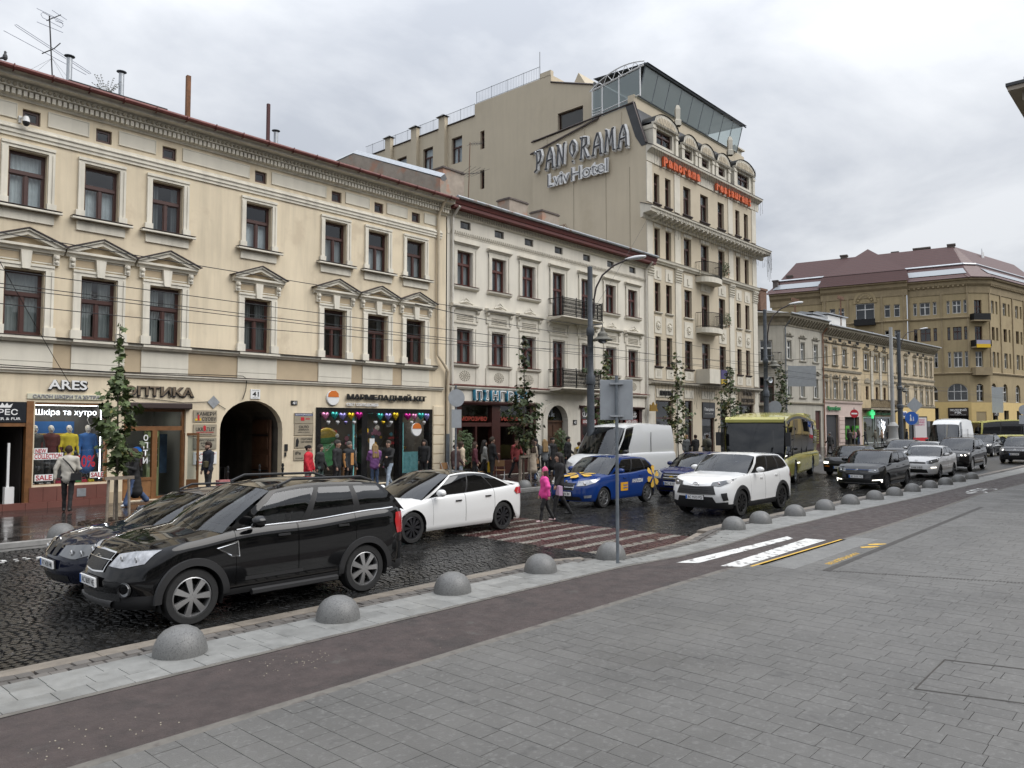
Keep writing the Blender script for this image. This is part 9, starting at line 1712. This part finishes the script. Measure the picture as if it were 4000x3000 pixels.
def lamp_post(x, y, ztop, label, arm=1.6, lant=True, ad=(.67,-.74), r0=.13):
 L_ = thing("street_lamp", label, "street lamp", (x,y,.12)); M_lp = mat("dark_cast_iron", (.075,.085,.098), .5, .4, var=.25, vscale=5, streak=.3)
 obj("pole", MB().lathe([(r0*1.7,0),(r0*1.7,.5),(r0*1.2,.6),(r0*1.15,4.0),(r0*1.5,4.05),(r0*1.5,4.35),(r0,4.45),(r0*.95,6.0),(r0*1.25,6.05),(r0*1.25,6.3),(r0*.85,6.4),(r0*.8,ztop-.05),(0,ztop)], 14), M_lp, L_, smooth=40)
 ax_, ay_ = ad; P = [(.14+.0,7.0),(.16,7.6),(.25,8.1),(.5,8.6),(.95,9.0),(arm,9.3)]; P = [(a*ax_, a*ay_, z*ztop/9) for a, z in P]; obj("arm", MB().tube(P, .038, 7).tube([(0,0,P[0][2]+.1),(P[0][0]*1.2,P[0][1]*1.2,P[0][2]+.1)], .025, 5).tube([(0,0,P[1][2]),(P[1][0]*1.2,P[1][1]*1.2,P[1][2])], .025, 5), mat("rust_brown_iron", (.03,.02,.02), .5), L_, smooth=40)
 hx, hy, hz = P[-1]; hd = MB().lathe([(0,-.38),(.1,-.34),(.15,-.15),(.16,.1),(.1,.36),(.04,.5),(0,.52)], 10, ax='x'); hd.v = [(v[0], v[1], v[2]*.55) for v in hd.v]; ho = obj("lamp_head", hd, mat("lamp_white_shell", (.6,.61,.62), .35), L_, (hx+.35*ax_, hy+.35*ay_, hz+.05), (0,R(8),math.atan2(-ay_,-ax_)), smooth=60)
 if lant:
  lx, ly = .5*ax_, .5*ay_; lo_ = obj("lantern_bracket", MB().tube([(0,0,6.45),(lx,ly,6.5)], .025, 5).tube([(lx,ly,6.5),(lx,ly,6.2)], .018, 5), M_lp, L_); obj("lantern_shade", MB().lathe([(0,.35),(.06,.33),(.08,.2),(.2,.1),(.22,-.02),(.42,-.14),(.42,-.17),(0,-.12)], 16, (lx,ly,6.0)), mat("verdigris_shade", (.13,.125,.105), .5, .3, var=.2, vscale=6), L_, smooth=30); obj("lantern_bowl", MB().lathe([(.22,-.14),(.2,-.22),(.1,-.29),(0,-.31)], 12, (lx,ly,6.0)), M_lampd, L_, smooth=True)
 return L_
lamp_post(25.3,18.6,8.9,"dark street lamp with curved arm and hanging lantern before the white house"); lamp_post(44.1,19.5,9.3,"second dark street lamp with hanging lantern right of the hotel"); lamp_post(87.0,23.9,12.0,"farthest dark street lamp beside the concrete column",2.4,r0=.22)
l_ = thing("loudspeaker", "grey horn loudspeaker on the second street lamp", "loudspeaker", (44.0,19.3,5.15)); [obj("horn", MB().lathe([(.05,.2),(.08,.05),(.2,-.15),(.19,-.17),(.03,.0)], 14, (dx,0,0), 'y'), M_steel, l_, (0,0,0), (0,0,a), smooth=50) for dx, a in ((0,R(-20)),(.15,R(35)))]
ccol = thing("concrete_column", "pale concrete tram pole with ornate base next to the farthest lamp", "column", (85.8,24.3,.12)); obj("shaft", MB().lathe([(.2,0),(.17,12.5),(0,12.5)], 10), mat("pole_concrete", (.36,.36,.35), .8, var=.1), ccol); obj("base", MB().lathe([(.75,0),(.75,.6),(.5,.9),(.45,1.9),(.55,2.2),(.3,2.5),(.2,2.6)], 12), mat("pole_concrete"), ccol, smooth=30)
b_ = thing("poster_stand", "red-based poster stand with pink lettering before the distant crowd", "billboard", (99.5,25.2,.12), R(-25)); obj("frame", MB().box(-1.2,1.2,0,.25,0,3.3), M_black, b_); obj("poster", MB().box(-1.05,1.05,-.02,0,.8,3.15), mat("poster_white", (.62,.58,.57), .5), b_); obj("red_base", MB().box(-1.2,1.2,-.03,0,.0,.8), M_red, b_); [text("poster_text", s_, mat("poster_pink",(.5,.08,.2),.5), -.1, -.03, z, 1.6, .22, b_, bold=.03) for s_, z in (("ОТРИМАЙ",2.9),("ЛІКАРНЮ",2.6),("КОМФОРТУ",2.3))]
d = thing("hanging_sign", "blank grey rectangular panel hung on wires before the grey house", "sign", (45.8,18.0,5.4), R(-48)); obj("panel", MB().box(-.85,.85,-.02,.02,-.62,.62), M_back, d)
cs_ = [(14.2,20.5),(13.0,24.35),(14.0,24.4),(14.75,24.4)]
for i, (x, y) in enumerate(((12.5,23.9),(13.75,24.1),(14.7,24.2))): tag(obj("iron_bollard", MB().lathe([(.06,0),(.06,.12),(.035,.16),(.035,.8),(.055,.84),(.03,.9),(.05,.96),(.03,1.04),(0,1.05)], 10), M_iron, None, (x,y,.12), smooth=40), "slim black iron bollard before the archway, %s" % ("left","middle","right")[i] if i else "slim black iron bollard beside the pink suitcase", "bollard")
def cafe_chair(x, y, rz, label):
 c = thing("cafe_chair", label, "chair", (x,y,.12), rz, "cafe chairs before the restaurant"); m_ = mat("chair_wood", (.3,.17,.08), .6); obj("seat", MB().box(-.2,.2,-.2,.2,.44,.46), m_, c); obj("backrest", MB().box(-.2,.2,.18,.2,.62,.88), m_, c); [obj("leg", MB().tube([(sx*.18,sy*.22,0),(sx*.17,-sy*.05,.44),(sx*.18,.2,.9) if sy > 0 else (sx*.17,-sy*.18,.45)], .012, 5), M_steel, c) for sx in (-1,1) for sy in (-1,1)]
for i, (x, y) in enumerate(((20.9,22.4),(22.6,22.4),(24.1,22.5),(26.6,22.8))): cafe_chair(x, y, i*1.1, "folding wooden cafe chair, %s before the restaurant" % ("first","second","third","fourth")[i])
for x, y, w in ((23.5,24.1,"left"),(30.75,24.5,"right")):
 q = thing("potted_shrub", "bushy potted shrub at the %s of the restaurant front" % w, "plant", (x,y,.12)); obj("pot", MB().lathe([(.2,0),(.28,.45),(.24,.45),(0,.4)], 12), M_black, q); b = MB(); bush(b, (0,0,1.35), .5,.5,.85,700,.09); obj("foliage", b, M_leafd, q, kind="stuff")
# ---------------- young maples
M_leaf = mat("maple_leaf", (.068,.095,.034), .5, isl=.35, spec=.35); M_leafy = mat("yellowing_maple_leaf", (.14,.13,.035), .5, isl=.35); M_bark = mat("young_bark", (.1,.085,.065), .9, var=.3, vscale=12)
LEAF = [(0,-.5),(.18,-.28),(.5,-.2),(.36,.02),(.48,.3),(.2,.24),(0,.55),(-.2,.24),(-.48,.3),(-.36,.02),(-.5,-.2),(-.18,-.28)]
def maple(x, y, h, prof, n, label, yel=.05, stake=True, seed=1, ls=.17, r0=.035):
 rg = random.Random(seed); t = thing("young_maple", label, "tree", (x,y,.12)); lx = .06*rg.uniform(-1,1); trunk = [(0,0,-.1),(lx*.4,.02,h*.3),(lx,0,h*.6),(lx*.7,.03,h*.97)]; obj("trunk", MB().tube(trunk, [r0,r0*.85,r0*.55,.008], 8), M_bark, t, smooth=60)
 bq = MB(); lf = MB(); zs = [p[0] for p in prof]; rs = [p[1] for p in prof]
 tips = []
 for k in range(46): z = zs[0]+(zs[-1]-zs[0])*((k+rg.random())/46)**1.15; r_ = float(np.interp(z, zs, rs))*rg.uniform(.55,1.1); a = k*2.4+rg.gauss(0,.3); e_ = (r_*math.cos(a)+lx*.6, r_*math.sin(a), z+.25*r_); m_ = (r_*.5*math.cos(a)+lx*.6, r_*.5*math.sin(a), z+.05); bq.tube([(lx*.6,0,z-.15*r_),m_,e_], [.011,.007,.003], 4); tips.append((m_, e_, r_))
 obj("branches", bq, M_bark, t); wt = [q[2]+.02 for q in tips]
 for k in range(n):
  m_, e_, r_ = rg.choices(tips, wt)[0]; f_ = rg.uniform(-.3,1.1); sg2 = .035+.09*min(r_,.8); c = Vector([m_[i]+(e_[i]-m_[i])*f_+rg.gauss(0,sg2) for i in range(3)]); a = math.atan2(e_[1],e_[0]); nrm = Vector((math.cos(a)*.6+rg.gauss(0,.45), math.sin(a)*.6+rg.gauss(0,.45), .7+rg.gauss(0,.35))).normalized(); u = nrm.orthogonal().normalized(); u.rotate(Matrix.Rotation(rg.uniform(0,6.28),3,nrm)); w = nrm.cross(u); s_ = ls*rg.uniform(.55,1.3)
  o_ = len(lf.v); lf.v += [tuple(c+u*(p[0]*s_)+w*(p[1]*s_)+nrm*(-.25*s_*(abs(p[0])*1.2+abs(p[1])*.5))) for p in LEAF]; lf.f.append(tuple(range(o_,o_+12))); lf.m.append(1 if rg.random() < yel else 0)
 obj("crown", lf, [M_leaf, M_leafy], t)
 if stake:
  st = thing("tree_stake", "wooden stake frame around " + label.split(" ", 1)[1][:40].rsplit(" ",1)[0] if False else stake, "tree stake", (x,y,.12)); [obj("stake", MB().tube([(.3*math.cos(a),.3*math.sin(a),-.05),(.26*math.cos(a),.26*math.sin(a),1.08)], .035, 6), M_wood, st) for a in (R(200),R(320),R(80))]; obj("crossbar", MB().box(-.36,.33,-.19,-.13,1.04,1.12), M_wood, st); obj("crossbar", MB().box(-.34,.3,-.13,.3,1.12,1.15) if False else MB().tube([(.28*math.cos(R(80)),.28*math.sin(R(80)),1.08),(0,-.16,1.08)], .03, 5), M_wood, st)
maple(7.7,20.3,5.0,((1.15,.2),(1.5,.52),(2.3,.62),(2.9,.52),(3.3,.3),(3.7,.12),(4.95,.05)),680,"young maple with dense dark crown before the leather shop",.03,"weathered three-post stake frame around the leather shop maple",1)
maple(23.9,21.0,6.1,((1.35,.3),(1.8,.75),(2.6,.95),(3.3,.6),(3.9,.3),(4.6,.14),(5.3,.28),(6.05,.1)),850,"young maple with wide crown before the restaurant sign",.12,"grey three-post stake frame around the restaurant maple",2,ls=.16)
maple(36.4,21.0,6.3,((1.4,.4),(2.2,.9),(3.0,.85),(3.8,.5),(4.5,.3),(5.4,.45),(6.2,.12)),520,"young maple with yellowing top left on the hotel front",.3,None,3,ls=.18); maple(42.5,21.0,5.9,((2.2,.7),(3.0,1.1),(3.6,1.0),(4.4,.5),(5.8,.2)),520,"young maple before the hotel entrance above the bus",.1,None,4,ls=.2)
maple(29.8,21.0,6.0,((2.2,.6),(2.9,.9),(3.5,.7),(4.2,.25),(5.0,.3),(5.9,.1)),650,"young maple half hidden behind the sign plate and lamp post",.2,None,5,ls=.17); maple(57.0,24.0,7.2,((3.0,.5),(4.5,.7),(6.0,.5),(7.1,.15)),500,"slender young maple before the grey house",.1,None,6,ls=.2)
b = MB(); random.seed(9)
for _ in range(500): a, r_ = random.uniform(0,6.28), random.random()**.5*.9; b.box(*(lambda q, cx_, cy_: (cx_-q,cx_+q,cy_-q*.7,cy_+q*.7,.12,.125+q*.6))(random.uniform(.015,.04), 7.9+r_*math.cos(a)*1.2, 20.2+r_*math.sin(a)))
tag(obj("bark_mulch", b, mat("mulch", (.045,.028,.018), .9, isl=.4), None, kind="stuff"), "dark bark chips around the leather shop maple", "mulch")
# ---------------- overhead wires
def wire(pts, label, r0=.0065, sag=.12):
 P = []
 for a, c in zip(pts, pts[1:]):
  for t in np.linspace(0,1,9)[:-1]: P.append((a[0]+(c[0]-a[0])*t, a[1]+(c[1]-a[1])*t, a[2]+(c[2]-a[2])*t - sag*4*t*(1-t)))
 tag(obj("overhead_wire", MB().tube(P+[pts[-1]], r0, 4), M_iron, None), label, "wire")
wire([(-4,15,5.9),(25.3,18.4,6.5),(44,19.3,6.6)], "uppermost overhead wire crossing the cream facade", .009); wire([(-3,13,4.9),(25,13,4.8),(60,13,5.0),(110,16,5.6)], "upper trolley wire over the middle lane"); wire([(-3,13,4.7),(25,13,4.6),(60,13,4.8),(110,15.6,5.4)], "middle trolley wire over the middle lane"); wire([(-3,13.5,4.72),(25,13.5,4.62),(60,13.5,4.8),(110,16.2,5.4)], "lower trolley wire over the middle lane")
wire([(-3,16,4.9),(10.8,16,4.75),(25.3,18.5,5.6)], "thin wire rising to the first street lamp", .008); wire([(25.3,18.6,5.7),(44.1,19.5,6.2),(86,24,7.5)], "span wire between the street lamps", .01); wire([(25.3,18.6,7.0),(40.2,25,15.4)], "diagonal wire from first lamp to the hotel cornice", .008); wire([(9,10.5,4.7),(25.3,18.6,6.2)], "cross span wire over the road to the first lamp", .008); wire([(30,10,5.2),(44.1,19.5,6.4)], "cross span wire over the road to the second lamp", .01); wire([(1.5,12,7.6),(5.8,18,3.4)], "slack wire hanging at the left edge", .007)
# ================= WHAT THE CARS MIRROR: the far side of the plaza behind the camera =================
ob = thing("plaza_building", "long stone building across the plaza, mirrored in the car windows", "building", (-45,-46,0)); M_ob = mat("plaza_stone", (.3,.27,.22), .85, var=.1)
obj("wall", MB().box(0,110,-14,0,0,15), M_ob, ob); obj("roof", MB().px([(.8,15),(-7,19),(-14.8,15)], -.8, 110.8), M_slate, ob); wq = MB().box(-.7,.7,-.1,.12,0,2.2).mesh("window")
for k in range(34):
 for z in (2,6,10.5): obj("window", wq, M_dark, ob, (2.5+k*3.15,0,z))
b = MB(); random.seed(31)
for k in range(13):
 cx_, cy_ = -38+k*7.2+random.uniform(-1,1), -30+random.uniform(-2,2); b.tube([(cx_,cy_,0),(cx_,cy_,5)], .22, 6, 1)
 for j in range(5): bush(b, (cx_+random.gauss(0,1.3), cy_+random.gauss(0,1.3), random.uniform(5,9)), 2.0,2.0,1.8,150,.35)
tag(obj("tree_row", b, [M_leafd, M_bark], None, kind="stuff"), "row of plaza trees mirrored in the car windows", "trees")
